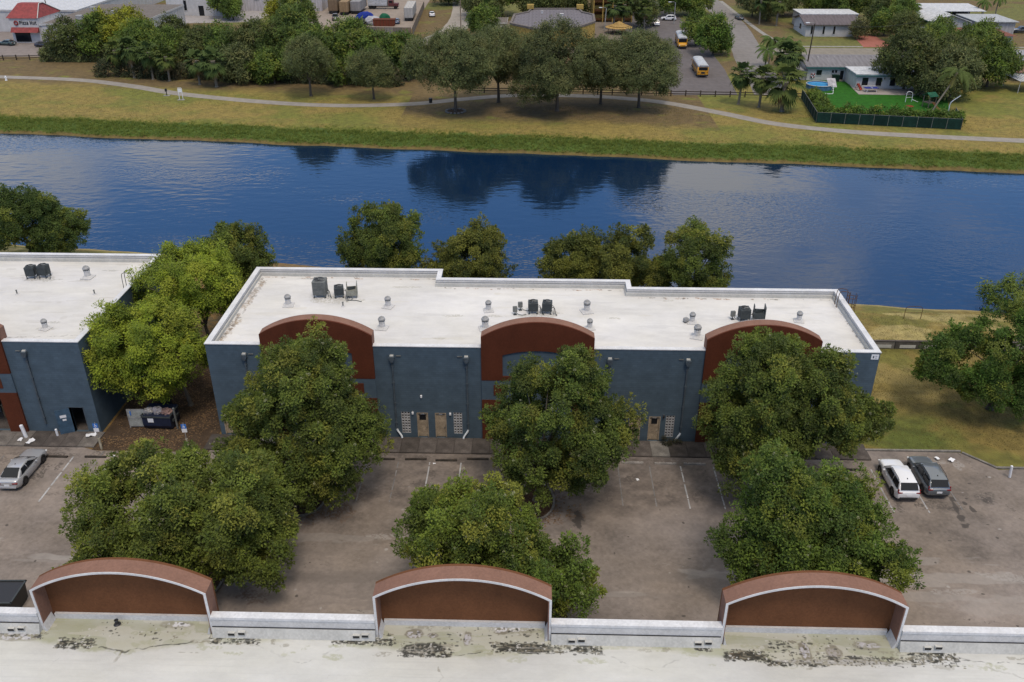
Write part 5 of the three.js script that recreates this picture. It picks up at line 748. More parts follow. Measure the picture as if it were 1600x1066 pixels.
{ // houses on the right
  const g = thing('house', 'white house with a dark grey gabled roof across the street', 'house', [82, 0, -268], 0, 'houses beyond the canal', true);
  mesh('wall', [span(75.2, 88.6, 0, 3.2, -273, -260.3), plate([[0, 3.2], [12.7, 3.2], [6.35, 4.7]], 0, 0.25).rotateY(-Math.PI / 2).translate(75.5, 0, -273)], whiteWall, g); mesh('roof', gableRoof(75.2, 89.6, -273, -260.3, 3.2, 4.7, 0.7), mauveShingle, g);
  for (const x of [76.6, 79.9, 82.8]) win(g, x, x + 0.55, 0.7, 2.8, -260.3); win(g, -267, -265.2, 1.2, 2.6, -1, 75.2); mesh('annexe', span(77.2, 93.5, 0, 3.9, -283, -273.7), whiteWall, g); mesh('annexe_roof', span(76.9, 93.8, 3.902, 4.1, -283.2, -273.5), whiteRoof, g); mesh('porch_roof', span(88.7, 92.6, 2.7, 2.95, -268, -261), mauveShingle, g);
  const h = thing('house', 'white house with a pale grey roof behind the bright green lawn', 'house', [72, 0, -210], 0, 'houses beyond the canal', true);
  mesh('wall', [span(60.8, 88, 0, 3.0, -217.5, -204.3), span(69.2, 82, 0, 3.0, -204.299, -196.2)], whiteWall, h); mesh('roof', gableRoof(60.8, 88, -217.5, -204.3, 3.02, 4.1, 0.5), greyShingle, h);
  mesh('flat_roof', span(68.8, 82.4, 3.01, 3.25, -203.7, -195.7), whiteRoof, h); mesh('fascia', [span(60.2, 68.7, 2.75, 3.0, -203.7, -203.62), span(68.7, 82.5, 2.75, 3.0, -195.69, -195.6)], teal, h);
  win(h, 62.8, 64, 1.2, 2.3, -204.3); win(h, 66.2, 66.7, 1.7, 2.3, -204.3); win(h, 66.9, 67.4, 1.7, 2.3, -204.3); win(h, 68.1, 68.9, 0.2, 2.2, -204.3); win(h, 70.4, 71.7, 0.7, 2.4, -196.2); win(h, 73.4, 74.6, 0.7, 2.4, -196.2); win(h, 76.4, 77.6, 0.7, 2.4, -196.2);
  mesh('side_wall', [span(57.4, 60.79, 0, 2.1, -216, -204.6), span(57.2, 60.78, 2.101, 2.2, -216.2, -204.4)], M(0.5, 0.5, 0.5), h); mesh('low_wall', span(70.2, 73.2, 0.1, 0.95, -195.4, -195.2), whiteWall, h); mesh('door_stoop', span(67.6, 69, 0, 0.25, -204.29, -203.2), mats.concrete, h);
  for (const [x, z] of [[64, -209], [70, -211], [77, -208]]) mesh('plumbing_vent', cyl(0.12, 0.12, 0.6, x, 4.0, z, 8), whiteWall, h);
  const k = thing('house', 'white gabled house with a long bright white carport roof', 'house', [118, 0, -272], 0, 'houses beyond the canal', true);
  mesh('wall', [span(111.5, 121.5, 0, 3.4, -279, -264.6), plate([[111.5, 3.4], [121.5, 3.4], [116.5, 5.1]], -279, -264.6)], M(0.60, 0.58, 0.56, { map: streakMap }), k); mesh('roof', [plate([[110.9, 3.25], [111, 3.4], [116.5, 5.25], [122, 3.4], [122.1, 3.25], [122.3, 3.5], [116.5, 5.45], [110.7, 3.5]], -279.6, -264)], whiteRoof, k); mesh('eave', [span(110.7, 110.9, 3.1, 3.45, -279.6, -264.0)], teal, k);
  mesh('carport_roof', slab([[118, -279.7], [133, -279.7], [134.5, -296], [112, -296]], 4.0, 4.15), whiteRoof, k); for (const x of [123, 128, 132.5]) mesh('post', bar([x, 0, -280.2], [x, 4, -280.2], 0.1), mats.galv, k); mesh('rear_wall', span(121.6, 134, 0, 3.9, -296, -292), M(0.12, 0.12, 0.12), k);
  const q = thing('garage', 'grey flat-roofed garage at the right of the white fence', 'building', [130, 0, -272], 0, undefined, true); mesh('wall', span(124.6, 135.4, 0, 3.2, -279, -265.8), M(0.52, 0.50, 0.49, { map: streakMap }), q); mesh('roof', span(124.1, 136, 3.202, 3.42, -279.5, -265.2), M(0.55, 0.58, 0.60), q); win(q, -274, -272.5, 1.2, 2.4, -1, 124.6);
  const r = thing('house', 'low house with a red-brown hip roof behind the right trees', 'house', [118.5, 0, -253], 0, 'houses beyond the canal', true); mesh('wall', span(112.5, 126, 0, 2.7, -257.5, -247), whiteWall, r); mesh('roof', hipRoof(112.5, 126, -257.5, -247, 2.72, 4.0, 0.8), M(0.24, 0.10, 0.075, { roughness: 0.95, map: streakMap }), r); mesh('roof_patch', new THREE.BoxGeometry(3.4, 0.06, 2.4).rotateX(0.2).translate(116.4, 3.62, -249.8), M(0.38, 0.37, 0.37), r);
  const t = thing('house', 'teal and grey house at the right edge behind the carport', 'house', [115, 0, -214], 0, 'houses beyond the canal', true); mesh('wall', span(109.5, 124, 0, 3.0, -224, -209), M(0.35, 0.47, 0.46), t); mesh('roof', gableRoof(109.5, 124, -224, -209, 3.02, 4.3, 0.5), M(0.42, 0.43, 0.45), t); mesh('lean_to_roof', new THREE.BoxGeometry(8, 0.12, 5).rotateX(0.15).translate(111, 2.4, -206.2), M(0.27, 0.15, 0.11), t); win(t, 110.8, 112, 1.1, 2.3, -209);
  const c = thing('carport', 'white corrugated carport roof on thin posts at the right edge', 'carport', [107.5, 0, -196.5], 0, undefined, true); const ribs = []; for (let i = 0; i < 14; i++) ribs.push(box(0.5, 0.05, 7.4, 102.6 + i * 0.75, 2.52, -196.5), box(0.18, 0.1, 7.4, 102.98 + i * 0.75, 2.55, -196.5)); mesh('roof', ribs, whiteRoof, c); for (const [x, z] of [[102.6, -193.2], [107.5, -193.2], [112, -193.2], [102.6, -199.9], [112, -199.9]]) mesh('post', bar([x, 0, z], [x, 2.5, z], 0.07), whiteWall, c);
  const bt = thing('trailer', 'blue covered trailer at the top edge above the white house', 'trailer', [122, 0, -330], 0.1); mesh('body', rbox(13, 3.2, 3, 0.1, 0, 2.3, 0), M(0.04, 0.14, 0.42), bt); for (const x of [-5, 4.6, 5.6]) mesh('wheel', cyl(0.5, 0.5, 2.6, 0, 0, 0, 14).rotateX(Math.PI / 2).translate(x, 0.5, 0), mats.tyre, bt); mesh('frame', box(12.6, 0.2, 2.4, 0, 0.65, 0), mats.black, bt);
}
// ------------------------------------------------------------------ fences
function fenceRun(name, label, cat, pts, h, panelM, postM, step, style, group) {
  const g = thing(name, label, cat, [pts[0][0], 0, pts[0][1]], 0, group, true);
  for (let s = 0; s + 1 < pts.length; s++) {
    const [ax, az] = pts[s], [bx, bz] = pts[s + 1], L2 = Math.hypot(bx - ax, bz - az), n = Math.max(1, Math.round(L2 / step)), a = -Math.atan2(bz - az, bx - ax);
    for (let i = 0; i <= n; i++) { const x = mix(ax, bx, i / n), z = mix(az, bz, i / n); mesh('post', style === 'rail' ? box(0.22, h + 0.1, 0.22, x, (h + 0.1) / 2, z, a) : cyl(0.05, 0.05, h + 0.12, x, (h + 0.12) / 2, z, 8), postM, g);
      if (i < n) { const cx = mix(ax, bx, (i + 0.5) / n), cz = mix(az, bz, (i + 0.5) / n), w = L2 / n - 0.14; if (style === 'rail') for (const y of [0.42, 0.85]) mesh('rail', box(w, 0.16, 0.08, cx, y * h + 0.03 * Math.sin(i * 3 + y), cz, a), panelM, g); else { const p = mesh('panel', box(w, h - 0.08, 0.03, cx, h / 2 + 0.02, cz, a), Array.isArray(panelM) ? panelM[(i * 7 + s) % panelM.length] : panelM, g); mesh('top_rail', box(w, 0.05, 0.06, cx, h + 0.0, cz, a), postM, p); } } }
  }
}
fenceRun('screen_fence', 'dark green screened chain fence round the bright green lawn', 'fence', [[55.2, -187], [53, -167.8], [78.3, -163.5], [80.5, -172]], 2.0, [M(0.013, 0.045, 0.034, { roughness: 0.9 }), M(0.016, 0.052, 0.040, { roughness: 0.9 }), M(0.011, 0.038, 0.030, { roughness: 0.9 })], mats.acGrey, 2.6, 'panel');
fenceRun('rail_fence', 'dark timber rail fence in front of the school bus lot', 'fence', [[-14, -190.5], [10, -189.6], [56, -187.2]], 1.15, mats.woodDark, mats.woodDark, 3, 'rail', 'timber rail fences');
fenceRun('rail_fence', 'dark timber rail fence along the restaurant lot', 'fence', [[-160, -218.5], [-122.4, -222.6]], 1.2, mats.woodDark, mats.woodDark, 3.2, 'rail', 'timber rail fences');
fenceRun('board_fence', 'weathered board fence along the front of the work yard', 'fence', [[-60, -259.5], [-35.3, -258.4]], 2.2, [mats.wood, M(0.30, 0.27, 0.24, { map: streakMap }), M(0.22, 0.19, 0.16, { map: streakMap })], mats.woodDark, 2.5, 'panel', 'yard fences');
fenceRun('board_fence', 'grey board fence between the work yard and the pale road', 'fence', [[-34.9, -259], [-36.2, -285], [-37.5, -310]], 2.2, [M(0.33, 0.30, 0.27, { map: streakMap }), mats.wood], mats.woodDark, 2.8, 'panel', 'yard fences');
fenceRun('board_fence', 'tall white panel fence before the white gabled house', 'fence', [[107.2, -262.8], [124.4, -264.6]], 2.3, [M(0.62, 0.61, 0.60), M(0.66, 0.65, 0.64)], whiteWall, 2.4, 'panel', 'white fence');
// ------------------------------------------------------------------ work yard
function boxTruck(name, label, x, z, turn, w, h, l, m) { const g = thing(name, label, 'trailer', [x, 0.02, z], turn, 'trailers in the work yard'); mesh('body', rbox(w, h - 0.9, l, 0.06, 0, 0.9 + (h - 0.9) / 2, 0), m, g); mesh('door', [box(w * 0.46, h - 1.2, 0.04, -w * 0.245, 0.95 + (h - 1) / 2, l / 2 + 0.02), box(w * 0.46, h - 1.2, 0.04, w * 0.245, 0.95 + (h - 1) / 2, l / 2 + 0.02)], m, g); mesh('chassis', [box(w * 0.8, 0.2, l * 0.98, 0, 0.78, 0), box(w * 0.95, 0.16, 0.15, 0, 0.5, l / 2)], mats.black, g); for (const s of [-1, 1]) for (const q of [0.3, 0.4]) mesh('wheel', cyl(0.5, 0.5, 0.35, 0, 0, 0, 14).rotateZ(Math.PI / 2).translate(s * (w / 2 - 0.25), 0.5, l * q), mats.tyre, g); return g; }
boxTruck('trailer', 'brown box trailer, left of two in the work yard', -65.4, -303, 0.03, 3.0, 4.3, 12, M(0.24, 0.17, 0.11, { map: streakMap })); boxTruck('trailer', 'tan box trailer, right of two in the work yard', -61.4, -300, 0.02, 2.7, 4.0, 11, M(0.33, 0.23, 0.13, { map: streakMap })); boxTruck('trailer', 'grey box trailer beside the tan one in the work yard', -58.0, -303, 0, 3.2, 3.8, 12, M(0.32, 0.31, 0.31, { map: streakMap })); boxTruck('trailer', 'long pale trailer along the right fence of the work yard', -39.6, -291, 0.05, 2.7, 3.9, 15, M(0.52, 0.50, 0.47, { map: streakMap }));
{
  const t = thing('truck', 'white box truck with a maroon cab in the work yard', 'truck', [-51.5, 0.02, -309], Math.PI / 2, undefined); mesh('body', rbox(2.5, 2.9, 6.4, 0.08, 0, 2.5, -1.2), M(0.66, 0.67, 0.69), t); mesh('chassis', box(1.1, 0.3, 10, 0, 0.8, 0.6), mats.black, t);
  const cab = mesh('cab', [rbox(2.2, 1.9, 1.7, 0.12, 0, 1.85, 3.2), rbox(1.7, 1.0, 1.8, 0.12, 0, 1.3, 4.8)], M(0.11, 0.03, 0.03, { map: null, roughness: 0.4 }), t); mesh('windscreen', box(1.9, 0.75, 0.06, 0, 2.3, 4.06), mats.glassDark, cab); for (const s of [-1, 1]) { mesh('side_window', box(0.04, 0.7, 1.0, s * 1.11, 2.3, 3.2), mats.glassDark, cab); for (const z of [-3.6, -2.4, 4.7]) mesh('wheel', cyl(0.52, 0.52, 0.4, 0, 0, 0, 14).rotateZ(Math.PI / 2).translate(s * 1.0, 0.52, z), mats.tyre, t); mesh('headlight', box(0.25, 0.2, 0.05, s * 0.65, 1.15, 5.72), mats.lamp, t); }
  const lump = (name, label, x, y, z, sx, sy, sz, m, seed) => { const q = new THREE.IcosahedronGeometry(1, 3), p = q.attributes.position; for (let k = 0; k < p.count; k++) { const a = p.getX(k), b = p.getY(k), c = p.getZ(k), f = 0.7 + 0.6 * fbm(a * 2.2 + seed * 9, b * 2.2 + c * 2.2 + seed, 3); p.setXYZ(k, a * sx * f, b * sy * f, c * sz * f); } q.computeVertexNormals(); const o = mesh(name, q, m); o.position.set(x, y, z); tag(o, label, 'scrap heap', 'heaps in the work yard'); };
  lump('tarp_heap', 'blue tarpaulin heaped in the work yard', -52.2, 1.3, -281.5, 2.6, 1.8, 2.0, M(0.02, 0.05, 0.34), 1); lump('tarp_heap', 'green tarpaulin heaped in the work yard', -46.0, 1.3, -280, 1.6, 1.7, 1.6, M(0.02, 0.16, 0.08), 2); lump('scrap_heap', 'white scrap heaped between the blue and green tarpaulins', -49.2, 1.0, -277.5, 2.4, 1.4, 1.6, M(0.55, 0.55, 0.57), 3); lump('scrap_heap', 'dark scrap heap under the blue tarpaulin', -52.5, 0.8, -277.5, 1.4, 1.0, 1.1, M(0.06, 0.07, 0.08), 4);
  const sk = thing('skip', 'rusty red skip full of scrap in the work yard', 'skip', [-45.4, 0.02, -275.2], 0); mesh('body', plate([[-3, 0], [3, 0], [3.3, 1.9], [-3.3, 1.9]], -1.1, 1.1), M(0.20, 0.055, 0.03, { map: streakMap }), sk); mesh('rim', [box(6.7, 0.12, 0.12, 0, 1.9, 1.12), box(6.7, 0.12, 0.12, 0, 1.9, -1.12)], mats.rust, sk); const rb = []; for (let i = 0; i < 7; i++) rb.push(box(0.12, 1.8, 0.08, -2.7 + i * 0.9, 0.95, 1.13)); mesh('rib', rb, mats.rust, sk);
}
// ------------------------------------------------------------------ poles and wires
function pole(label, x, z, h, lean, m, lampM) { const g = thing('utility_pole', label, 'pole', [x, 0, z], 0, 'poles beyond the canal'); mesh('shaft', bar([0, 0, 0], [lean, h, 0], 0.17, 0.11, 10), m, g); if (lampM) { mesh('lamp_arm', tube([[lean, h - 0.1, 0], [lean - 0.5, h + 0.2, 0.1], [lean - 1.4, h + 0.2, 0.3]], 0.05, 6), mats.galv, g); mesh('lamp_head', rbox(0.9, 0.16, 0.36, 0.05, lean - 1.7, h + 0.2, 0.35), mats.lamp, g); } else mesh('crossarm', [box(2.0, 0.12, 0.12, lean, h - 0.5, 0), ...[-0.8, 0, 0.8].map(q => cyl(0.05, 0.05, 0.25, lean + q, h - 0.32, 0, 8))], mats.wood, g); return g; }
pole('tall dark utility pole at the corner of the white lawn-side house', 61.2, -207, 11.8, 0.4, mats.woodDark, true); pole('wooden pole beside the bending pale road', -22.2, -270.4, 10.5, 0, mats.wood); pole('slim grey lamp post by the straw-roofed shelter', 19.6, -268.3, 6.2, 0.3, mats.galv, true); pole('slim lamp post behind the school buses', 41.2, -280, 6.2, 0, mats.galv, true); pole('dark pole behind the red-roofed restaurant', -144.5, -272, 10, -0.2, mats.woodDark); pole('dark pole before the white panel fence', 113, -262.2, 5, 0, mats.woodDark);
for (const [a, b, l] of [[[61.5, 11.2, -207], [113, 4.9, -262.2], 'thin wire from the tall dark pole to the white fence pole'], [[61.5, 11.0, -207], [19.7, 6.2, -268.3], 'thin wire from the tall dark pole towards the school']]) { const m = [(a[0] + b[0]) / 2, (a[1] + b[1]) / 2 - 1.2, (a[2] + b[2]) / 2]; tag(mesh('wire', tube([a, m, b], 0.025, 4, 20), mats.black), l, 'wire', 'overhead wires'); }
// ------------------------------------------------------------------ back yard and canal-side bits
{
  const p = thing('pool', 'round blue above-ground pool on the bright green lawn', 'pool', [61.4, 0.03, -196.4]); mesh('wall', new THREE.CylinderGeometry(2.7, 2.7, 0.95, 28, 1, true).translate(0, 0.475, 0), M(0.10, 0.22, 0.36), p); mesh('rim', new THREE.TorusGeometry(2.7, 0.1, 6, 32).rotateX(Math.PI / 2).translate(0, 0.97, 0), M(0.6, 0.62, 0.64), p); mesh('pool_water', cyl(2.62, 2.62, 0.04, 0, 0.8, 0, 28), M(0.05, 0.30, 0.62, { roughness: 0.1, map: null }), p); mesh('liner', new THREE.CylinderGeometry(2.64, 2.64, 0.2, 28, 1, true).translate(0, 0.88, 0), M(0.02, 0.08, 0.25), p);
  const cv = mesh('pool_cover', (() => { const q = new THREE.PlaneGeometry(1.8, 2.6, 6, 8).rotateX(-1.0), s = q.attributes.position; for (let i = 0; i < s.count; i++) s.setY(i, s.getY(i) + 0.25 * fbm(s.getX(i) * 2, s.getZ(i) * 2, 2)); q.computeVertexNormals(); return q.translate(63.8, 1.35, -195.6); })(), M(0.62, 0.60, 0.62)); tag(cv, 'crumpled pale cover over the right edge of the round pool', 'pool cover');
  const ld = thing('pool_ladder', 'white tube ladder frame in front of the round pool', 'ladder', [63.2, 0.03, -191.8]); mesh('rail', [tube([[0, 0, 0], [0, 1.4, -0.4], [0.1, 1.5, -1], [0.1, 0.3, -1.6]], 0.06, 6), tube([[-1.8, 0.06, 0.4], [-1.2, 0.06, 0.8], [-0.3, 0.06, 0.6], [0, 0.06, 0]], 0.06, 6)], mats.signWhite, ld); mesh('rung', [bar([-0.3, 0.6, -0.1], [0.1, 0.6, -0.15], 0.04), bar([-0.3, 1, -0.2], [0.1, 1, -0.25], 0.04)], mats.signWhite, ld);
  const tt = thing('table', 'blue-topped game table on the pale patio', 'table', [71.6, 0.1, -193.4], 0.1); mesh('top', rbox(2.9, 0.07, 1.6, 0.02, 0, 0.8, 0), M(0.05, 0.07, 0.36), tt); mesh('net', box(0.03, 0.15, 1.7, 0, 0.9, 0), mats.signWhite, tt); for (const sx of [-1, 1]) for (const sz of [-1, 1]) mesh('leg', bar([sx * 1.1, 0, sz * 0.55], [sx * 0.9, 0.78, sz * 0.6], 0.05), mats.signWhite, tt);
  const sl = thing('play_slide', 'red plastic play slide by the house wall on the patio', 'slide', [69.3, 0.1, -194.6], 0.4); mesh('chute', [new THREE.BoxGeometry(0.5, 0.06, 1.7).rotateX(0.7).translate(0, 0.75, 0.3), new THREE.BoxGeometry(0.05, 0.2, 1.7).rotateX(0.7).translate(-0.26, 0.82, 0.3), new THREE.BoxGeometry(0.05, 0.2, 1.7).rotateX(0.7).translate(0.26, 0.82, 0.3)], M(0.42, 0.07, 0.05), sl); mesh('ladder', [bar([-0.25, 0, -0.7], [-0.2, 1.4, -0.3], 0.05), bar([0.25, 0, -0.7], [0.2, 1.4, -0.3], 0.05), bar([-0.25, 0.5, -0.55], [0.25, 0.5, -0.55], 0.04), bar([-0.22, 0.95, -0.43], [0.22, 0.95, -0.43], 0.04)], M(0.42, 0.07, 0.05), sl);
  const lr = thing('life_ring', 'red and white ring hung on the white house wall', 'ring', [62.1, 1.1, -204.2]); mesh('ring', new THREE.TorusGeometry(0.4, 0.13, 8, 18), M(0.5, 0.1, 0.08), lr); mesh('band', [0, 1.57, 3.14, 4.71].map(a => box(0.2, 0.29, 0.29, 0.4 * Math.cos(a), 0.4 * Math.sin(a), 0)), mats.signWhite, lr);
  const bx = thing('storage_box', 'dark green storage box against the white house wall', 'box', [67.0, 0.03, -203.4]); mesh('body', rbox(1.5, 1.3, 0.9, 0.05, 0, 0.65, 0), M(0.012, 0.04, 0.03), bx); mesh('lid', rbox(1.6, 0.12, 1.0, 0.04, 0, 1.36, 0), M(0.015, 0.05, 0.035), bx);
  const sw = thing('swing_frame', 'white tube frame on the right of the bright lawn', 'play frame', [76.4, 0.03, -184.6], 0.3); mesh('frame', [tube([[-0.7, 0, 0], [-0.7, 1.9, 0], [0, 2.1, 0], [0.7, 1.6, 0], [0.8, 0, 0]], 0.05, 6), bar([0.75, 0.5, 0], [1.9, 0, 0.6], 0.05)], mats.signWhite, sw); mesh('brace', bar([-0.7, 0.9, 0], [0.75, 0.9, 0], 0.03), mats.signWhite, sw);
  const ph = thing('play_tower', 'small wooden play tower with a green roof under the palm', 'play tower', [78.9, 0, -180.5], 0.4); for (const sx of [-1, 1]) for (const sz of [-1, 1]) mesh('post', box(0.12, 2.3, 0.12, sx * 0.8, 1.15, sz * 0.8), mats.wood, ph); mesh('deck', box(1.8, 0.1, 1.8, 0, 1.0, 0), mats.wood, ph); mesh('roof', [new THREE.BoxGeometry(2.1, 0.07, 1.3).rotateX(0.55).translate(0, 2.6, 0.52), new THREE.BoxGeometry(2.1, 0.07, 1.3).rotateX(-0.55).translate(0, 2.6, -0.52)], M(0.05, 0.22, 0.12), ph); mesh('slide', new THREE.BoxGeometry(0.6, 0.06, 2.3).rotateX(0.5).translate(0.2, 0.55, 1.8), M(0.34, 0.16, 0.06), ph);
  const bp = thing('bent_pole', 'short white bent pole beside the palm outside the lawn', 'pole', [81.6, 0, -177.2]); mesh('shaft', tube([[0, 0, 0], [0, 1.4, 0], [0.3, 2, 0], [1.7, 3.1, 0]], 0.09, 8), mats.signWhite, bp); mesh('foot', cyl(0.2, 0.14, 0.12, 0, 0.06, 0, 10), mats.concrete, bp);
  tag(mesh('play_mat', cyl(0.8, 0.75, 0.06, 75.4, 0.06, -181.0, 16), M(0.30, 0.06, 0.03)), 'round rust-red play mat on the bright lawn', 'mat');
  const s1 = thing('notice_sign', 'white notice on two posts beside the canal path', 'sign', [-73.4, 0, -182.6], 0.1); for (const x of [-0.35, 0.35]) mesh('post', bar([x, 0, 0], [x, 2.3, 0], 0.06), mats.signWhite, s1); mesh('board', [box(0.9, 0.7, 0.05, 0, 1.9, 0.06), box(0.8, 0.1, 0.05, 0, 2.4, 0.04)], mats.signWhite, s1); mesh('footing', box(1.4, 0.08, 0.8, 0, 0.04, 0.2), mats.concretePale, s1);
  const s2 = thing('waste_post', 'black post dispenser on a concrete pad beside the canal path', 'post', [-77.7, 0, -186.0]); mesh('post', bar([0, 0, 0], [0, 1.5, 0], 0.09), mats.black, s2); mesh('bin', rbox(0.4, 0.6, 0.35, 0.05, 0, 1.2, 0.1), mats.black, s2); mesh('pad', box(1.3, 0.1, 0.9, 0, 0.05, 0), mats.concretePale, s2);
  const s3 = thing('hydrant', 'pale hydrant by the canal path at the left edge', 'hydrant', [-119.2, 0, -199.4]); mesh('barrel', [cyl(0.2, 0.17, 0.8, 0, 0.4, 0, 10), new THREE.SphereGeometry(0.2, 10, 6).translate(0, 0.82, 0), cyl(0.28, 0.28, 0.08, 0, 0.05, 0, 12)], mats.signWhite, s3); mesh('outlet', [cyl(0.09, 0.09, 0.6, 0, 0, 0, 8).rotateZ(Math.PI / 2).translate(0, 0.6, 0)], mats.signWhite, s3);
  const bn = thing('bin', 'black bin beside the path under the bank oak', 'bin', [-21.5, 0, -181.4]); mesh('body', cyl(0.32, 0.38, 0.9, 0, 0.45, 0, 12), mats.black, bn); mesh('rim', new THREE.TorusGeometry(0.38, 0.04, 6, 14).rotateX(Math.PI / 2).translate(0, 0.9, 0), mats.acDark, bn);
  const wb = thing('bin', 'dark wheeled bin by the red driveway', 'bin', [89.2, 0, -263.5]); mesh('body', rbox(0.9, 1.2, 0.9, 0.08, 0, 0.65, 0), mats.black, wb); mesh('lid', rbox(1, 0.1, 1, 0.04, 0, 1.3, 0), M(0.03, 0.09, 0.06), wb);
}
// ------------------------------------------------------------------ vegetation
function leafGeo(n, R, len, wid, seed, droop = 0) {      // one sprig: n folded leaves standing out of a twig end
  const r = rng(seed), P = [];
  for (let i = 0; i < n; i++) {
    const a = 6.283 * r(), e = Math.acos(1 - 1.15 * r()), d = V(Math.sin(e) * Math.cos(a), Math.cos(e), Math.sin(e) * Math.sin(a)), b = d.clone().multiplyScalar(R * (0.25 + 0.75 * r()));
    const ax = d.clone().multiplyScalar(0.8).add(V(r() - 0.5, r() - 0.55 - droop, r() - 0.5).multiplyScalar(1.2)).normalize(), si = ax.clone().cross(V(r() - 0.5, 1, r() - 0.5)).normalize(), up = si.clone().cross(ax).normalize(), l = len * (0.7 + 0.6 * r()), w = wid * (0.7 + 0.6 * r());
    const tip = b.clone().addScaledVector(ax, l), m = b.clone().addScaledVector(ax, l * 0.45), p = m.clone().addScaledVector(si, w / 2).addScaledVector(up, w * 0.18), q = m.clone().addScaledVector(si, -w / 2).addScaledVector(up, w * 0.18);
    for (const t of [b, p, tip, b, tip, q]) P.push(t.x, t.y, t.z);
  }
  const g = new THREE.BufferGeometry(); g.setAttribute('position', new THREE.Float32BufferAttribute(P, 3)); g.computeVertexNormals(); return g;
}
const leafM = new THREE.MeshPhysicalMaterial({ color: 0xffffff, roughness: 0.9, side: THREE.DoubleSide, specularIntensity: 0.5, transmission: 0.35, thickness: 0 });
const SPRIG = { near: leafGeo(20, 0.34, 0.20, 0.105, 1), ficus: leafGeo(20, 0.34, 0.19, 0.10, 2), fine: leafGeo(16, 0.6, 0.32, 0.15, 3), far: leafGeo(12, 0.75, 0.5, 0.28, 4), shrub: leafGeo(9, 0.3, 0.34, 0.12, 5) };
// crown of clumped sprigs spread over and through a set of lobes [x, y, z, rx, ry, rz]
function crown(parent, lobes, o) {
  if (o.shrink) lobes = lobes.map(l => [l[0], l[1], l[2], l[3] - o.shrink, l[4] - o.shrink * 0.8, l[5] - o.shrink]);
  const r = rng(o.seed), mats4 = [], cols = [], q = new THREE.Quaternion(), up = V(0, 1, 0), c = new THREE.Color();
  const inside = (p, k) => lobes.some((l, i) => i !== k && ((p.x - l[0]) / l[3]) ** 2 + ((p.y - l[1]) / l[4]) ** 2 + ((p.z - l[2]) / l[5]) ** 2 < 0.55);
  lobes.forEach((l, k) => {
    const area = 12.6 * Math.pow(((l[3] * l[4]) ** 1.6 + (l[3] * l[5]) ** 1.6 + (l[4] * l[5]) ** 1.6) / 3, 1 / 1.6), n = Math.round(area * o.puffs);
    for (let i = 0; i < n * 1.22; i++) {
      const core = i >= n, y = core ? 2 * r() - 1 : 1 - 1.72 * r(), a = 6.283 * r(), s = Math.sqrt(Math.max(0, 1 - y * y)), f = core ? 0.35 + 0.4 * r() : 0.68 + 0.36 * r() + (r() < 0.1 ? 0.1 : 0);
      const d = V(s * Math.cos(a), y, s * Math.sin(a)), p = V(l[0] + d.x * l[3] * f, l[1] + d.y * l[4] * f, l[2] + d.z * l[5] * f);
      if (p.y < o.floor || inside(p, k)) continue;
      if (o.gap && !core && fbm(p.x * o.gap + o.seed, p.y * o.gap + p.z * o.gap * 0.9, 3) < (o.cut ?? 0.36)) continue;
      const out = V(d.x / l[3], d.y / l[4], d.z / l[5]).normalize(), pr = o.clump * (0.65 + 0.7 * r()), tone = r(), warm = r();
      for (let m = 0; m < o.per; m++) {
        const e = V(r() - 0.5, r() - 0.5, r() - 0.5).normalize().multiplyScalar(0.85).add(out.clone().multiplyScalar(0.45)).add(V(0, 0.25, 0)).multiplyScalar(pr * (r() < 0.75 ? 0.72 + 0.28 * r() : 0.3 + 0.4 * r()));
        const ax = out.clone().multiplyScalar(0.55).add(e.clone().normalize().multiplyScalar(0.7)).add(V(0.5 * (r() - 0.5), 0.45 + (o.droop ?? 0), 0.5 * (r() - 0.5))).normalize();
        q.setFromUnitVectors(up, ax).multiply(new THREE.Quaternion().setFromAxisAngle(up, 6.283 * r()));
        const sc = o.size * (0.75 + 0.5 * r()); mats4.push(new THREE.Matrix4().compose(p.clone().add(e), q, V(sc, sc, sc)));
        const t = clamp(0.78 * tone + 0.22 * r()), w = warm < 0.16 ? 0.75 : 0.25 * r(), A = o.dark, B = o.light, W = o.warm; const jit = (0.85 + 0.3 * r()) * (0.95 + 0.3 * t);
        cols.push([mix(mix(A[0], B[0], t), W[0], w) * jit, mix(mix(A[1], B[1], t), W[1], w) * jit, mix(mix(A[2], B[2], t), W[2], w) * jit]);
      }
    }
  });
  if (o.glint) { const n = mats4.length; for (let i = 0; i < o.glint; i++) { const m = mats4[Math.floor(n * r())].clone(), p = V(0, 0.45, 0).applyMatrix4(m); mats4.push(m.scale(V(0.28, 0.28, 0.28)).setPosition(p)); cols.push([0.42, 0.42, 0.26]); } }  // tiny pale sprigs: sky glints on the leaves put in as colour
  const im = new THREE.InstancedMesh(o.sprig, leafM, mats4.length); mats4.forEach((m, i) => { im.setMatrixAt(i, m); im.setColorAt(i, c.setRGB(...cols[i])); });
  im.name = o.name ?? 'crown'; im.userData.kind = 'stuff'; im.castShadow = im.receiveShadow = true; parent.add(im); return mats4.length;
}
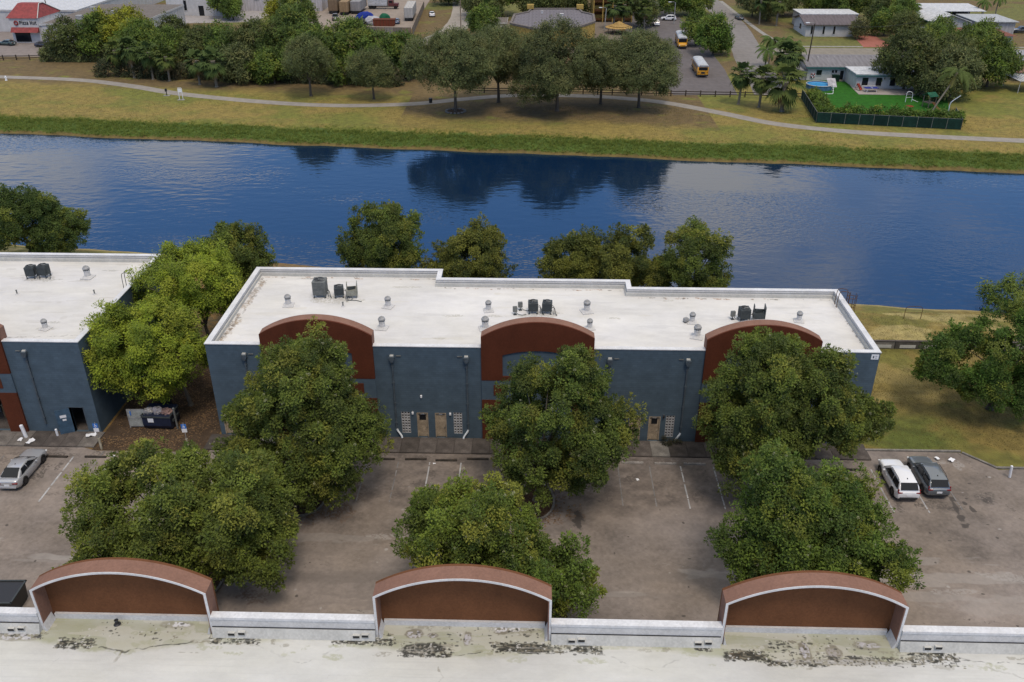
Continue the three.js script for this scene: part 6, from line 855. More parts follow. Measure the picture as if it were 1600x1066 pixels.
function limbs(parent, base, h, r0, lobes, m, seed, n = 9, floor = 1) {
  const r = rng(seed), g = [], mid = lobes.reduce((s, l) => [s[0] + l[0] / lobes.length, s[1] + l[1] / lobes.length, s[2] + l[2] / lobes.length], [0, 0, 0]), fork = [mix(0, mid[0], 0.25), h, mix(0, mid[2], 0.25)];
  const taper = (pts, ra, rb, seg = 7) => { const c = new THREE.CatmullRomCurve3(pts.map(p => V(...p))), k = 8, P = c.getPoints(k); for (let i = 0; i < k; i++) g.push(bar(P[i].toArray(), P[i + 1].toArray(), mix(ra, rb, i / k) * 1.01, mix(ra, rb, (i + 1) / k), seg)); };
  g.push(bar([0, -0.05, 0], [0, 0.25, 0], r0 * 1.5, r0 * 1.05, 9)); taper([[0, 0.2, 0], [fork[0] * 0.3 + 0.1 * (r() - 0.5), h * 0.5, fork[2] * 0.3 + 0.1 * (r() - 0.5)], fork], r0, r0 * 0.7, 9);
  for (let i = 0; i < n; i++) { const l = lobes[i % lobes.length], a = 6.283 * r(), t = [l[0] + l[3] * 0.72 * Math.cos(a), l[1] + l[4] * (0.7 * r() - 0.15), l[2] + l[5] * 0.72 * Math.sin(a)], m2 = [mix(fork[0], t[0], 0.45), mix(fork[1], t[1], 0.55) + 0.3, mix(fork[2], t[2], 0.45)]; taper([fork, m2, t], r0 * 0.5, r0 * 0.1, 6); }
  mesh('trunk', g, m, parent);
}
const OLIVE = { dark: [0.036, 0.064, 0.010], light: [0.142, 0.190, 0.026], warm: [0.21, 0.21, 0.03] }, LIME = { dark: [0.10, 0.155, 0.012], light: [0.26, 0.32, 0.022], warm: [0.32, 0.34, 0.03] }, GREEN = { dark: [0.038, 0.080, 0.012], light: [0.130, 0.200, 0.026], warm: [0.20, 0.225, 0.03] }, OAK = { dark: [0.062, 0.084, 0.026], light: [0.148, 0.178, 0.060], warm: [0.18, 0.18, 0.06] }, YELL = { dark: [0.14, 0.16, 0.015], light: [0.29, 0.30, 0.02], warm: [0.36, 0.34, 0.03] }, MID = { dark: [0.050, 0.074, 0.018], light: [0.115, 0.145, 0.034], warm: [0.15, 0.15, 0.04] };
let sprigs = 0, treeSeed = 100;
function tree(name, label, at, lobes, pal, o = {}) {      // lobes relative to the foot
  const g = thing(name, label, 'tree', [at[0], o.y ?? 0.08, at[1]], 0, o.group), seed = treeSeed += 37;
  if (o.wide) lobes = lobes.map(l => [l[0] * o.wide, l[1], l[2] * o.wide, l[3] * o.wide, l[4], l[5] * o.wide]);
  if (o.shoots) { const q = rng(seed + 1), base = lobes, extra = []; for (let i = 0; i < o.shoots; i++) { const l = base[Math.floor(base.length * q())], a = 6.283 * q(), y = 1.1 * q() - 0.25, s = Math.sqrt(Math.max(0, 1 - y * y)), k = 0.86 + 0.14 * q(), rr = 1.15 + 0.75 * q(); extra.push([l[0] + l[3] * k * s * Math.cos(a), l[1] + l[4] * k * y, l[2] + l[5] * k * s * Math.sin(a), rr, rr * (0.85 + 0.4 * q()), rr]); } lobes = [...base, ...extra]; }
  limbs(g, at, o.fork ?? 2.2, o.r ?? 0.22, lobes, o.bark ?? mats.bark, seed, o.limbs ?? 10);
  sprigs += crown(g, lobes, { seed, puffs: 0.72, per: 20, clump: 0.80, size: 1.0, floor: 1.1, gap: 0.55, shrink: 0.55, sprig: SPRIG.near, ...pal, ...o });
  return g;
}
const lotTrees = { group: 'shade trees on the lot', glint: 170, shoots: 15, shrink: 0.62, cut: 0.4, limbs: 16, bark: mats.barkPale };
tree('shade_tree', 'broad round dark tree before the left red arch', [-17.6, -54.3], [[0.6, 8.2, -0.4, 4.7, 4.4, 4.6], [-0.5, 5.4, 0.6, 4.2, 3.4, 4.2], [3.2, 5.8, 0.4, 3.9, 3.2, 3.8], [0.6, 10.8, -0.6, 2.7, 2.0, 2.8], [0.9, 4.0, 1.6, 4.0, 2.8, 3.2]], OLIVE, { ...lotTrees, wide: 0.93 });
tree('shade_tree', 'tall round tree before the middle red arch', [0.4, -54.4], [[1.6, 8.3, -0.3, 4.5, 4.2, 4.4], [0.1, 5.6, 0.4, 3.7, 3.4, 3.9], [3.7, 6.2, 0.2, 3.6, 3.2, 3.6], [0.2, 10.8, -0.4, 2.0, 1.7, 2.2], [3.4, 10.6, -0.6, 2.0, 1.7, 2.1], [0.6, 4.0, 1.4, 3.6, 2.5, 2.9]], { ...OLIVE, light: [0.13, 0.185, 0.026] }, { ...lotTrees, wide: 0.9 });
tree('shade_tree', 'widest tree, before the right red arch', [20.6, -56.4], [[-2.8, 8.3, -0.2, 4.2, 4.0, 4.0], [1.0, 7.4, -0.1, 3.6, 3.4, 3.8], [3.2, 5.9, 0.2, 3.0, 2.4, 3.2], [-3.6, 5.2, 0.6, 4.4, 3.3, 3.8], [-2.6, 11, -0.4, 2.2, 1.5, 2.2], [1.4, 10.2, -0.6, 1.7, 1.5, 1.8], [-4.2, 3.2, 2.0, 3.0, 2.3, 2.6]], OLIVE, { ...lotTrees });
tree('shade_tree', 'largest tree of the near row, above the left near arch', [-23, -44.9], [[-1.8, 6.6, 0.2, 5.0, 3.9, 4.4], [-4.6, 4.9, 0.8, 3.7, 2.9, 3.5], [3.6, 6.2, 0.2, 4.2, 3.4, 4.0], [5.2, 4.0, 1.0, 3.2, 3.0, 3.0], [0.4, 4.2, 1.8, 5.0, 2.6, 3.0], [-1.2, 9.2, -0.6, 2.6, 1.6, 2.4], [4.6, 8.6, -0.4, 2.1, 1.4, 2.0]], { dark: [0.046, 0.080, 0.012], light: [0.175, 0.222, 0.03], warm: [0.24, 0.245, 0.04] }, { ...lotTrees, wide: 0.93 });
tree('shade_tree', 'round bright tree above the middle near arch', [-3.3, -44.8], [[0.0, 5.9, 0, 3.7, 2.9, 3.4], [-2.0, 4.5, 0.5, 2.7, 2.3, 2.8], [2.2, 4.7, 0.3, 2.6, 2.3, 2.7], [0.4, 3.4, 1.4, 3.4, 2.0, 2.4]], { ...GREEN, light: [0.155, 0.215, 0.024], warm: [0.27, 0.27, 0.04] }, { ...lotTrees, limbs: 10, wide: 0.9 });
tree('shade_tree', 'smallest lot tree, right of the middle near arch', [1.8, -42.4], [[-0.2, 4.1, 0, 2.3, 2.0, 2.1], [0.8, 2.9, 0.3, 2.0, 1.7, 1.8], [-1.0, 2.7, 0.4, 1.9, 1.7, 1.8]], GREEN, { ...lotTrees, r: 0.1, fork: 1.4, limbs: 6, floor: 0.6, shoots: 6, wide: 0.92 });
tree('shade_tree', 'broad green tree above the right near arch', [18.5, -45.2], [[-1.6, 6.3, 0, 3.7, 3.1, 3.6], [2.2, 5.5, 0.2, 3.3, 2.6, 3.4], [3.4, 4.1, 0.8, 2.3, 2.0, 2.6], [-3.0, 4.0, 0.9, 2.9, 2.4, 2.8], [0.5, 3.8, 1.6, 3.6, 2.2, 2.6], [-1.8, 8.6, -0.4, 1.9, 1.3, 1.8]], { ...GREEN }, { ...lotTrees, wide: 0.95 });
tree('shade_tree', 'spreading green tree on the lawn at the right edge', [41.6, -68.6], [[0.2, 5.6, 0.0, 5.6, 3.2, 4.8], [-3.8, 4.8, 0.4, 3.6, 2.5, 3.6], [3.2, 7.2, -0.4, 4.4, 3.0, 4.2], [2.6, 3.8, 1.6, 3.8, 2.6, 3.2], [-0.6, 3.6, 1.8, 3.6, 2.1, 2.8]], { ...GREEN, light: [0.085, 0.165, 0.018] }, { r: 0.26, fork: 2.6, group: 'trees by the warehouses' });
const gapTrees = { group: 'trees by the warehouses', sprig: SPRIG.ficus, bark: mats.barkPale };
tree('shade_tree', 'lime-green tree over the dumpster between the warehouses', [-31.2, -67.3], [[-2.4, 7.4, 1.0, 4.4, 3.1, 4.0], [-5.0, 6.0, 1.2, 3.5, 2.8, 3.4], [0.6, 6.4, 1.6, 2.9, 2.7, 3.0], [-2.0, 4.9, 2.4, 3.2, 2.3, 2.4], [-1.4, 3.6, 2.8, 2.0, 1.6, 1.7]], LIME, { ...gapTrees, fork: 3, r: 0.2 });
tree('shade_tree', 'second lime-green tree behind the dumpster tree', [-31.6, -75.2], [[-0.8, 9.2, 0.4, 4.4, 3.1, 4.2], [-3.0, 8.0, 0.8, 3.2, 2.6, 3.2], [1.6, 8.2, 0.2, 2.6, 2.6, 3.0]], LIME, { ...gapTrees, fork: 4 });
tree('shade_tree', 'dark olive tree at the rear corner of the long warehouse', [-30.6, -83.2], [[0, 8.2, 0, 3.3, 3.0, 3.2], [1.6, 6.2, 0.4, 2.4, 2.4, 2.6], [-0.6, 5.2, 0.6, 2.6, 2.2, 2.4]], OLIVE, { ...gapTrees, sprig: SPRIG.near, fork: 3.4 });
const bankTrees = { group: 'trees along the near canal bank', shoots: 7, cut: 0.39, wide: 0.95 };
tree('bank_tree', 'dark bushy tree at the left edge of the near canal bank', [-62.6, -99.4], [[0, 5.6, 0, 5.2, 3.6, 4.4], [4.4, 3.6, 0.6, 3.2, 2.5, 3.0], [-4, 4.4, 0, 3.6, 3.0, 3.4]], { ...GREEN, light: [0.07, 0.11, 0.022] }, { ...bankTrees, y: -0.1 });
tree('bank_tree', 'tallest round bank tree behind the left part of the long roof', [-16.2, -86], [[0, 8.6, 0, 3.9, 3.6, 3.7], [-1.4, 5.8, 0, 2.6, 2.6, 2.6], [1.8, 6.0, 0.2, 2.5, 2.6, 2.6]], OLIVE, { ...bankTrees, bark: mats.barkPale, gap: 0.7 });
tree('bank_tree', 'lower round bank tree behind the first roof step', [-7.0, -86], [[0.1, 6.6, 0, 3.5, 2.9, 3.4], [-2.0, 5.2, 0.2, 2.4, 2.2, 2.4], [2.2, 5.0, 0.2, 2.1, 2.2, 2.2]], { ...OLIVE, light: [0.175, 0.175, 0.026] }, bankTrees);
tree('bank_tree', 'small yellow-green bank tree left of the paired crowns', [4.1, -86], [[0, 6.2, 0, 3.0, 2.6, 2.9], [-0.6, 4.2, 0.3, 2.6, 2.0, 2.4]], { ...OLIVE, light: [0.18, 0.185, 0.024] }, bankTrees);
tree('bank_tree', 'left of the paired bank crowns behind the roof step', [10.6, -85.4], [[0, 7.2, 0, 3.4, 3.2, 3.3], [-1.8, 4.8, 0.3, 2.2, 2.2, 2.4], [1.4, 5, 0.4, 2.4, 2.2, 2.4]], { ...OLIVE, light: [0.18, 0.18, 0.028] }, bankTrees);
tree('bank_tree', 'right of the paired bank crowns behind the roof step', [16.5, -84.6], [[-0.2, 7.0, 0, 3.4, 3.1, 3.3], [1.6, 5.2, 0.3, 2.4, 2.4, 2.4], [-1.4, 4.6, 0.4, 2.2, 2.0, 2.2]], OLIVE, bankTrees);
// far broadleaf trees: [x, z, height, radius, palette, label]
const farOpt = { shrink: 0.3, sprig: SPRIG.far, puffs: 0.42, per: 6, clump: 1.0, size: 0.95, gap: 0.35, floor: 1.2, y: 0, limbs: 7 };
function farTree(name, label, x, z, h, rad, pal, o = {}) {
  const r = rng(Math.round(x * 31 + z * 17 + 9000)), n = o.n ?? 4, lo = o.low ?? 0.28, L = [[0, h * 0.62, 0, rad * 0.8, h * 0.34, rad * 0.8]];
  for (let i = 0; i < n; i++) { const a = i / n * 6.283 + r(); L.push([rad * 0.52 * Math.cos(a), h * (lo + 0.2 + 0.25 * r()), rad * 0.52 * Math.sin(a), rad * (0.42 + 0.16 * r()), h * (0.17 + 0.08 * r()), rad * (0.42 + 0.16 * r())]); }
  L.push([rad * 0.2 * (r() - 0.5), h * 0.83, 0, rad * 0.45, h * 0.17, rad * 0.45]);
  return tree(name, label, [x, z], L, pal, { ...farOpt, fork: h * 0.27, r: 0.1 + h * 0.016, floor: h * 0.16, ...o });
}
const oakO = { sprig: SPRIG.fine, puffs: 0.62, per: 7, clump: 0.95, size: 1.0, gap: 0.42, group: 'oaks on the far bank', n: 6, limbs: 14, bark: mats.bark };
farTree('oak_tree', 'slender grey-green oak left of the path bend', -47.3, -186.6, 11.4, 5.2, OAK, { ...oakO, n: 4 }); farTree('oak_tree', 'small round grey-green oak at the path bend', -33.6, -184.2, 9.4, 4.9, OAK, { ...oakO, n: 4 });
farTree('oak_tree', 'wide grey oak in a ring of stones beside the path', -15.8, -174.4, 15.0, 9.2, OAK, oakO); farTree('oak_tree', 'oak behind the ringed oak, left of the biggest oak', -7.6, -182, 14.4, 7.6, OAK, oakO); farTree('oak_tree', 'biggest dark oak in the middle of the far bank', 4.2, -175.3, 16.6, 9.6, { ...OAK, dark: [0.046, 0.064, 0.02], light: [0.12, 0.142, 0.044] }, { ...oakO, low: 0.14 }); farTree('oak_tree', 'broad oak left of the rear-facing school bus', 20.6, -178.4, 14.2, 8.8, OAK, { ...oakO, low: 0.14 }); farTree('oak_tree', 'thin oak between the two biggest oaks', 13.2, -181.5, 12.5, 6.2, OAK, { ...oakO, low: 0.2 });
{ const ring = []; for (let i = 0; i < 16; i++) { const a = i / 16 * 6.283; ring.push([1.9 * Math.cos(a), 1.9 * Math.sin(a)]); } const g = thing('tree_ring', 'ring of pale stones round the foot of the wide grey oak', 'stone ring', [-15.8, 0, -174.4]); ring.forEach(([x, z], i) => mesh('stone', new THREE.IcosahedronGeometry(0.3, 1).scale(1.1, 0.6, 0.9).rotateY(i).translate(x, 0.12, z), mats.concrete, g)); mesh('soil', cyl(1.8, 1.8, 0.08, 0, 0.04, 0, 16), mats.mulch, g); }
const G1 = { group: 'dense trees on the far left bank' };
const lst = [[-115, -223, 9.2, 5.2, MID, 'leafy tree right of the black sedan'], [-108, -224, 9.6, 5.0, GREEN, 'green tree left of the yellow-green crowns'], [-101, -226, 11.5, 6.2, YELL, 'bright yellow-green tree before the brown-grey roof'], [-109.5, -230, 9.8, 4.6, { ...YELL, light: [0.22, 0.26, 0.02] }, 'smaller yellow-green tree left of the brightest one'], [-95, -217, 9.4, 6.4, GREEN, 'dense green tree behind the cabbage palms'], [-87, -214, 8.2, 5.4, GREEN, 'low green tree behind the middle cabbage palm'], [-79, -214, 8.6, 5.6, MID, 'dull green tree behind the right cabbage palms'], [-72, -212, 10.2, 6.2, { ...GREEN, dark: [0.025, 0.062, 0.016] }, 'dark green round tree right of the pale storehouse corner'], [-64, -209, 11.2, 6.4, MID, 'tall dull tree in the left thicket'], [-56, -208, 14.4, 7.4, { ...GREEN, light: [0.10, 0.15, 0.03] }, 'tallest bright-topped tree of the left thicket'], [-50, -203, 11.5, 6.2, { ...GREEN, dark: [0.025, 0.06, 0.014] }, 'dark tree behind the slender oak'], [-42, -206, 12.0, 6.4, GREEN, 'green tree behind the board fence'], [-35.5, -203, 9.8, 5.2, { ...GREEN, dark: [0.024, 0.062, 0.012] }, 'very dark bushy tree behind the small oak'], [-29.5, -204, 9.6, 4.8, { ...GREEN, light: [0.10, 0.18, 0.02] }, 'fresh green tree left of the pale road'], [-58, -198, 6.5, 4.6, GREEN, 'low bushy tree before the thicket, left'], [-41.5, -197.5, 6.4, 4.6, { ...GREEN, dark: [0.022, 0.055, 0.012] }, 'low bushy tree before the thicket, right'], [-66.5, -199, 7.2, 4.4, OAK, 'grey-green tree right of the last cabbage palm'], [-92, -232, 8.4, 4.6, MID, 'tree beside the storehouse end wall'], [-97, -289, 9.5, 5.2, { ...GREEN, dark: [0.022, 0.05, 0.014] }, 'dark round tree beside the white workshop'], [-93.5, -284, 6.5, 3.6, GREEN, 'small green tree before the dark workshop tree'], [-74, -268, 12.5, 4.6, YELL, 'yellow-green slender tree left of the trailers'], [-68, -262, 12, 5.2, { ...GREEN, light: [0.13, 0.17, 0.03] }, 'pale green tree before the work yard fence']];
lst.forEach(([x, z, h, rd, p, l]) => farTree('broadleaf_tree', l, x, z, h, rd, p, { ...G1, low: 0.08 }));
const G2 = { group: 'trees among the school and houses' };
const lst2 = [[44.8, -233, 9.2, 5.0, { ...GREEN, light: [0.11, 0.20, 0.02] }, 'bright round tree right of the school buses'], [42.5, -246, 8.0, 4.0, GREEN, 'smaller tree behind the bright round one'], [43.5, -296, 10, 6, GREEN, 'dark tree at the top behind the white parked cars'], [74, -312, 9, 6, MID, 'tree at the top right of the right street'], [68, -296, 8.5, 5.0, OAK, 'dull olive tree by the dark car on the verge'], [96, -292, 11, 8, { ...GREEN, dark: [0.02, 0.04, 0.012] }, 'very dark tree mass behind the grey-roofed house'], [108, -288, 11, 7, GREEN, 'dark green tree left of the white gabled house'], [101, -275, 8, 4.6, MID, 'tree between the two white houses'], [97.6, -262, 7.5, 3.6, { ...GREEN, light: [0.12, 0.2, 0.03] }, 'light green tree beside the red driveway'], [79.5, -196, 11.6, 7.2, { ...MID, dark: [0.026, 0.04, 0.012] }, 'large dark tree over the patio'], [86.5, -189, 9.4, 5.6, { ...OAK }, 'grey-brown tree behind the coconut palm'], [90, -199, 10.4, 6, MID, 'tree right of the patio tree'], [98.6, -199, 10.4, 5.6, { ...GREEN, dark: [0.02, 0.045, 0.012] }, 'dark rounded tree beside the carport'], [94, -222, 8.5, 5.5, GREEN, 'green tree behind the patio trees'], [104, -240, 7.5, 4.5, { ...GREEN, light: [0.11, 0.17, 0.03] }, 'leafy tree left of the red-brown roof'], [82, -186, 5.0, 3.4, { ...MID, dark: [0.02, 0.035, 0.012] }, 'dark low tree under the coconut palm'], [-16, -284, 11, 6, MID, 'tree left of the grey school roof'], [-11, -296, 12, 7, { ...GREEN, dark: [0.02, 0.035, 0.016] }, 'dark tree behind the school at the left'], [-19, -296, 10, 5, OAK, 'dull tree right of the bending road at the top'], [-14.5, -252, 8.5, 4.2, GREEN, 'green tree before the brown-roofed garage'], [0, -292, 9, 6, MID, 'left tree behind the school roof'], [10, -294, 9.4, 6, { ...MID, light: [0.12, 0.14, 0.03] }, 'right tree behind the school roof'], [31, -276, 10, 4.4, MID, 'tree by the straw-roofed shelter'], [104, -269, 8.5, 5.0, { ...GREEN, light: [0.12, 0.19, 0.03] }, 'leafy tree left of the white panel fence'], [99.5, -253, 7.2, 4.2, MID, 'round tree at the end of the red driveway'], [70.5, -287, 8.8, 5.0, { ...OAK, light: [0.16, 0.17, 0.05] }, 'olive tree on the verge left of the grey-roofed house'], [78, -297, 9.5, 5.6, MID, 'tree behind the left gable of the grey-roofed house'], [88, -300, 10.5, 6.5, { ...GREEN, dark: [0.026, 0.05, 0.012] }, 'dark tree right behind the grey-roofed house'], [115, -240, 6.5, 3.8, GREEN, 'low tree before the red-brown roof'], [106.5, -228, 7.5, 4.6, { ...GREEN, dark: [0.026, 0.05, 0.012] }, 'dark tree left of the teal house'], [126, -262, 4.2, 2.2, MID, 'small shrub-like tree before the grey garage'], [50, -300, 10, 6, GREEN, 'tree left of the right street at the top edge'], [-30, -318, 11, 6, MID, 'tree at the top left of the bending road'], [88.5, -256.5, 5, 2.6, { ...MID, light: [0.2, 0.19, 0.07], warm: [0.22, 0.18, 0.08] }, 'pale dry small tree at the corner of the grey-roofed house']];
lst2.forEach(([x, z, h, rd, p, l]) => farTree('broadleaf_tree', l, x, z, h, rd, p, { ...G2, low: 0.08 }));
// palms
function fanCrown(n, seed, R, dead) {                    // cabbage palm: fans of narrow blades on stalks, old ones hanging
  const r = rng(seed), P = [], tri = (...q) => q.forEach(p => P.push(p.x, p.y, p.z));
  for (let i = 0; i < n; i++) {
    const a = 6.283 * r(), e = dead ? -1.2 - 0.25 * r() : 1.35 - 2.5 * Math.pow(r(), 0.8), d = V(Math.cos(e) * Math.cos(a), Math.sin(e), Math.cos(e) * Math.sin(a)), side = V(-Math.sin(a), 0, Math.cos(a)), st = R * (0.42 + 0.2 * r()), hub = d.clone().multiplyScalar(st), nrm = side.clone().cross(d).normalize();
    tri(V(0, 0, 0), hub.clone().addScaledVector(side, 0.04), hub.clone().addScaledVector(side, -0.04));
    for (let k = 0; k < 13; k++) { const t = (k - 6) / 6 * 1.35, dir = d.clone().multiplyScalar(Math.cos(t)).addScaledVector(side, Math.sin(t)).addScaledVector(nrm, 0.25 * Math.abs(Math.sin(t))).normalize(), l = R * (0.55 + 0.12 * r()) * (1 - 0.12 * Math.abs(t)), w = 0.055 * R, pr = dir.clone().cross(nrm).normalize(), m = hub.clone().addScaledVector(dir, l * 0.55), tip = hub.clone().addScaledVector(dir, l).add(V(0, -0.3 * l * (0.6 + r()), 0)); tri(hub, m.clone().addScaledVector(pr, w), m.clone().addScaledVector(pr, -w)); tri(m.clone().addScaledVector(pr, w), tip, m.clone().addScaledVector(pr, -w)); }
  }
  const g = new THREE.BufferGeometry(); g.setAttribute('position', new THREE.Float32BufferAttribute(P, 3)); g.computeVertexNormals(); return g;
}
const palmG = [fanCrown(46, 3, 2.2), fanCrown(42, 9, 2.2)], deadG = fanCrown(9, 14, 1.9, true), palmM = [M(0.062, 0.092, 0.026, { side: THREE.DoubleSide, roughness: 0.95, map: null }), M(0.082, 0.106, 0.026, { side: THREE.DoubleSide, roughness: 0.95, map: null })], deadM = M(0.26, 0.19, 0.10, { side: THREE.DoubleSide, map: null });
function palm(label, x, z, h, s, k, group) {
  const g = thing('cabbage_palm', label, 'palm', [x, 0, z], k, group), pts = [[0, 0, 0], [0.15 * Math.sin(k * 3), h * 0.5, 0.1], [0.2 * Math.sin(k * 3), h, 0]]; mesh('trunk', [tube(pts, 0.2 * s, 8), cyl(0.32 * s, 0.2 * s, 0.3, 0, 0.12, 0, 9), cyl(0.24 * s, 0.36 * s, 0.9, pts[2][0], h - 0.3, 0, 9)], mats.barkPale, g);
  const c = new THREE.Mesh(palmG[k % 2], palmM[(k >> 1) % 2]); c.name = 'crown'; c.position.set(pts[2][0], h + 0.1, 0); c.scale.setScalar(s); c.castShadow = c.receiveShadow = true; g.add(c); const d = new THREE.Mesh(deadG, deadM); d.name = 'dead_fronds'; d.position.set(pts[2][0], h - 0.1, 0); d.scale.setScalar(s); d.castShadow = true; g.add(d);
}
[[-91.4, -202.8, 6.4, 1.35, 'leftmost cabbage palm on the far bank'], [-86.6, -201.5, 5.8, 1.3, 'second cabbage palm from the left on the far bank'], [-82.2, -199.7, 5.2, 1.2, 'third cabbage palm from the left on the far bank'], [-95.6, -204.6, 5.6, 1.2, 'cabbage palm half hidden behind the leftmost one'], [-74.2, -196.4, 5.0, 1.3, 'fourth cabbage palm, with long hanging dead fronds'], [-69.8, -194.4, 5.4, 1.5, 'largest cabbage palm at the right of the palm row']].forEach(([x, z, h, s, l], i) => palm(l, x, z, h, s, i, 'cabbage palms on the far left bank'));
[[41.2, -181.8, 6.0, 1.25, 'left of three cabbage palms beside the right path'], [44.8, -179.4, 5.8, 1.3, 'middle of three cabbage palms beside the right path'], [48.6, -176.2, 5.6, 1.9, 'large shaggy cabbage palm left of the round pool'], [22.5, -271, 6.4, 1.4, 'left cabbage palm behind the straw-roofed shelter'], [25.5, -273, 6.4, 1.4, 'right cabbage palm behind the straw-roofed shelter'], [31.2, -269, 6.2, 1.2, 'cabbage palm left of the small white car'], [-14.5, -270, 6, 1.3, 'palm before the brown-roofed garage'], [-16, -258, 4.4, 1.5, 'low palm left of the yellow school'], [67, -281, 6.6, 1.2, 'palm by the verge of the right street'], [56.2, -204, 5.4, 1.6, 'dark palm at the left of the lawn-side house'], [71.4, -278, 6.8, 1.3, 'palm before the left gable of the grey-roofed house'], [54.2, -198, 6.8, 1.5, 'tall palm between the street and the lawn-side house']].forEach(([x, z, h, s, l], i) => palm(l, x, z, h, s, i + 1, 'palms near the school and houses'));
function featherCrown(n, seed, Lf, old) {                // coconut palm fronds: arched rib with hanging leaflets
  const r = rng(seed), P = [], tri = (...q) => q.forEach(p => P.push(p.x, p.y, p.z));
  for (let i = 0; i < n; i++) {
    const a = i / n * 6.283 + 0.5 * r(), e0 = old ? -0.9 : 0.95 - 1.2 * r(), l = Lf * (0.85 + 0.3 * r()), side = V(-Math.sin(a), 0, Math.cos(a)); let p = V(0, 0, 0), e = e0;
    for (let k = 0; k < 20; k++) {
      const d = V(Math.cos(e) * Math.cos(a), Math.sin(e), Math.cos(e) * Math.sin(a)), q = p.clone().addScaledVector(d, l / 20), w = 0.035 * (1 - k / 22); tri(p.clone().addScaledVector(side, w), q, p.clone().addScaledVector(side, -w));
      if (k > 1) for (const s of [-1, 1]) for (const o of [0, 0.5]) { const b = p.clone().lerp(q, o), ll = 0.95 * Math.sin(Math.PI * Math.min(1, (k + 3) / 22)) * (0.85 + 0.3 * r()), t = b.clone().addScaledVector(side, s * ll * 0.75).addScaledVector(d, ll * 0.4).add(V(0, -ll * (0.45 + 0.25 * r()), 0)); tri(b, b.clone().addScaledVector(d, 0.11), t); }
      p = q; e -= (old ? 0.02 : 0.085 + 0.02 * r());
    }
  }
  const g = new THREE.BufferGeometry(); g.setAttribute('position', new THREE.Float32BufferAttribute(P, 3)); g.computeVertexNormals(); return g;
}
{
  const g = thing('coconut_palm', 'leaning coconut palm with a yellowing frond at the fence corner', 'palm', [77.9, 0, -176.2]); mesh('trunk', [tube([[0, 0, 0], [1.0, 2.2, -0.2], [2.6, 5.2, -0.5], [3.6, 7.6, -0.7]], 0.17, 8, 24), cyl(0.35, 0.2, 0.4, 0, 0.15, 0, 9)], mats.barkPale, g);
  const add = (n, geo, m) => { const c = new THREE.Mesh(geo, m); c.name = n; c.position.set(3.6, 7.6, -0.7); c.castShadow = c.receiveShadow = true; g.add(c); }; add('crown', featherCrown(19, 5, 5.6), M(0.085, 0.115, 0.030, { side: THREE.DoubleSide, roughness: 0.95, map: null })); add('old_fronds', featherCrown(3, 8, 3.6, true), M(0.22, 0.20, 0.06, { side: THREE.DoubleSide, map: null }));
  const crownG = featherCrown(14, 12, 3.4), m = M(0.070, 0.110, 0.026, { side: THREE.DoubleSide, roughness: 0.95, map: null });
  for (const [x, z, h, l, s] of [[59.8, -212.5, 6.2, 'feathery palm touching the lawn-side house', 1.15], [55.6, -219, 6.4, 'feathery palm behind the verge palms', 1.1], [108.5, -273, 6.5, 'feathery palm left of the white gabled house', 1.0], [52.8, -210, 5.6, 'feathery palm beside the right street, front one', 1.1], [57.4, -214, 7.0, 'feathery palm beside the right street, rear one', 1.1], [135, -286, 6, 'feathery palm at the top right before the pale street', 1], [141, -290, 6.6, 'rightmost feathery palm at the top edge', 1]]) { const q = thing('coconut_palm', l, 'palm', [x, 0, z], x, 'feathery palms'); mesh('trunk', [tube([[0, 0, 0], [0.2, h * 0.5, 0], [0.1, h, 0]], 0.16, 8), cyl(0.3, 0.18, 0.3, 0, 0.12, 0, 9)], mats.barkPale, q); const c = new THREE.Mesh(crownG, m); c.name = 'crown'; c.position.set(0.1, h, 0); c.scale.setScalar(s); c.castShadow = c.receiveShadow = true; q.add(c); }
}
// hedges, vines, bank grass
function hedge(name, label, lobes, pal, o = {}) { const g = thing(name, label, 'hedge', [lobes[0][0], 0, lobes[0][2]], 0, o.group); const L2 = lobes.map(l => [l[0] - lobes[0][0], l[1], l[2] - lobes[0][2], l[3], l[4], l[5]]); sprigs += crown(g, L2, { seed: treeSeed += 37, puffs: 0.9, per: 6, clump: 0.6, size: 0.75, floor: 0.05, gap: 0, sprig: SPRIG.far, ...pal, ...o, name: 'foliage' }); const st = []; for (const l of L2) st.push(bar([l[0], 0, l[2]], [l[0] + 0.1, l[1] + l[4] * 0.5, l[2]], 0.08, 0.03, 5)); mesh('stem', st, mats.bark, g); }
hedge('hedge', 'clipped shrubs growing inside the dark green screen fence', Array.from({ length: 14 }, (_, i) => [55.2 + i * 1.75, 0.9 + 0.2 * n2(i * 1.3, 2), -169.9 + i * 0.3 + 0.4 * n2(i, 7), 1.2, 0.9 + 0.5 * n2(i * 2.2, 1), 0.7]), { ...GREEN, light: [0.11, 0.19, 0.02] });
hedge('hedge', 'leafy shrubs along the left arm of the screen fence', Array.from({ length: 8 }, (_, i) => [57.2 - i * 0.2, 0.9, -186 + i * 2.0, 0.9, 1.0, 1.3]), GREEN);
hedge('hedge', 'vine-covered fence right of the restaurant lot', Array.from({ length: 13 }, (_, i) => [-120.5 + i * 1.7, 1.1, -221.3 + 0.2 * n2(i, 3), 1.2, 1.6 + 0.5 * n2(i * 1.7, 5), 0.9]), { ...OAK, dark: [0.03, 0.045, 0.016] });
hedge('hedge', 'low dark undergrowth below the far left thicket', Array.from({ length: 16 }, (_, i) => [-98 + i * 4.4, 1.0, -206 + i * 0.5 + 2 * n2(i, 9), 2.6, 1.9 + n2(i * 1.9, 4), 1.8]), { dark: [0.028, 0.042, 0.014], light: [0.07, 0.09, 0.03], warm: [0.10, 0.08, 0.04] }, { puffs: 0.55 });
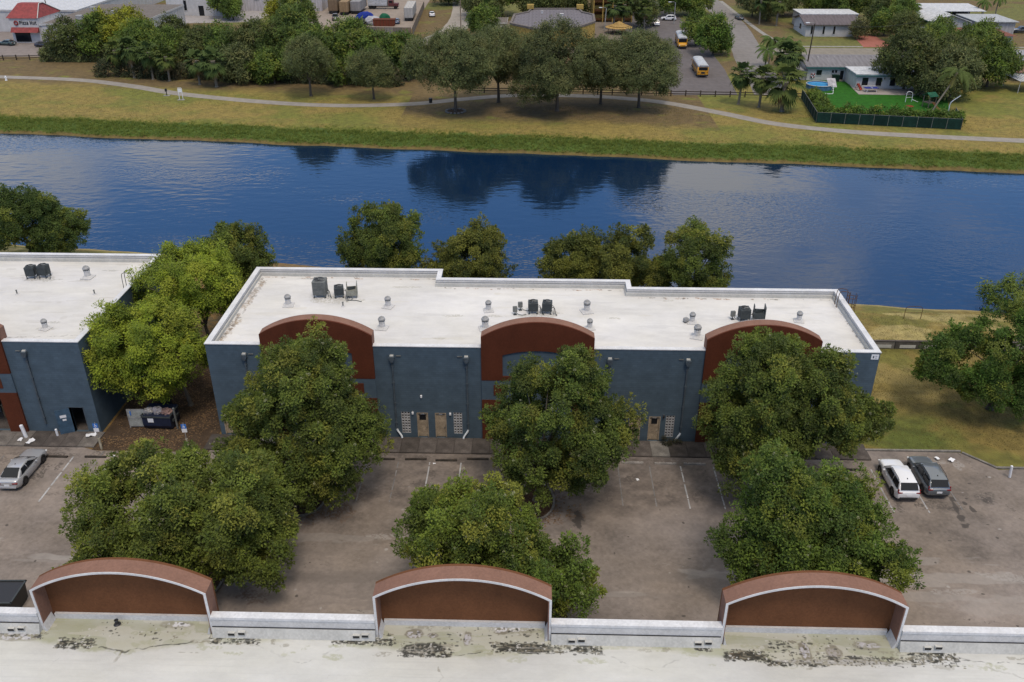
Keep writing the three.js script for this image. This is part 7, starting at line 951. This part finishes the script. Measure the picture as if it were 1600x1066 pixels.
hedge('hedge', 'leafy bush at the canal edge by the right frame edge', [[55.5, 0.6, -91, 3.2, 2.2, 2.6], [58, 0.8, -89, 3, 2.4, 2.6], [53.2, 0.1, -92.4, 1.8, 1.2, 1.5]], { ...GREEN, light: [0.12, 0.17, 0.03] }, { floor: -1.2, sprig: SPRIG.shrub, size: 1.1 });
hedge('hedge', 'dark weed clump at the foot of the right pair of doors', [[11.8, 0.25, -62.2, 0.7, 0.35, 0.3], [12.3, 0.2, -62.25, 0.5, 0.25, 0.25]], { dark: [0.02, 0.025, 0.01], light: [0.06, 0.06, 0.025], warm: [0.08, 0.06, 0.03] }, { sprig: SPRIG.shrub, size: 0.4, puffs: 4, clump: 0.2 });
function segDist(x, z, a, b) { const dx = b[0] - a[0], dz = b[1] - a[1], t = clamp(((x - a[0]) * dx + (z - a[1]) * dz) / (dx * dx + dz * dz)); return Math.hypot(x - a[0] - t * dx, z - a[1] - t * dz); }
function tufts(name, n, seed, place, cols, hgt) {
  const r = rng(seed), P = []; for (let i = 0; i < 9; i++) { const a = 6.283 * r(), l = 0.7 + 0.5 * r(), o = 0.25 * r(), w = 0.035, dx = Math.cos(a), dz = Math.sin(a); P.push(o * dx - w * dz, 0, o * dz + w * dx, o * dx + w * dz, 0, o * dz - w * dx, (o + 0.45 * l) * dx, l, (o + 0.45 * l) * dz); }
  const g = new THREE.BufferGeometry(); g.setAttribute('position', new THREE.Float32BufferAttribute(P, 3)); g.computeVertexNormals(); const im = new THREE.InstancedMesh(g, leafM, n), m = new THREE.Matrix4(), q = new THREE.Quaternion(), c = new THREE.Color();
  for (let i = 0; i < n; i++) { const [x, y, z, k] = place(r), s = hgt * k * (0.6 + 0.8 * r()); q.setFromAxisAngle(V(0, 1, 0), 6.283 * r()); im.setMatrixAt(i, m.compose(V(x, y, z), q, V(s * 1.3, s, s * 1.3))); const t = r(), j = 0.8 + 0.4 * r(); im.setColorAt(i, c.setRGB(mix(cols[0][0], cols[1][0], t) * j, mix(cols[0][1], cols[1][1], t) * j, mix(cols[0][2], cols[1][2], t) * j)); }
  im.name = name; im.userData.kind = 'stuff'; im.castShadow = im.receiveShadow = true; scene.add(im); return im;
}
tag(tufts('bank_grass', 26000, 21, r => { const x = -125 + 225 * r(), d = 0.5 + (4.2 + 2.6 * fbm(x * 0.16 + 3, 1.7, 3)) * Math.pow(r(), 0.85) + (r() < 0.3 ? 3.2 * r() : 0), y = d < 1.2 ? -1.5 + 0.375 * d : d < 3.5 ? -1.05 + 0.217 * (d - 1.2) : d < 6 ? -0.55 + 0.172 * (d - 3.5) : -0.12; return [x, y - 0.03, farShore(x) - d, 0.6 + 0.9 * fbm(x * 0.3, d, 3)]; }, [[0.085, 0.15, 0.016], [0.24, 0.265, 0.045]], 0.36), 'tall green grass along the far waterline', 'grass');
tag(tufts('lawn_grass', 30000, 22, r => { const x = 28.5 + 30 * r(), z = -62.2 - 26 * r(); return [x, 0, z, 0.5 + 0.8 * fbm(x * 0.4, z * 0.4, 3)]; }, [[0.20, 0.15, 0.05], [0.125, 0.13, 0.032]], 0.08), 'short dry grass on the lawn right of the long warehouse', 'grass');
tag(tufts('far_lawn_grass', 22000, 23, r => { const x = -125 + 230 * r(), d = 7 + 24 * r(); const z = farShore(x) - d; return [x, pathLine.some((p, i) => i && segDist(x, z, pathLine[i - 1], p) < 2.0) ? -1 : 0, z, 0.5 + 0.9 * fbm(x * 0.12, d * 0.15, 3)]; }, [[0.22, 0.165, 0.045], [0.15, 0.155, 0.035]], 0.12), 'dry mown grass between the canal and the path', 'grass');
{ // the wood that closes the view behind the last houses
  const rr = rng(64), lobes = []; for (let i = 0; i < 64; i++) { const x = -260 + 8.2 * i + 5 * rr(); lobes.push([x, 3.5 + 2 * rr(), -352 - 46 * rr(), 6 + 3 * rr(), 4.5 + 3 * rr(), 5 + 2 * rr()]); }
  const n0 = scene.children.length; sprigs += crown(scene, lobes, { seed: 4242, puffs: 0.16, per: 5, clump: 1.5, size: 2.3, floor: 0.4, gap: 0, sprig: SPRIG.far, name: 'far_woods', ...MID }); tag(scene.children[n0], 'far dark wood along the top edge behind the last houses', 'wood');
}
{ // fallen leaves drifted over the dirt between the warehouses and under the lot trees
  const r = rng(8), spots = [[-32, -66, 4.5, 7, 2600], [-34, -61.3, 3.5, 1.0, 500], [-17.6, -54, 3.6, 2.6, 500], [0.4, -54, 3.2, 2.4, 400], [21, -56, 3.6, 2.6, 500]], g = new THREE.PlaneGeometry(0.13, 0.08).rotateX(-Math.PI / 2), n = spots.reduce((s, q) => s + q[4], 0), im = new THREE.InstancedMesh(g, leafM, n), m = new THREE.Matrix4(), c = new THREE.Color(); let k = 0;
  for (const [x, z, rx, rz, q] of spots) for (let i = 0; i < q; i++) { const a = 6.283 * r(), d = Math.sqrt(r()) * (0.7 + 0.5 * r()); im.setMatrixAt(k, m.compose(V(x + rx * d * Math.cos(a), 0.035 + 0.03 * r(), z + rz * d * Math.sin(a)), new THREE.Quaternion().setFromEuler(new THREE.Euler(0.5 * (r() - 0.5), 6.283 * r(), 0.5 * (r() - 0.5))), V(1, 1, 1))); const t = r(); im.setColorAt(k++, c.setRGB(mix(0.10, 0.30, t), mix(0.055, 0.19, t), mix(0.03, 0.09, t))); }
  im.name = 'fallen_leaves'; im.userData.kind = 'stuff'; im.castShadow = im.receiveShadow = true; scene.add(tag(im, 'brown fallen leaves on the dirt between the warehouses', 'leaves'));
}
console.log('sprigs', sprigs);
renderer.render(scene, camera);
